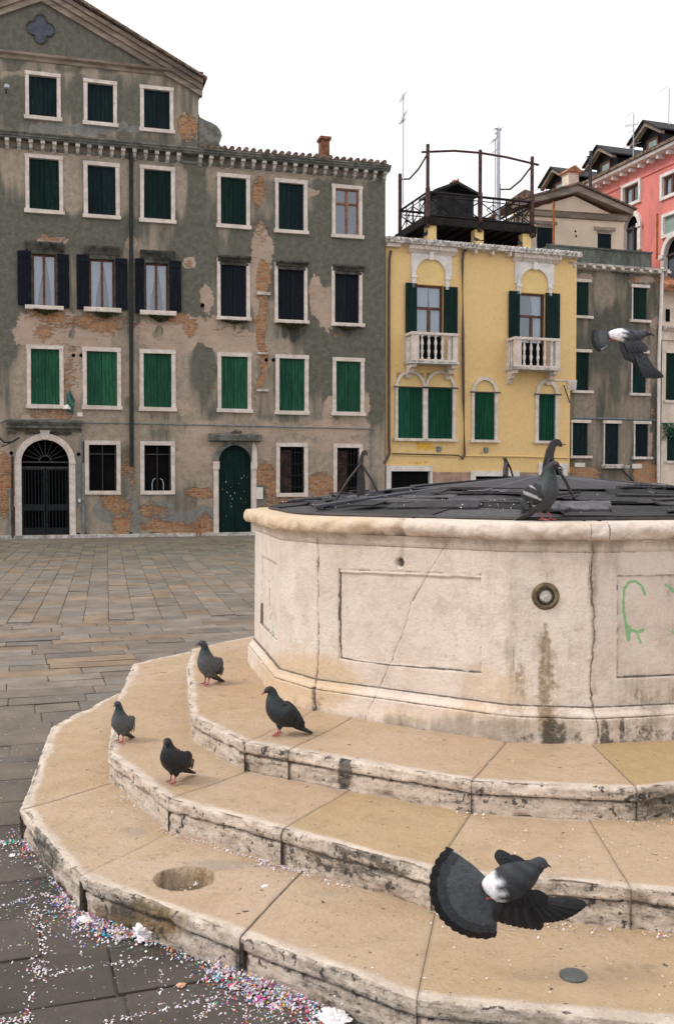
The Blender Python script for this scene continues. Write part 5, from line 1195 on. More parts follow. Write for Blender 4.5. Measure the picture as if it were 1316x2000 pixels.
for V, Vn, h, H, jp, js, tn in specs:
    inn = offset_ring(Vn, -.06 if Vn is not RW else -.02)
    sub = MB(); o_ = offset_ring(V, -.045); n = 16; hd_ = .088 if h == H1 else .008
    sub.add([(x, y, h-H+.001) for x, y in o_]+[(x, y, h-hd_) for x, y in o_], [tuple(range(15, -1, -1)), tuple(range(16, 32))]+[(i, (i+1) % 16, 16+(i+1) % 16, 16+i) for i in range(16)])
    st = sub.build('step', M['mortar'], PL)
    J = sorted([s_of(V, h, *p) for p in jp]+js); J = [round(j) if abs(j-round(j)) < .015 else j for j in J]
    for i in range(len(J)):
        a, b = J[i], J[(i+1) % len(J)]; b = b if b > a else b+16
        tint = tn[i % len(tn)] if a < 5 else random.uniform(0, .3)
        g = .0009
        ga = gb = g
        if h == H1 and abs(a-J[2]) < .01: ga = .003
        if h == H1 and abs(b-J[2]) < .01: gb = .003
        if h == H2 and abs(a-J[1]) < .01: ga = .004
        ka = int(a) % 16; kb = int(b-1e-6) % 16
        La = np.linalg.norm(V[(ka+1) % 16]-V[ka]); Lb = np.linalg.norm(V[(kb+1) % 16]-V[kb])
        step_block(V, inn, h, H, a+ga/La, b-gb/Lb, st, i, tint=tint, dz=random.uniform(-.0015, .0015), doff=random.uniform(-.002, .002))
# metal plug in the lowest tread
p = on_z(1119, 1903, H1+.004); m = MB(); m.lathe(p[0], p[1], H1-.03, [(.043, 0), (.043, .033), (.039, .0365)], 28)
M['plug'] = simple('dull_grey_metal_plug', (.105, .115, .11), .12, 20, .6, .4, bump=.1)
m.build('metal_plug', M['plug'], PL)
# ================================================================== WELL WALL
WH = thing('stone_well', 'pale octagonal stone well with sunk panels, cracks and a rounded rim', 'well', (0, 0, 0))
def well_mat():
    t = NT('pale_istrian_well', .6, .35)
    _, crk_shade, och, lich = t.attr('mask'); _, gr, dirt, warm = t.attr('mask2')
    n1 = t.noise(1.6, 8, .6); n2 = t.noise(7, 9, .68); n3 = t.noise(50, 6, .65); nst = t.noise(9, 8, .7, (1, 1, .12)); nsp = t.noise(26, 7, .78); nsr = t.noise(30, 6, .7, raw=True)
    amp = lambda n, k: t.math('MULTIPLY', t.math('SUBTRACT', n, .5), k)
    co = t.mix(t.step(n1, .1, .9), (.70, .59, .505), (.75, .67, .59))
    co = t.mix(t.step(n2, .35, 1, 0, .55), co, (.50, .41, .35)); co = t.mix(t.step(nsp, .5, 1, 0, .35), co, (.46, .37, .31))
    co = t.mix(t.step(nst, .5, 1, 0, .25), co, (.45, .38, .32))
    co = t.mix(t.step(t.math('ADD', warm, t.math('ADD', amp(n2, .5), amp(nst, .3))), .2, .95, 0, .8), co, (.62, .46, .29))
    co = t.mix(t.step(t.math('ADD', dirt, t.math('ADD', amp(nst, .6), amp(n2, .45))), .25, 1.0, 0, .75), co, (.26, .225, .18))
    co = t.mix(t.step(t.math('ADD', och, t.math('ADD', amp(nst, .8), amp(nsp, .7))), .45, 1.05, 0, .85), co, (.235, .165, .085))
    co = t.mix(t.step(t.math('ADD', lich, t.math('ADD', amp(n2, .7), amp(nsp, .8))), .5, 1.0, 0, .85), co, (.045, .042, .032))
    co = t.mix(t.step(nsr, .62, .68, 0, .35), co, (.25, .2, .16))
    ln = t.noise(1.9, 7, .75, (1, 1, 1), 3.0, raw=True); vein = t.math('ABSOLUTE', t.math('SUBTRACT', ln, .5)); co = t.mix(t.step(vein, .0, .004, .25, 0), co, (.30, .23, .18))
    co = t.mix(t.step(t.math('ADD', gr, amp(n3, .5)), .3, .85, 0, .85), co, (.19, .48, .20))
    co = t.mix(t.step(t.math('ADD', crk_shade, amp(nsp, .55)), .30, .85, 0, .92), co, (.085, .062, .042))
    t.col(co)
    t.bump(t.math('ADD', t.math('MULTIPLY', n3, .6), n2), .6, .006); return t.m
MW = well_mat()
s = s_samples(RW, 15.6, 16+5.0, .0046, .1); s = np.concatenate([s])
s_back = s_samples(RW, 5.0, 15.6, .1, .1)
def wall_sheet(s, zlist, name, rw=RW):
    z = np.array([q[0] for q in zlist]); off = np.array([q[1] for q in zlist])
    Vw = [offset_ring(rw, o) for o in sorted(set(off))]; om = {o: i for i, o in enumerate(sorted(set(off)))}
    cols = [ring_smooth(Vw[om[o]], s, .012) for o in off]
    P = np.stack(cols, 1); Z = np.broadcast_to(z[None, :], P.shape[:2]).copy()
    Dd = ring_pt(offset_ring(rw, .05), s)-ring_pt(rw, s); Dd /= np.linalg.norm(Dd, axis=1)[:, None]
    return P, Z, Dd
zl = [(H3-.01, .045), (H3+.02, .050), (H3+.04, .046), (H3+.06, .046)]+[(v, .045) for v in np.arange(H3+.067, HLOW-.006, .005)]
zl += [(HLOW-.003, .043), (HLOW, .036), (HLOW+.003, .040), (HLOW+.008, .040), (HLOW+.014, .038), (HLOW+.020, .030), (HLOW+.027, .022), (HLOW+.034, .019), (HLOW+.042, .018), (HM-.003, .014), (HM, .000), (HM+.003, .0)]
zl += [(v, .0) for v in np.arange(HM+.009, HN-.004, .0048)]+[(HN-.002, -.002), (HN, -.004), (HN+.003, .004), (HN+.02, .006), (HN+.036, .012), (HR0-.008, .020), (HR0+.004, .030)]
zl = [(round(float(a), 5), b) for a, b in zl]
for part, sv in (('well_wall', s), ('well_wall', s_back)):
    P, Z, Dd = wall_sheet(sv, zl, part); shp = Z.shape
    X, Y = P[..., 0], P[..., 1]
    PX, PY = proj(np.dstack([P, Z]))
    wob = (fbm(X*25, Y*25, Z*25, 77, 3)-.5)*9; wob2 = (fbm(X*8, Y*8, Z*8, 78, 2)-.5)*8
    front = (part == 'well_wall') and sv is s
    crk_shade = np.zeros(shp); disp = (fbm(X*9, Y*9, Z*9, 13, 3)-.5)*.005+(fbm(X*1.5, Y*1.5, Z*1.5, 3, 2)-.5)*.012
    och = np.zeros(shp); lich = np.zeros(shp); gr = np.zeros(shp); dirt = np.zeros(shp); warm = np.zeros(shp)
    zrel = Z
    lich += sstep(H3+.10, H3, Z)*.28+sstep(HN-.002, HN+.003, Z)*sstep(HN+.02, HN+.006, Z)*.1
    dirt += sstep(HN-.01, HR0, Z)*.55+sstep(HM, H3, Z)*.35
    if front:
        def line(pts, wpx, dpt, cm=1.0, wv=1.0, var=.0):
            global crk_shade, disp
            d = pdist(PX+wob*wv*.6, PY+wob2*wv*.5, pts)
            wv_ = wpx*(.45+1.1*fbm(PX/26, PY/26, wpx, 93, 3)); k = sstep(0, 1, (wv_-d)/(wv_*.65))
            if var: k = k*sstep(.5-var, .5+var*.3, fbm(PX/14, PY/14, 0, 91, 2)+.08)
            crk_shade = np.maximum(crk_shade, k*cm); disp = disp-k*dpt
        line([(619, 1050), (621, 1100), (619, 1180), (622, 1250), (620, 1300), (617, 1330), (612, 1360), (616, 1392)], 2.3, .007, .62, 1.4)
        k = sstep(9, 2, pdist(PX+wob, PY, [(619, 1050), (621, 1100), (619, 1180), (622, 1250), (620, 1300), (617, 1330), (612, 1360)])); och += k*.30
        k = sstep(12, 2, pdist(PX+wob, PY, [(1156, 1050), (1156, 1120), (1158, 1190), (1160, 1240), (1157, 1380)])); dirt += k*.4; och += k*.15
        line([(612, 1345), (610, 1365), (617, 1390)], 4.5, .010, .8)
        line([(1153, 1045), (1158, 1080), (1154, 1120), (1158, 1190), (1160, 1240), (1155, 1300), (1152, 1340), (1156, 1375), (1163, 1400), (1168, 1440), (1161, 1462)], 2.7, .009, .66, 1.6)
        line([(1147, 1060), (1150, 1110), (1149, 1180)], 1.4, .003, .5, 1.2, .25)
        line([(872, 1062), (850, 1098), (835, 1122), (818, 1150), (800, 1178), (793, 1205), (783, 1240), (768, 1275), (757, 1305), (735, 1355), (718, 1390), (708, 1410)], 2.1, .003, .62, 1.0)
        line([(835, 1122), (832, 1085), (822, 1065)], 1.3, .002, .4)
        # sunk panels: groove outlines, their shadow lines painted in as dark colour
        for quad_, a in ((((661, 1112), (938, 1123)), .55), (((663, 1112), (661, 1200), (664, 1286)), .95), (((663, 1286), (760, 1299), (938, 1314)), .95), (((938, 1123), (940, 1230), (938, 1314)), .32),
                         (((1205, 1125), (1330, 1123)), .75), (((1205, 1125), (1206, 1230), (1205, 1323)), .75), (((1205, 1323), (1330, 1319)), 1.0),
                         (((508, 1084), (541, 1103)), .6), (((509, 1180), (509, 1218)), 1.0), (((508, 1084), (508, 1180)), .3), (((509, 1218), (541, 1251)), .7)):
            line(list(quad_), 2.2, .004, a, .5, .18 if a < .9 else 0)
        line([(1003, 1262), (1002, 1310)], 1.6, .003, .85, .4)
        ins = ((PX > 661) & (PX < 938) & (PY > 1118+(PX-661)*.04) & (PY < 1287+(PX-661)*.1)) | ((PX > 1206) & (PY > 1125) & (PY < 1322)) | ((PX > 509) & (PX < 541) & (PY > 1085+(PX-508)*.57) & (PY < 1218+(PX-509)*1.0))
        disp = disp-np.where(ins, .011, 0)
        # base mouldings: dark shadow joints
        # dowel hole, tap recess
        k = sstep(10, 6, np.hypot((PX-780), (PY-1099)*.9)+wob*.25); disp -= k*.03; lich += k*1.2
        k = ell(PX, PY, 783, 1078, 10, 18, .5); lich += k*.15; dirt += k*.5
        k = sstep(27, 22, np.hypot(PX-1065, PY-1165)); disp -= k*.035; crk_shade = np.maximum(crk_shade, sstep(30, 24, np.hypot(PX-1065, PY-1165)+wob*.3)*.6)
        warm += ell(PX, PY, 1060, 1350, 60, 60, .9)*.5+ell(PX, PY, 600, 1340, 70, 50, .9)*.6
        och += ell(PX+wob, PY, 1066, 1335, 22, 85, .95)*1.0+ell(PX+wob, PY, 1066, 1255, 7, 45, .9)*.7+ell(PX+wob, PY, 1018, 1330, 15, 60, .9)*.75+ell(PX, PY, 1125, 1330, 18, 35, .6)*.35
        och += ell(PX+wob, PY, 1290, 1360, 60, 20, .5)*.45+ell(PX, PY, 1240, 1345, 12, 30, .6)*.3
        warm += ell(PX, PY, 650, 1330, 60, 50, .5)*.7+ell(PX+wob*2, PY, 950, 1345, 60, 45, .95)*.6+ell(PX, PY, 820, 1390, 120, 22, .5)*.4+ell(PX, PY, 580, 1310, 40, 60, .6)*.6+ell(PX, PY, 520, 1330, 30, 60, .6)*.6
        lich += ell(PX, PY, 1078, 1420, 20, 38, .9)*.75+ell(PX, PY, 1050, 1440, 60, 28, .9)*.45+ell(PX, PY, 1250, 1430, 95, 35, .9)*.55+ell(PX, PY, 1214, 1425, 4, 30, .6)*.5+ell(PX, PY, 1180, 1430, 8, 30, .5)*.6
        lich += ell(PX, PY, 620, 1365, 14, 25, .5)*.45+ell(PX, PY, 930, 1410, 60, 20, .6)*.1+ell(PX, PY, 1130, 1420, 40, 30, .6)*.15
        lich += ell(PX, PY, 1160, 1205, 7, 14, .5)*.5+ell(PX, PY, 525, 1330, 5, 30, .5)*.1
        dirt += ell(PX, PY, 1090, 1420, 240, 45, .8)*.28; warm += ell(PX, PY, 1000, 1430, 330, 40, .7)*.4; och += ell(PX, PY, 1060, 1425, 110, 34, .9)*.42+ell(PX, PY, 1270, 1425, 90, 34, .9)*.3
        dirt += ell(PX, PY, 1030, 1290, 60, 60, .6)*.2+ell(PX, PY, 905, 1290, 20, 130, .6)*.25+ell(PX, PY, 1170, 1150, 200, 250, .6)*.26+ell(PX, PY, 770, 1420, 200, 22, .5)*.3+ell(PX, PY, 775, 1200, 25, 100, .6)*.12  # the wide ellipse paints the right faces' shaded grey into the dirt
        dirt += ell(PX, PY, 1000, 1420, 170, 40, .4)*.25+ell(PX, PY, 1250, 1350, 70, 40, .5)*.4
        dirt += ell(PX, PY, 560, 1150, 16, 110, .6)*.12
        # green spray marks on the panel, faint carved letters on the left panel
        def spray(pts, w, a=1.0):
            global gr
            gr = np.maximum(gr, sstep(w*1.15, w*.3, pdist(PX+wob*.35, PY+wob2*.3, pts))*a*np.clip(.62+.8*fbm(PX/16, PY/16, 0, 96, 3), 0, 1))
        spray([(1260, 1160), (1255, 1146), (1243, 1136), (1230, 1137), (1220, 1150), (1218, 1175), (1219, 1200), (1223, 1225), (1228, 1248)], 4.2)
        spray([(1224, 1222), (1234, 1232), (1246, 1236), (1256, 1231)], 5.0); spray([(1229, 1226), (1228, 1250)], 5.5); spray([(1244, 1236), (1252, 1256)], 3.2); spray([(1229, 1250), (1229, 1290)], 4.5, .42)
        spray([(1272, 1180), (1270, 1215)], 4.5, .3); spray([(1302, 1143), (1318, 1156)], 5.0); spray([(1308, 1232), (1318, 1236)], 3.5, .7)
        spray([(529, 1222), (530, 1245)], 3.5, .6)
        for pts in (((520, 1118), (527, 1120), (529, 1132), (521, 1138), (518, 1132)), ((523, 1150), (524, 1212)), ((527, 1160), (528, 1170)), ((519, 1182), (529, 1184)), ((520, 1195), (528, 1197), (524, 1212))):
            line(list(pts), 1.5, .002, .5, .2)
    for zz, a in ((HM-.001, .9), (HLOW, .85), (HN-.001, .55)):
        k = sstep(.0045, .0012, np.abs(Z-zz)); gate = sstep(.30, .42, fbm(X*5, Y*5, zz*9, 61, 3)) if a != .9 else 1.0
        crk_shade = np.maximum(crk_shade, k*a*gate)
    k = sstep(H3+.012, H3, Z); crk_shade = np.maximum(crk_shade, k*.6*sstep(.4, .55, fbm(X*8, Y*8, 0, 62, 3)))
    P = P+Dd[:, None, :]*disp[..., None]
    I = np.arange(Z.size).reshape(shp); F = np.stack([I[:-1, :-1], I[1:, :-1], I[1:, 1:], I[:-1, 1:]], -1).reshape(-1, 4)
    f = lambda a: np.clip(a, 0, 1).reshape(-1)
    if front: Vf, Ff, A1, A2 = np.dstack([P, Z]).reshape(-1, 3), F, np.stack([f(crk_shade), f(och), f(lich)], -1), np.stack([f(gr), f(dirt), f(warm)], -1)
    else:
        nV = len(Vf); Vf = np.vstack([Vf, np.dstack([P, Z]).reshape(-1, 3)]); Ff = np.vstack([Ff, F+nV])
        A1 = np.vstack([A1, np.stack([f(crk_shade), f(och), f(lich)], -1)]); A2 = np.vstack([A2, np.stack([f(gr), f(dirt), f(warm)], -1)])
mesh_np('well_wall', Vf, Ff, MW, WH, {'mask': A1, 'mask2': A2}, smooth=True)
# rim blocks ----------------------------------------------------------
def rim_block(s0, s1, idx, V=RW):
    base = offset_ring(V, .0)
    ss = s_samples(base, s0, s1, .012, .08); Po = ring_smooth(base, ss, .05); Pn = ring_smooth(offset_ring(V, .1), ss, .05)
    D = Pn-Po; D /= np.linalg.norm(D, axis=1)[:, None]
    prof = [(-.24, 0.0), (-.20, 0.001), (-.14, .001), (-.08, .001), (-.03, 0), (.0, 0), (.024, -.001)]
    for a in np.linspace(12, 168, 13): prof.append((.036+.038*math.sin(R(a))**.8, -.045+.0435*math.cos(R(a))))
    prof += [(.022, -.091), (.0, -.092), (-.05, -.092)]
    O = np.array([p[0] for p in prof])[None, :]+np.zeros((len(ss), 1)); Z = np.array([p[1] for p in prof])[None, :]+HR1+np.zeros((len(ss), 1))
    XY = Po[:, None, :]+D[:, None, :]*O[..., None]; X, Y = XY[..., 0], XY[..., 1]
    n = (fbm(X*14, Y*14, Z*14, 301, 4)-.5); n2 = (fbm(X*3, Y*3, Z*3, 302, 3)-.5); low = sstep(-.03, -.08, Z-HR1)
    e = (n*.040+n2*.016+(fbm(X*45, Y*45, Z*45, 304, 2)-.5)*.010)*(O > .02)-.018*low*sstep(.5, .7, fbm(X*6, Y*6, 0, 303, 3))
    # broken notch
    PXr, PYr = proj(np.dstack([XY, Z])); nt_k = ell(PXr+n*30, PYr, 780, 1040, 11, 45, .5)*(O > -.02); e -= nt_k*.045
    XY = XY+D[:, None, :]*e[..., None]; Z = Z+n2*.006+n*.004*(O > 0)-nt_k*.012
    de = np.minimum(ss-s0, s1-ss)[:, None]*1.0; Z = Z-sstep(.012, 0, de)*.004
    I = np.arange(Z.size).reshape(Z.shape); F = np.stack([I[:-1, :-1], I[1:, :-1], I[1:, 1:], I[:-1, 1:]], -1).reshape(-1, 4)
    V3 = np.dstack([XY, Z]).reshape(-1, 3); nc = len(prof); nb = len(V3); capV = []; capF = []
    for e_, fl in ((0, False), (len(ss)-1, True)):
        top = V3.reshape(len(ss), nc, 3)[e_]; c0 = top.mean(0); b = nb+len(capV); capV += list(top)+[c0]
        for i in range(0, nc-1): capF.append((b+i, b+i+1, b+nc, b+nc) if False else (b+i, b+i+1, b+nc, b+i))
    f = lambda a: np.clip(a, 0, 1).reshape(-1)
    crk_shade = np.clip(sstep(.006, 0, de), 0, 1)*.5*np.ones_like(Z)
    for pts in (((1035, 1010), (1030, 1030), (1020, 1048)), ((600, 1018), (604, 1035), (608, 1048)), ((880, 1012), (885, 1030), (878, 1045))):
        crk_shade = np.maximum(crk_shade, sstep(2.2, .6, pdist(PXr+n*10, PYr, list(pts)))*.45)
    lich = low*(.30+.3*n2)+nt_k*.15; dirt = sstep(-.03, -.09, Z-HR1)*.45+.05+nt_k*.3
    warm = .65*sstep(900, 560, PXr)+.28
    m1 = np.stack([f(crk_shade), f(np.zeros_like(Z)+.05), f(lich)], -1); m2 = np.stack([f(np.zeros_like(Z)), f(dirt), f(warm)], -1)
    F = F.tolist(); tri = [(a, b, c, c) for a, b, c, d in capF]
    me = bpy.data.meshes.new('rim_block'); me.from_pydata(np.vstack([V3, np.array(capV)]).tolist(), [], [tuple(q) for q in F]+[q[:3] for q in capF])
    me.polygons.foreach_set('use_smooth', [True]*len(me.polygons))
    for nm, a_ in (('mask', np.vstack([m1, np.zeros((len(capV), 3))])), ('mask2', np.vstack([m2, np.zeros((len(capV), 3))]))):
        at = me.attributes.new(nm, 'FLOAT_COLOR', 'POINT'); at.data.foreach_set('color', np.hstack([a_, np.ones((len(a_), 1))]).ravel())
    me.materials.append(MW); o = bpy.data.objects.new('rim_block', me); C.objects.link(o); o.parent = WH
rj = sorted([s_of(offset_ring(RW, .08), HR1-.05, x, 1030) for x in (783, 1155, 1190)]+[.55, 5.5, 6.8, 8.1, 9.5, 10.9, 12.2, 13.6, 15.0])
for i in range(len(rj)):
    a, b = rj[i], rj[(i+1) % len(rj)]; b = b if b > a else b+16
    rim_block(a+.002, b-.002, i)
# blocked tap in its recess
tc = on_z(1065, 1165, 1.0); k5 = RW[3]; tdir = (RW[4]-RW[3]); tdir /= np.linalg.norm(tdir); tn_ = np.array([tdir[1], -tdir[0]])
dd = ray(1065, 1165); tt = ((RW[3]-0)@tn_)/(dd[:2]@tn_); tp = np.array([dd[0]*tt, dd[1]*tt, EYE+dd[2]*tt]); sc_ = tp[1]/FPX
tr = MB(); ang_t = math.atan2(tdir[1], tdir[0])
def ringlathe(m, prof, n=26):
    vs = [(r*math.cos(2*math.pi*k/n), y, r*math.sin(2*math.pi*k/n)) for r, y in prof for k in range(n)]
    fs = [(i*n+k, i*n+(k+1) % n, (i+1)*n+(k+1) % n, (i+1)*n+k) for i in range(len(prof)-1) for k in range(n)]
    m.add(vs, fs)
M['brass'] = simple('old_brown_metal', (.16, .12, .07), .4, 25, .7, bump=.5, dirt=((.03, .025, .02), .8))
tr = MB(); ringlathe(tr, [(26*sc_, .04), (26*sc_, -.002), (22*sc_, -.012), (18*sc_, -.008), (17*sc_, .02), (16*sc_, .035)]); t_o = tr.build('tap_collar', M['brass'], WH, smooth=True); t_o.location = tuple(tp); t_o.rotation_euler = (0, 0, ang_t)
tr = MB(); ringlathe(tr, [(13*sc_, .035), (12.5*sc_, .005), (9*sc_, -.004), (6*sc_, -.001), (3*sc_, -.006), (.001, -.008)]); t2 = tr.build('stone_plug', M['istdirty'], t_o, smooth=True)
# ================================================================== METAL COVER
CV = thing('metal_cover', 'low domed cover of overlapping dark sheet metal on the stone well', 'well cover', (0, 0, 0))
M['sheet'] = vcolmat('dark_weathered_lead', .6, .35, 22, .45, .7, .006)
RC = offset_ring(RW, -.075)
def cov(th, rho):     # polar point on the dome
    s_ = (np.asarray(th)/(2*math.pi)*16) % 16; P = ring_smooth(RC, np.atleast_1d(s_), .3); rr = np.atleast_1d(rho)[:, None]
    xy = CEN+(P-CEN)*rr; z = HR1+.010+.185*(1-np.atleast_1d(rho)**1.12)
    return np.column_stack([xy, z])
def sheet(th0, th1, r0, r1, lift, tilt, col, nm='metal_sheet', n=5, jag=.0, thick=.007, shear=0):
    T_, Rr = np.meshgrid(np.linspace(th0, th1, n+1), np.linspace(r0, r1, n+1), indexing='ij')
    tj = T_+jag*(fbm(T_*9, Rr*9, lift*99, 5, 2)-.5)*.3; rj_ = Rr+jag*(fbm(T_*9, Rr*9, 7+lift*99, 6, 2)-.5)*.3+shear*(T_-th0)
    P = cov(tj.ravel(), np.clip(rj_.ravel(), .02, 1.0)); u = (Rr.ravel()-r0)/(r1-r0); v = (T_.ravel()-th0)/(th1-th0)
    P[:, 2] += lift+tilt*u+.014*(fbm(P[:, 0]*5, P[:, 1]*5, lift*50, 9, 2)-.5)
    Q = P.copy(); Q[:, 2] -= thick; m_ = (n+1)**2; I = np.arange(m_).reshape(n+1, n+1)
    F = np.stack([I[:-1, :-1], I[:-1, 1:], I[1:, 1:], I[1:, :-1]], -1).reshape(-1, 4); B_ = F[:, ::-1]+m_
    ed = list(I[0, :])+list(I[1:, -1])+list(I[-1, -2::-1])+list(I[-2:0:-1, 0]); E_ = [(ed[i], ed[(i+1) % len(ed)], ed[(i+1) % len(ed)]+m_, ed[i]+m_) for i in range(len(ed))]
    c_ = np.tile(np.array(col), (2*m_, 1))*.62
    return mesh_np(nm, np.vstack([P, Q]), np.vstack([F, B_, E_]), M['sheet'], CV, {'col': c_})
def gcol(): g = random.choice([.02, .03, .045, .06, .09, .12, .14])*random.uniform(.8, 1.2); return (g*1.04, g, g*1.10)
nt2 = 14
for k in range(nt2):
    a0, a1 = 2*math.pi*k/nt2+.1, 2*math.pi*(k+1)/nt2+.1
    for r0, r1, lf in ((.74, 1.0, .0), (.46, .80, .012), (.0+.02, .50, .030)):
        sheet(a0-random.uniform(-.01, .05), a1+random.uniform(0, .05), r0+random.uniform(-.03, .03)*(r0 > .1), r1-random.uniform(0, .02)*(r1 < 1), lf+random.uniform(0, .010), random.uniform(-.004, .010), gcol() if r0 > .1 else (.052, .052, .062), jag=.10)
for k in range(84):
    th = random.uniform(-.5, 2.6); L = random.uniform(.05, .42); r0 = random.uniform(.40, .93); w = random.uniform(.015, .075)
    sheet(th, th+L, r0, min(r0+w, .995), random.uniform(.016, .050), random.uniform(-.030, .020), gcol(), 'loose_strip', 4, .35, .009, random.gauss(0, .12))
m = MB(); th = np.linspace(0, 2*math.pi, 97); P = cov(th, np.full(97, .995)); m.tube([tuple(p+np.array([0, 0, -.004])) for p in P], .013, 6, False); m.build('edge_roll', M['iron'], CV)
for k in range(14):
    a = 2*math.pi*k/14+.1; P = cov(np.full(10, a), np.linspace(.04, .97 if k % 2 else .6, 10)); m = MB(); m.tube([tuple(p+np.array([0, 0, .030])) for p in P], .012, 5); m.build('standing_seam', M['sheetplain'] if 'sheetplain' in M else M.setdefault('sheetplain', simple('plain_lead', (.06, .062, .072), .2, 10, .5, .5)), CV)
# crumbs on the sheets
V = []; Fc = []
for i in range(120):
    th = random.uniform(-.4, 2.5); rr = random.uniform(.5, .98) if i > 60 else random.gauss(.72, .07); th = th if i > 60 else random.gauss(1.15, .13)
    p = cov(np.array([th]), np.array([min(rr, .99)]))[0]; p[2] += .045; s_ = random.uniform(.002, .005); k = len(V)
    V += [(p[0]-s_, p[1]-s_, p[2]-.02), (p[0]+s_, p[1]-s_*.6, p[2]-.02), (p[0]+s_*.8, p[1]+s_, p[2]-.02), (p[0]-s_*.5, p[1]+s_*.9, p[2]-.02), (p[0], p[1], p[2]-.02+s_*1.3)]
    Fc += [(k, k+1, k+4, k), (k+1, k+2, k+4, k+1), (k+2, k+3, k+4, k+2), (k+3, k, k+4, k+3)]
me = bpy.data.meshes.new('crumbs'); me.from_pydata(V, [], [f_[:3] for f_ in Fc]); me.materials.append(M['paper']); o = bpy.data.objects.new('crumbs', me); C.objects.link(o); tag(o, 'pale crumbs and grit scattered over the dark metal sheets', 'crumbs', kind='stuff')
def bracket(px, pyb, y, h, sc, rz, sp=(-.14, .15)):
    b = at_y(px, pyb, y); m = MB()
    S_ = [(-.042, -.06), (.042, -.06), (.042, .12), (.030, .20), (.020, .27), (.030, .315), (.045, .328), (.056, .318), (.066, .318), (.066, .335), (.052, .358), (.028, .362), (.004, .345), (-.018, .30), (-.036, .22), (-.042, .12)]
    m.prism([(x*sc, z*h/.36) for x, z in S_], -.010, .010); o = m.build('hook_bracket', M['iron'], CV); o.location = tuple(b); o.rotation_euler = (0, 0, rz)
    for sx in sp:
        m = MB(); m.tube([(0, -.013, h*.72), (sx*.5, -.018, h*.38), (sx, -.02, -.015)], .0085, 6); m.build('stay_bar', M['iron'], o)
bracket(1072, 985, 5.35, .35, 1.0, R(5), (-.115, .155)); bracket(705, 972, 6.3, .30, .62, R(0), (-.16, .13)); bracket(987, 925, 7.75, .125, -.8, R(60), (-.10, .10))
bracket(1420, 962, 6.8, .32, 1, R(-20), (-.16, .13))
# ================================================================== PAVEMENT
g = MB(); g.add([(-60, -6, -.012), (80, -6, -.012), (80, 120, -.012), (-60, 120, -.012)], [(0, 1, 2, 3)])
go = g.build('ground', simple('joint_mortar', (.15, .135, .12), .35, 12, .95, dirt=((.32, .29, .26), .35), bump=.4)); go['kind'] = 'structure'
def slab_zone(poly_test, ang, row, lens, colfn, org, ext, gap=.006, swap=False):
    c_, s_ = math.cos(ang), math.sin(ang); V = []; F = []; CA = []
    v = ext[2]
    while v < ext[3]:
        rw = row*random.uniform(.9, 1.12); u = ext[0]+random.uniform(-.6, 0)
        while u < ext[1]:
            L = random.uniform(*lens); uu, vv = u+L/2, v+rw/2
            x, y = org[0]+uu*c_-vv*s_, org[1]+uu*s_+vv*c_
            if poly_test(x, y):
                g_ = gap*random.uniform(.5, 1.3); z = random.uniform(-.003, .003); tx, ty_ = random.uniform(-.004, .004), random.uniform(-.004, .004)
                hu, hv = L/2-g_/2, rw/2-g_/2; b = len(V); e = .008
                for q, (du, dv, dz) in enumerate([(-hu, -hv, -.012), (hu, -hv, -.012), (hu, hv, -.012), (-hu, hv, -.012), (-hu, -hv, -.003), (hu, -hv, -.003), (hu, hv, -.003), (-hu, hv, -.003), (-hu+e, -hv+e, 0), (hu-e, -hv+e, 0), (hu-e, hv-e, 0), (-hu+e, hv-e, 0)]):
                    j = random.uniform(-.004, .004)
                    a, c = uu+du+j, vv+dv+j; V.append((org[0]+a*c_-c*s_, org[1]+a*s_+c*c_, z+dz+(tx*du/hu+ty_*dv/hv if q > 3 else 0)))
                fs = [(8, 9, 10, 11)]+[(4+k, 4+(k+1) % 4, 8+(k+1) % 4, 8+k) for k in range(4)]+[(k, (k+1) % 4, 4+(k+1) % 4, 4+k) for k in range(4)]
                F += [tuple(b+i for i in f) for f in fs]; cc = colfn(x, y); CA += [cc]*len(fs)
            u += L
        v += rw
    return V, F, CA
base_t = A.O
def dist_fac(x, y): return (x-A.O[0])*A.Y[0]+(y-A.O[1])*A.Y[1]
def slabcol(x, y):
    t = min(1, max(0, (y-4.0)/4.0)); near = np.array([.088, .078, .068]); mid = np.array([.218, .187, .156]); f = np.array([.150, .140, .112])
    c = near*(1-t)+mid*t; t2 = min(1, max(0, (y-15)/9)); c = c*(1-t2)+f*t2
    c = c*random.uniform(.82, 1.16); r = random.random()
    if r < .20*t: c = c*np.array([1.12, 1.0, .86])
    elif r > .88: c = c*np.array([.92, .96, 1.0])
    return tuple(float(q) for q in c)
SW = lambda x, y: dist_fac(x, y) > -17.6
NEAR = lambda x, y: not SW(x, y)
V1_, F1_, C1_ = slab_zone(lambda x, y: NEAR(x, y) and y > .5, R(18), .37, (.45, 1.0), slabcol, (0, 3.1), (-16, 16, -4, 3.4), .008)
V1b, F1b, C1b = slab_zone(lambda x, y: NEAR(x, y) and y > .5, R(18), .29, (.32, .85), slabcol, (0, 3.1), (-16, 16, 3.42, 22), .010)
F1_ += [tuple(i+len(V1_) for i in f) for f in F1b]; V1_ += V1b; C1_ += C1b
V2_, F2_, C2_ = slab_zone(lambda x, y: SW(x, y) and dist_fac(x, y) < -2.2, R(16+90-3), .31, (.30, .66), slabcol, (0, 20), (-18, 22, -22, 22), .010)
V3_, F3_, C3_ = slab_zone(lambda x, y: dist_fac(x, y) >= -2.6 and dist_fac(x, y) < .4, R(16), .40, (.6, 1.2), slabcol, (0, 30), (-24, 28, -8, 6), .008)
V3_ = [(a, b, c-.002) for a, b, c in V3_]
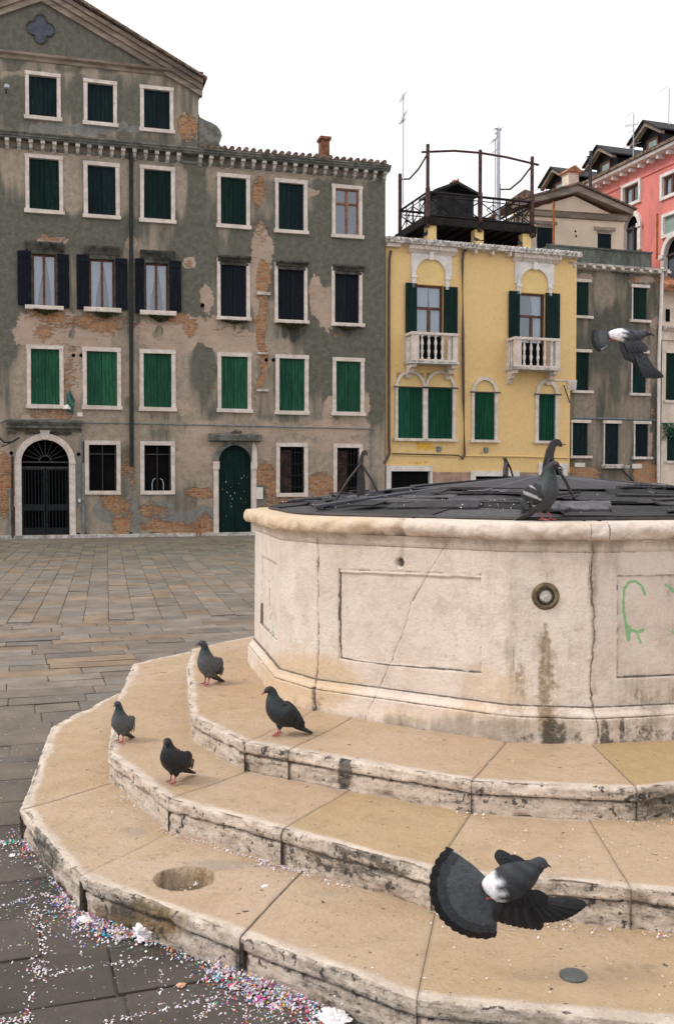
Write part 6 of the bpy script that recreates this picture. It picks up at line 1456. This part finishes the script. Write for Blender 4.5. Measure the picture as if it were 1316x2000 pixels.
Vp = V1_+V2_+V3_; Fp = F1_+[tuple(i+len(V1_) for i in f) for f in F2_]+[tuple(i+len(V1_)+len(V2_) for i in f) for f in F3_]
def pave_mat():
    t = NT('trachyte_slabs', .85, .18); c, *_ = t.attr('col')
    n = t.noise(3, 9, .68); n2 = t.noise(26, 7, .7); n3 = t.noise(.5, 4, .5)
    co = t.mix(1.0, c, t.mix(n, (.72, .72, .72), (1.30, 1.28, 1.25)), 'MULTIPLY')
    co = t.mix(t.step(n3, .35, .9, 0, .18), co, (.12, .125, .10))
    co = t.mix(t.step(n2, .7, 1, 0, .35), co, (.05, .048, .045)); co = t.mix(t.step(t.noise(60, 2, .5, raw=True), .72, .75, 0, .8), co, (.42, .39, .37))
    t.col(co); t.rough(t.step(n, .3, .7, .75, .95)); t.bump(t.math('ADD', n2, t.math('MULTIPLY', n, 1.5)), .5, .006); return t.m
pv_ = mesh_np('pavement', Vp, Fp, pave_mat(), None, None, fattr={'col': np.array(C1_+C2_+C3_)}); pv_['kind'] = 'structure'
# ================================================================== CONFETTI
CC = [(.80, .76, .78)]*13+[(.75, .58, .64)]*5+[(.62, .55, .70)]*3+[(.60, .05, .10)]*2+[(.14, .16, .50)]*2+[(.42, .28, .54)]*2+[(.75, .50, .06)]*2+[(.70, .20, .05)]*2+[(.05, .35, .20), (.08, .40, .50), (.30, .55, .75), (.65, .12, .40)]
V = []; F = []; CA = []
def bit(x, y, z, r, col=None, tilt=.35):
    r *= .88
    b = len(V); a0 = random.uniform(0, 6.28); nx, ny = random.gauss(0, tilt), random.gauss(0, tilt); asp = random.uniform(.6, 1)
    for k in range(6):
        a = a0+k*math.pi/3; dx, dy = r*math.cos(a), r*asp*math.sin(a); V.append((x+dx, y+dy, z+.002+abs(nx*r)*.6+nx*dx+ny*dy))
    F.append(tuple(range(b, b+6))); CA.append(col or random.choice(CC))
fo1 = offset_ring(R1, .01)
def foot(s): return ring_pt(fo1, np.array([s]))[0], (ring_pt(offset_ring(R1, .5), np.array([s]))[0]-ring_pt(fo1, np.array([s]))[0])/.49
dens = [(1.02, .9, 110), (1.2, 1.1, 150), (1.42, .5, 60), (1.62, .4, 60), (1.84, 1.0, 330), (1.95, .8, 220), (2.06, 1.2, 330), (2.12, 1.4, 430), (2.18, 1.2, 330), (2.27, .6, 60), (2.36, .5, 45), (2.44, .5, 45), (2.52, 1.8, 420), (2.60, 1.8, 520), (2.68, 1.8, 560), (2.76, 1.2, 300)]
for s0, wd, n in dens:
    for i in range(n):
        s_ = s0+random.gauss(0, .05 if s0 < 2 else .035); p, d = foot(s_); w = random.expovariate(1/(.020*wd+.008)); q = p+d*(w-.012)
        cl = random.random(); bit(q[0], q[1], .001+max(0, .016-w*.2)*random.random()*wd, random.uniform(.0028, .0058), None, .6)
for k in range(34):
    s_ = random.choice([1.05, 1.2, 1.85, 2.05, 2.1, 2.15, 2.18, 2.22, 2.5, 2.55, 2.6, 2.65, 2.7])+random.gauss(0, .02); p, d = foot(s_); w = random.uniform(.0, .09); cc = random.choice(CC[9:]) if random.random() < .75 else CC[0]; q0 = p+d*w
    for j in range(random.randint(8, 26)): q = q0+rng.normal(0, .009, 2); bit(q[0], q[1], random.random()*.012, random.uniform(.004, .007), cc, .6)
for i in range(520):
    s_ = random.uniform(.9, 3.1); p, d = foot(s_); w = random.expovariate(1/.30); q = p+d*w; bit(q[0], q[1], .001, random.uniform(.002, .0045), random.choice(CC[:18]) if random.random() < .75 else None, .15)
# trails along slab joints
def trail(p0, p1, n, w=.008):
    a, b = on_z(*p0, 0)[:2], on_z(*p1, 0)[:2]
    for i in range(int(n*.6)):
        t = random.random(); q = a+(b-a)*t+rng.normal(0, w*(.5+abs(math.sin(t*11+p0[0]))), 2); bit(q[0], q[1], .0, random.uniform(.0025, .005), random.choice(CC[:18]) if random.random() < .6 else None, .5)
trail((0, 1771), (100, 1743), 130); trail((70, 1765), (75, 1860), 420, .022); trail((95, 1905), (250, 1878), 130); trail((68, 1870), (55, 1998), 110, .01); trail((313, 1890), (313, 1968), 60, .006)
trail((205, 1998), (430, 1948), 200); trail((390, 1990), (425, 1955), 90, .01); trail((0, 1857), (65, 1842), 60); trail((0, 1998), (60, 1990), 120, .012); trail((480, 1990), (640, 1999), 400, .05); trail((240, 1885), (310, 1868), 60); trail((70, 1880), (90, 1915), 150, .02)
for k in range(420):
    x, y = random.uniform(-2.6, .2), random.uniform(3.0, 8.5); bit(x, y, .001, random.uniform(.002, .004)*(1+.25*(y > 5)), (.75, .72, .72), .1)
for k in range(900):
    th = random.uniform(0, 1); x = random.uniform(-6, 2.5); y = random.uniform(5.5, 13); bit(x, y, .001, random.uniform(.004, .012), (.42, .39, .36), .1)
# on the treads
def treadbits(Rg, h, sa, sb, n, w0=.012, white=.5):
    ro = offset_ring(Rg, .008); r2 = offset_ring(Rg, .4)
    for i in range(n):
        s_ = random.uniform(sa, sb); p = ring_pt(ro, np.array([s_]))[0]; d = (ring_pt(r2, np.array([s_]))[0]-p)/.39; q = p+d*random.expovariate(1/w0); bit(q[0], q[1], h+.004, random.uniform(.0025, .005), (.8, .76, .78) if random.random() < white else None, .5)
treadbits(R2, H1, 1.95, 2.75, 330, .012); treadbits(R2, H1, 3.0, 3.6, 110, .03); treadbits(R2, H1, 3.6, 4.1, 80, .02); treadbits(R2, H1, 1.3, 1.6, 30, .03); treadbits(R3, H2, 3.9, 4.3, 50, .02); treadbits(R3, H2, 2.95, 3.1, 30, .02); treadbits(R2, H1, 2.42, 2.52, 110, .018)
for i in range(60):
    q = on_z(random.uniform(500, 1310), random.uniform(1840, 1990), H1)[:2]; bit(q[0], q[1], H1+.005, random.uniform(.002, .0045), (.8, .76, .74), .2)
for i in range(50):
    q = on_z(random.uniform(950, 1310), random.uniform(1620, 1690), H2)[:2]; bit(q[0], q[1], H2+.006, random.uniform(.002, .0045), (.8, .76, .74), .2)
for i in range(16):
    q = on_z(random.uniform(930, 1230), random.uniform(1480, 1515), H3)[:2]; bit(q[0], q[1], H3+.006, random.uniform(.002, .004), (.8, .76, .74), .2)
for i in range(420):
    a, r = random.uniform(0, 6.28), HR*.8*random.random()**.7; cx, cy = HOLE[0]+.025, HOLE[1]-.03
    q = (cx+r*.55*math.cos(a), cy+r*.4*math.sin(a)); 
    if math.hypot(q[0]-HOLE[0], q[1]-HOLE[1]) < HR-.012: bit(q[0], q[1], H1-.069+random.random()*.018, random.uniform(.003, .007), random.choice(CC[:16]), .7)
for i in range(60):
    a, r = random.uniform(0, 6.28), (HR-.02)*random.random()**.5; bit(HOLE[0]+r*math.cos(a), HOLE[1]+r*math.sin(a), H1-.069, random.uniform(.003, .005), None, .3)
cf = mesh_np('confetti', V, F, vcolmat('paper_confetti', .8, .2, 20, .05, 0), None, None, fattr={'col': np.array(CA)}); tag(cf, 'multicoloured paper confetti drifted along the lowest step and the slab joints', 'confetti', kind='stuff')
def crumple(px, py, h, r, seed, label, flat=.6, col='paper'):
    p = on_z(px, py, h); n = 22; k = 14; V = []; F = []
    for j in range(k+1):
        ph = math.pi*j/k
        for i in range(n):
            th = 2*math.pi*i/n; d = np.array([math.sin(ph)*math.cos(th), math.sin(ph)*math.sin(th), math.cos(ph)])
            nn = float(abs(fbm(d[0]*1.7+seed, d[1]*1.7, d[2]*1.7, seed, 4)-.5)*2); rr = r*(.62+nn*1.3); V.append((d[0]*rr*1.25, d[1]*rr, max(-.0, d[2]*rr*flat+r*.28)))
    for j in range(k):
        for i in range(n): F.append((j*n+i, (j+1)*n+i, (j+1)*n+(i+1) % n, j*n+(i+1) % n))
    o = mesh_np('crumpled_paper', V, F, M[col]); o.location = (p[0], p[1], h+.001); o.rotation_euler = (0, 0, seed*.7); return tag(o, label, 'paper', 'crumpled papers along the lowest step')
M['bluepaper'] = simple('blue_white_paper', (.62, .68, .80), .3, 40, .8, bump=.2); M['orangepaper'] = simple('orange_paper', (.72, .40, .25), .25, 30, .8, bump=.2)
crumple(288, 1824, 0, .062, 3, 'largest crumpled white tissue among the confetti below the step', .55); crumple(256, 1794, 0, .042, 5, 'crumpled pale blue and white wrapper beside the large tissue', .7, 'bluepaper')
crumple(165, 1800, 0, .028, 8, 'small white paper scrap at the foot of the step corner', .4); crumple(25, 1673, 0, .014, 2, 'white paper scrap on the paving left of the step', .3)
crumple(355, 1927, 0, .014, 6, 'orange pink paper scrap lying alone on a dark slab', .3, 'orangepaper'); crumple(386, 1726, H1-.070, .026, 9, 'crumpled white paper inside the round hollow of the step', .6)
crumple(650, 1992, 0, .045, 12, 'white paper at the bottom edge beside the step', .35); crumple(518, 1733, H1, .011, 4, 'tiny white paper in the corner under the middle step', .5)
# ================================================================== PIGEONS
M['bird'] = vcolmat('pigeon_feathers', .55, .35, 60, .28, .35, .003); M['legs'] = simple('pigeon_red_legs', (.33, .075, .085), .2, 30, .6, bump=0); M['beak'] = simple('pigeon_dark_beak', (.03, .03, .03), .2, 30, .5, bump=0)
M['cere'] = simple('pigeon_white_cere', (.75, .72, .70), .1, 30, .6, bump=0); M['eye'] = simple('pigeon_orange_eye', (.55, .13, .02), .1, 30, .2, .6, bump=0); M['pupil'] = simple('pigeon_black_pupil', (.004, .004, .004), .1, 30, .15, .6, bump=0)
def crm(K, n):
    K = np.array(K, float); K = np.vstack([2*K[0]-K[1], K, 2*K[-1]-K[-2]]); out = []
    for i in range(1, len(K)-2):
        for t in np.linspace(0, 1, n, endpoint=(i == len(K)-3)):
            a, b, c, d = K[i-1:i+3]; out.append(.5*((2*b)+(-a+c)*t+(2*a-5*b+4*c-d)*t*t+(-a+3*b-3*c+d)*t**3))
    return np.array(out)
def loft(K, colfn, name, par, n=6, seg=18, hint=(0, 0, 1)):
    """K rows: x,y,z, half width, half height"""
    Q = crm(K, n); P = Q[:, :3]; T = np.gradient(P, axis=0); T /= np.linalg.norm(T, axis=1)[:, None]; V = []; F = []; CL = []
    for i, (p, t) in enumerate(zip(P, T)):
        side = np.cross(hint, t); side = side/max(1e-6, np.linalg.norm(side)); up = np.cross(t, side)
        for k in range(seg):
            a = 2*math.pi*k/seg; ca, sa = math.cos(a), math.sin(a); V.append(p+side*ca*max(.0008, Q[i, 3])+up*sa*max(.0008, Q[i, 4])); CL.append(colfn(i/(len(P)-1), sa, ca, V[-1]))
    for i in range(len(P)-1):
        for k in range(seg): F.append((i*seg+k, i*seg+(k+1) % seg, (i+1)*seg+(k+1) % seg, (i+1)*seg+k))
    return mesh_np(name, V, F, M['bird'], par, {'col': np.array(CL)}, smooth=True)
def feather(m, base, d, nrm, L, w, cfn, thick=.0012, curve=0.0, segs=7):
    """flat tapered feather; adds coloured faces to MB m"""
    base = Vector(base); d = Vector(d).normalized(); nrm = Vector(nrm).normalized(); sd = d.cross(nrm).normalized()
    prof = [(0, .35), (.2, .7), (.45, .95), (.7, 1.0), (.86, .92), (.96, .6), (1.0, .12)]
    T_ = []; 
    for t, ww in prof:
        c = base+d*(L*t)-nrm*(curve*L*t*t); T_.append((c-sd*w*ww*.5, c+nrm*thick, c+sd*w*ww*.5, c-nrm*thick*.4))
    b0 = len(m.v)
    for r_ in T_: m.v += [tuple(q) for q in r_]
    for i in range(len(prof)-1):
        m.col = cfn((prof[i][0]+prof[i+1][0])/2)
        for k in range(4): a = b0+i*4+k; b = b0+i*4+(k+1) % 4; m.f.append((a, b, b+4, a+4)); m.c.append(m.col)
def pigeon(px, py, h, heading, label, sc=1.0, up=1.0, head_turn=0.0, pal='grey', neck=1.0, head_down=0.0, at=None, marks=False):
    p = on_z(px, py, h) if at is None else at; o = thing('pigeon', label, 'pigeon', (p[0], p[1], h+.004), heading, 'pigeons on the steps and the well'); o.scale = (sc, sc, sc)
    g = {'grey': ((.085, .092, .098), (.012, .032, .034), (.040, .050, .068), (.11, .115, .118)), 'rim': ((.050, .056, .060), (.014, .022, .024), (.026, .031, .036), (.08, .083, .085)), 'dark': ((.014, .014, .016), (.010, .014, .016), (.016, .016, .018), (.020, .02, .022)), 'slate': ((.022, .028, .032), (.012, .026, .028), (.018, .022, .026), (.035, .04, .045))}[pal]
    Bup = np.array([(-.066, 0, .042, .012, .009), (-.056, 0, .058, .032, .024), (-.038, 0, .083, .052, .046), (-.014, 0, .116, .061, .056), (.004, 0, .154, .054, .052), (.012, 0, .190, .036, .037), (.014, 0, .217, .024, .026), (.018, 0, .238, .0195, .0205), (.028, 0, .253, .0185, .0180), (.043, 0, .255, .0135, .0135), (.054, 0, .249, .0050, .0050)])
    Bfl = np.array([(-.112, 0, .056, .014, .010), (-.090, 0, .070, .036, .026), (-.055, 0, .092, .058, .048), (-.014, 0, .116, .065, .061), (.022, 0, .146, .060, .059), (.040, 0, .180, .043, .044), (.046, 0, .204, .029, .031), (.050, 0, .222, .023, .025), (.062, 0, .235, .0205, .0200), (.078, 0, .234, .0140, .0140), (.090, 0, .228, .0050, .0050)])
    Kp = Bup*up+Bfl*(1-up); Kp[:, 2] -= .009; hd = Kp[7, :3].copy()
    if neck != 1:
        for i in range(5, 11): Kp[i, 2] -= (1-neck)*(.02*(i-4) if i < 7 else .055)
        hd = Kp[7, :3].copy()
    c_, s_ = math.cos(head_turn), math.sin(head_turn)
    for i in range(8, 11):
        v = Kp[i, :3]-hd; v = np.array([v[0]*c_-v[1]*s_, v[0]*s_+v[1]*c_, v[2]-abs(v[0])*head_down]); Kp[i, :3] = hd+v
    ct = {'b': g[0], 'n': g[1], 'h': g[2], 'v': g[3]}
    def cf_(t, sa, ca, P):
        b, n, hh = np.array(g[0]), np.array(g[1]), np.array(g[2]); k = sstep(.42, .62, t); c = b*(1-k)+n*k; k2 = sstep(.66, .74, t); c = c*(1-k2)+hh*k2
        ir = sstep(.50, .58, t)*sstep(.72, .62, t)*(.5+.5*math.sin(ca*5+t*30)); c = c+np.array([.012, .02, .012])*ir
        if pal == 'grey' and t < .2: c = c*1.25
        return tuple(c)
    body = loft(Kp, cf_, 'body', o, 6, 20, (0, 0, 1) if up < .5 else (-.6, 0, .8))
    hp = Kp[9, :3]; hdir = Kp[10, :3]-Kp[8, :3]; hdir /= np.linalg.norm(hdir); hdv = Vector(hdir); side = Vector((0, 0, 1)).cross(hdv).normalized()
    m = MB(); bp = Vector(Kp[10, :3])-hdv*.004; m.tube([bp, bp+hdv*.010+Vector((0, 0, -.0015)), bp+hdv*.020+Vector((0, 0, -.005))], [.0048, .0036, .0008], 8); m.build('beak', M['beak'], o)
    m = MB(); m.tube([bp-hdv*.001+Vector((0, 0, .003)), bp+hdv*.007+Vector((0, 0, .0026))], [.0046, .0026], 8); m.build('cere', M['cere'], o)
    for sg in (-1, 1):
        ec = Vector(Kp[9, :3])-hdv*.004+side*sg*.0118+Vector((0, 0, .003)); m = MB(); m.lathe(0, 0, 0, [(.0005, -.0042), (.003, -.003), (.0043, 0), (.003, .003), (.0005, .0042)], 10); e_ = m.build('eye', M['eye'], o, smooth=True); e_.location = ec
        m = MB(); m.lathe(0, 0, 0, [(.0004, -.0024), (.0021, -.001), (.0021, .001), (.0004, .0024)], 8); q = m.build('pupil', M['pupil'], e_, smooth=True); q.location = side*sg*.0029
    # wings: covert shell plus primaries
    ax = Vector(Kp[1, :3])-Vector(Kp[4, :3]); wa = ax.normalized()
    for sg in (-1, 1):
        sh = Vector(Kp[4, :3])+Vector((-.008, sg*.040, .004)); mid_ = Vector(Kp[3, :3])+Vector((-.018, sg*(Kp[3, 3]-.004), .012)); lo = Vector(Kp[2, :3])+Vector((-.022, sg*(Kp[2, 3]-.008), .014)); tip = Vector(Kp[0, :3])+Vector((-.036, sg*.014, .014))
        rows = [tuple(sh)+(.012, .010), tuple(sh.lerp(mid_, .5))+(.014, .034), tuple(mid_)+(.013, .046), tuple(lo)+(.012, .042), tuple(lo.lerp(tip, .55))+(.007, .022), tuple(tip)+(.003, .006)]
        dk = {'rim': (.03, .034, .04), 'grey': (.065, .073, .085), 'dark': (.011, .011, .013), 'slate': (.014, .018, .021)}[pal]
        def wc(t, sa, ca, P, dk=dk):
            c = np.array(dk); bar = pal == 'grey' and (.55 < t < .62 or .70 < t < .77); 
            if bar: c = np.array([.015, .015, .018])
            if t > .82: c = np.array([.016, .016, .018])
            if marks: c = np.array([.40, .39, .40]) if math.sin(t*30+sa*2.6) > .72 and .3 < t < .8 else np.array([.02, .02, .024])
            c = c*(1+.35*math.sin(t*60+sa*3)*(.3 if pal != 'dark' else .5)); return tuple(np.clip(c, .004, 1))
        w_ = loft(rows, wc, 'wing', o, 6, 16, (-wa.z, 0, wa.x) if True else (0, 0, 1))
        m = MB()
        for i in range(6):
            b_ = lo.lerp(tip, .1+.10*i)+Vector((0, sg*.003, -.004*i+.004)); dd_ = (tip-lo).normalized()+Vector((0, -sg*.03*i, -.02*i))
            feather(m, b_, dd_, (0, sg, .3), (tip-b_).length+.012*(i/5), .016, lambda t: (.013, .013, .016) if pal != 'grey' else (.03, .032, .038))
        m.build('primary_feathers', M['bird'], w_)
        m = MB(); cax = (tip-sh).normalized(); upv = Vector((0, 0, 1))-cax*cax.z; upv.normalize()
        for rr_q in range(5):
            cen = sh.lerp(lo, .08+.24*rr_q) if rr_q < 4 else lo.lerp(tip, .12)
            for cq in range(5):
                off_ = (cq-2)*.0145*(1-.1*rr_q); outw = .0135*math.sqrt(max(0, 1-(off_/.046)**2))+.001*rr_q
                base_ = cen+upv*off_+Vector((0, sg*outw, 0)); kk = random.uniform(.75, 1.3); edgec = (rr_q, cq)
                cc_ = tuple(float(q)*kk for q in dk); bar_ = pal in ('grey', 'rim') and rr_q in (3,)
                lite = marks and random.random() < .28 and rr_q in (1, 2, 3)
                feather(m, base_, cax-Vector((0, sg*.10, 0)), (0, sg, .25), .034, .019, (lambda t, cc_=cc_, bar_=bar_, lite=lite: (.34, .34, .35) if lite and t > .3 else ((.014, .014, .017) if bar_ and t > .4 else (tuple(q*(.62 if t > .8 else 1.0) for q in cc_)))), .0009, .02)
        m.build('covert_feathers', M['bird'], w_)
    m = MB(); tb = Vector(Kp[0, :3]); td = (Vector(Kp[0, :3])-Vector(Kp[2, :3])).normalized(); td = (td+Vector((-.42, 0, .20))*(up)+Vector((-.2, 0, .0))).normalized()
    for i in range(9):
        a = (i-4)/4; d_ = (td+Vector((0, a*.14, 0))).normalized(); nn = Vector((0, 0, 1))-td*td.z
        feather(m, tb-td*.03+Vector((0, a*.008, abs(a)*-.002)), d_, nn, .110-abs(a)*.006, .018, lambda t: g[2] if t < .8 else (.008, .008, .01), .0015)
    m.build('tail', M['bird'], o)
    t1_ = tb+td*.03; t2_ = tb+td*.085; t0_ = Vector(Kp[1, :3])
    loft([tuple(t0_)+(.020, .018), tuple(tb)+(.022, .017), tuple(t1_)+(.021, .013), tuple(t2_)+(.020, .006)], lambda t, a, b_, P: tuple(np.array(g[3])*(.55 if pal != 'dark' else 1)), 'tail_coverts', o, 5, 12, (0, 0, 1) if up < .5 else (-.6, 0, .8))
    hipz = max(.045, Kp[3, 2]-Kp[3, 4]-.002)
    for sg in (-1, 1):
        hx = -.010+.008*sg; fx = .002+.010*sg
        m = MB(); m.tube([(hx, sg*.020, hipz+.015), (hx+.002, sg*.020, hipz-.012), (fx-.004, sg*.021, .030), (fx, sg*.021, .008)], [.011, .0065, .0034, .0030], 8)
        for an in (-.55, 0, .55, math.pi): L = .028 if an != math.pi else .015; m.tube([(fx, sg*.021, .006), (fx+L*.55*math.cos(an), sg*.021+L*.55*math.sin(an), .0055), (fx+L*math.cos(an), sg*.021+L*math.sin(an), .0018)], [.0036, .0028, .0016], 6)
        m.build('leg', M['legs'], o)
        m = MB(); m.tube([(hx-.002, sg*.020, hipz+.026), (hx, sg*.020, hipz+.006), (hx+.001, sg*.020, hipz-.010)], [.026, .020, .009], 8); m.c = []; m.col = None
        m.c = [tuple(float(q) for q in g[0])]*len(m.f); m.build('thigh', M['bird'], o, smooth=True)
    return o
nin2 = -tn_
PG = [pigeon(404, 1338, H3, R(-124), 'grey pigeon on the top step, furthest left behind the others', 1.06, .95, R(-35), 'grey'),
      pigeon(236, 1450, H2, R(-108), 'slim grey pigeon with blue head standing at the left corner of the middle step', .86, .95, R(-10), 'grey'),
      pigeon(338, 1530, H2, R(-118), 'hunched black pigeon fluffed up at the edge of the middle step', .90, .30, R(20), 'dark', .95, .4),
      pigeon(545, 1437, H3, R(-168), 'dark slate pigeon in profile facing left on the top step beside the well', .98, .45, 0, 'slate', 1.0, .25),
      pigeon(1063, 1014, HR1, R(-32), 'large grey pigeon standing on the well rim with patterned wing', 1.10, .9, R(10), 'rim', 1.0, at=(tp[0]+nin2[0]*.03, tp[1]+nin2[1]*.03, HR1), marks=True)]
# pale markings on the wing of the rim pigeon
# far pigeons on the yellow roof
def small_pigeon(px, py, fac, yo, rz, label):
    u_, z_ = fac.uz(px, py, yo); P = fac.world(u_, yo, z_); o = thing('pigeon', label, 'pigeon', tuple(P), rz, 'pigeons resting on the roofs')
    K_ = [(-.15, 0, .06, .012, .008), (-.08, 0, .08, .035, .025), (0, 0, .10, .055, .05), (.05, 0, .14, .045, .045), (.075, 0, .19, .024, .024), (.085, 0, .215, .02, .02), (.11, 0, .22, .006, .006)]
    loft(K_, lambda t, a, b, P: (.03, .032, .036), 'body', o, 4, 10)
    m = MB()
    for sg in (-.02, .02): m.tube([(0, sg, .06), (0, sg, -.01)], .006, 5)
    m.build('leg', M['legs'], o); m = MB(); m.box(-.24, -.12, -.025, .025, .03, .06); m.build('tail', M['beak'], o)
    m = MB()
    for sg in (-1, 1): m.prism([(-.13, .07), (.05, .12), (.04, .17), (-.04, .14)], sg*.05-.006, sg*.05+.006)
    m.build('wing', M['beak'], o)
small_pigeon(831, 464, Yh, .1, R(-60), 'small dark pigeon on the yellow house eaves under the corner post of the roof terrace'); small_pigeon(930, 474, Yh, .1, R(150), 'small dark pigeon on the eaves by the middle yellow pillar')
small_pigeon(1015, 481, Yh, .1, R(-120), 'small dark pigeon on the eaves by the right yellow pillar'); small_pigeon(890, 361, Yh, 2.2, R(20), 'small pigeon on the ridge of the dark roof hatch')
# flying pigeons: traced in their own view plane, with depth
def flyer(px, py, depth, label, bodyK, tail, wings, white, pal):
    p = at_y(px, py, depth); s = p[1]/FPX; o = thing('pigeon', label, 'pigeon', tuple(p), 0, 'pigeons in flight')
    K_ = [(x*s, yd*s, z*s, w*s, hh*s) for x, z, yd, w, hh in bodyK]
    dk = np.array(pal[0]); hd = np.array(pal[1])
    def cf_(t, sa, ca, P):
        c = dk*(1+.3*math.sin(t*40+ca*4)); w = sstep(white[0]-.03, white[0]+.03, t)*sstep(white[1]+.03, white[1]-.03, t+.03*math.sin(ca*9)); c = c*(1-w)+np.array([.80, .79, .82])*w
        k = sstep(.75, .85, t); return tuple(c*(1-k)+hd*k)
    loft(K_, cf_, 'body', o, 6, 18, (0, -1, 0))
    b = K_[-1]; pb = K_[-2]; d_ = Vector((b[0]-pb[0], b[1]-pb[1], b[2]-pb[2])).normalized(); bp = Vector(b[:3])
    m = MB(); m.tube([bp-d_*.003, bp+d_*.009, bp+d_*.018+Vector((0, 0, -.004))], [.0045, .0035, .001], 7); m.build('beak', M['beak'], o)
    hp = Vector(pb[:3]); m = MB(); m.lathe(0, 0, 0, [(.0005, -.004), (.004, 0), (.0005, .004)], 8); e = m.build('eye', M['eye'], o, smooth=True); e.location = hp+Vector((0, -pb[3]*.92, .002))
    m = MB(); (ax, az, ay), a0, a1, L, n, w = tail
    for i in range(n):
        t = i/(n-1); a = R(a0+(a1-a0)*t); LL = L*(.93+.07*math.sin(math.pi*t))
        edge = i in (0, n-1); wq = w*(.42 if edge else 1)
        feather(m, (ax*s, (ay+(-1)**i*.8+3*abs(t-.5))*s, az*s), (math.cos(a), .12, math.sin(a)), (0, -1, 0), LL*s, wq*s, (lambda t_: ((.42, .43, .46) if t_ < .82 else (.010, .010, .012))) if edge else (lambda t_: (.075, .085, .098) if t_ < .72 else ((.04, .045, .052) if t_ < .8 else (.010, .011, .013))), .0012, .05)
    m.build('tail', M['bird'], o)
    for W_ in wings:
        m = MB()
        for (bx, bz, by, a, L, w, yd, cl) in W_:
            a = R(a); feather(m, (bx*s, by*s, bz*s), (math.cos(a), yd, math.sin(a)), (.1, -1, .1), L*s, w*s, lambda t_, cl=cl: tuple(q*(1.15-.5*t_) for q in cl), .0012, .12)
        m.build('wing', M['bird'], o)
    m = MB()
    for sx in (-3, 4): m.tube([((bodyK[2][0]-6+sx)*s, bodyK[2][2]*s, (bodyK[2][1]-bodyK[2][4]+4)*s), ((bodyK[2][0]-22+sx)*s, bodyK[2][2]*s+.01, (bodyK[2][1]-bodyK[2][4]-2)*s)], .003, 5)
    m.build('leg', M['legs'], o)
    return o
D1, D2, D3 = (.014, .015, .018), (.028, .031, .036), (.045, .05, .058)
wr = [(8+7*i, 8-1.5*i, 2+i*.8, -98+4.5*i, 62+2.2*i, 24, .10, D1 if i % 2 else D2) for i in range(8)]+[(62+3.0*i, 6-.8*i, 6-i, -62+6.0*i, 66+2.2*i, 21, -.05, D2 if i % 2 else D1) for i in range(10)]+[(20+9*i, 24-1*i, -8, -85+8*i, 40, 26, .0, D1) for i in range(6)]
wl = [(58-3*i, 54+.6*i, 18+2*i, 190-5*i, 46, 26, .30, D2 if i % 2 else D1) for i in range(7)]+[(66-2*i, 60, 12, 182-5*i, 38, 24, .2, D1) for i in range(5)]
flyer(975, 1755, 2.95, 'large pigeon taking off low over the steps with fanned tail and white rump', [(-34, 16, 4, 6, 6), (-22, 22, 2, 20, 18), (0, 26, 0, 33, 27), (28, 34, 6, 35, 30), (55, 45, 14, 28, 25), (74, 55, 20, 17, 16), (86, 60, 24, 14, 13.5), (98, 56, 28, 6, 6)],
      ((-18, 20, 6), 140, 276, 122, 17, 40), [wr, wl], (.08, .28), (D2, (.03, .036, .05)))
wb = [(-6+5*i, 22-1.5*i, 1+i*.4, -62+1.5*i, 38+2.5*i, 13, .02, D3 if i % 2 else D2) for i in range(8)]+[(26+1.2*i, -6-.8*i, 2, -60+3.2*i, 46+1.5*i, 10, .0, D3 if i % 2 else D2) for i in range(9)]+[(4+6*i, 28-1*i, -4, -62+4*i, 28, 13, 0, D3) for i in range(5)]
wb2 = [(14+3*i, 42, 6+i, 160-6*i, 26, 9, .5, D2) for i in range(5)]
flyer(1215, 690, 4.5, 'pigeon in flight with a hanging wing in front of the small grey house', [(-28, 36, 4, 4, 3), (-18, 37, 3, 9, 6), (0, 36, 2, 13, 9), (20, 33, 3, 13, 11), (34, 35, 5, 10, 9), (43, 39, 6, 7, 6.5), (52, 40, 7, 5.5, 5.5), (58, 38, 8, 2, 2)],
      ((-10, 36, 5), 168, 222, 50, 12, 14), [wb, wb2], (.04, .30), (D3, (.03, .036, .05)))
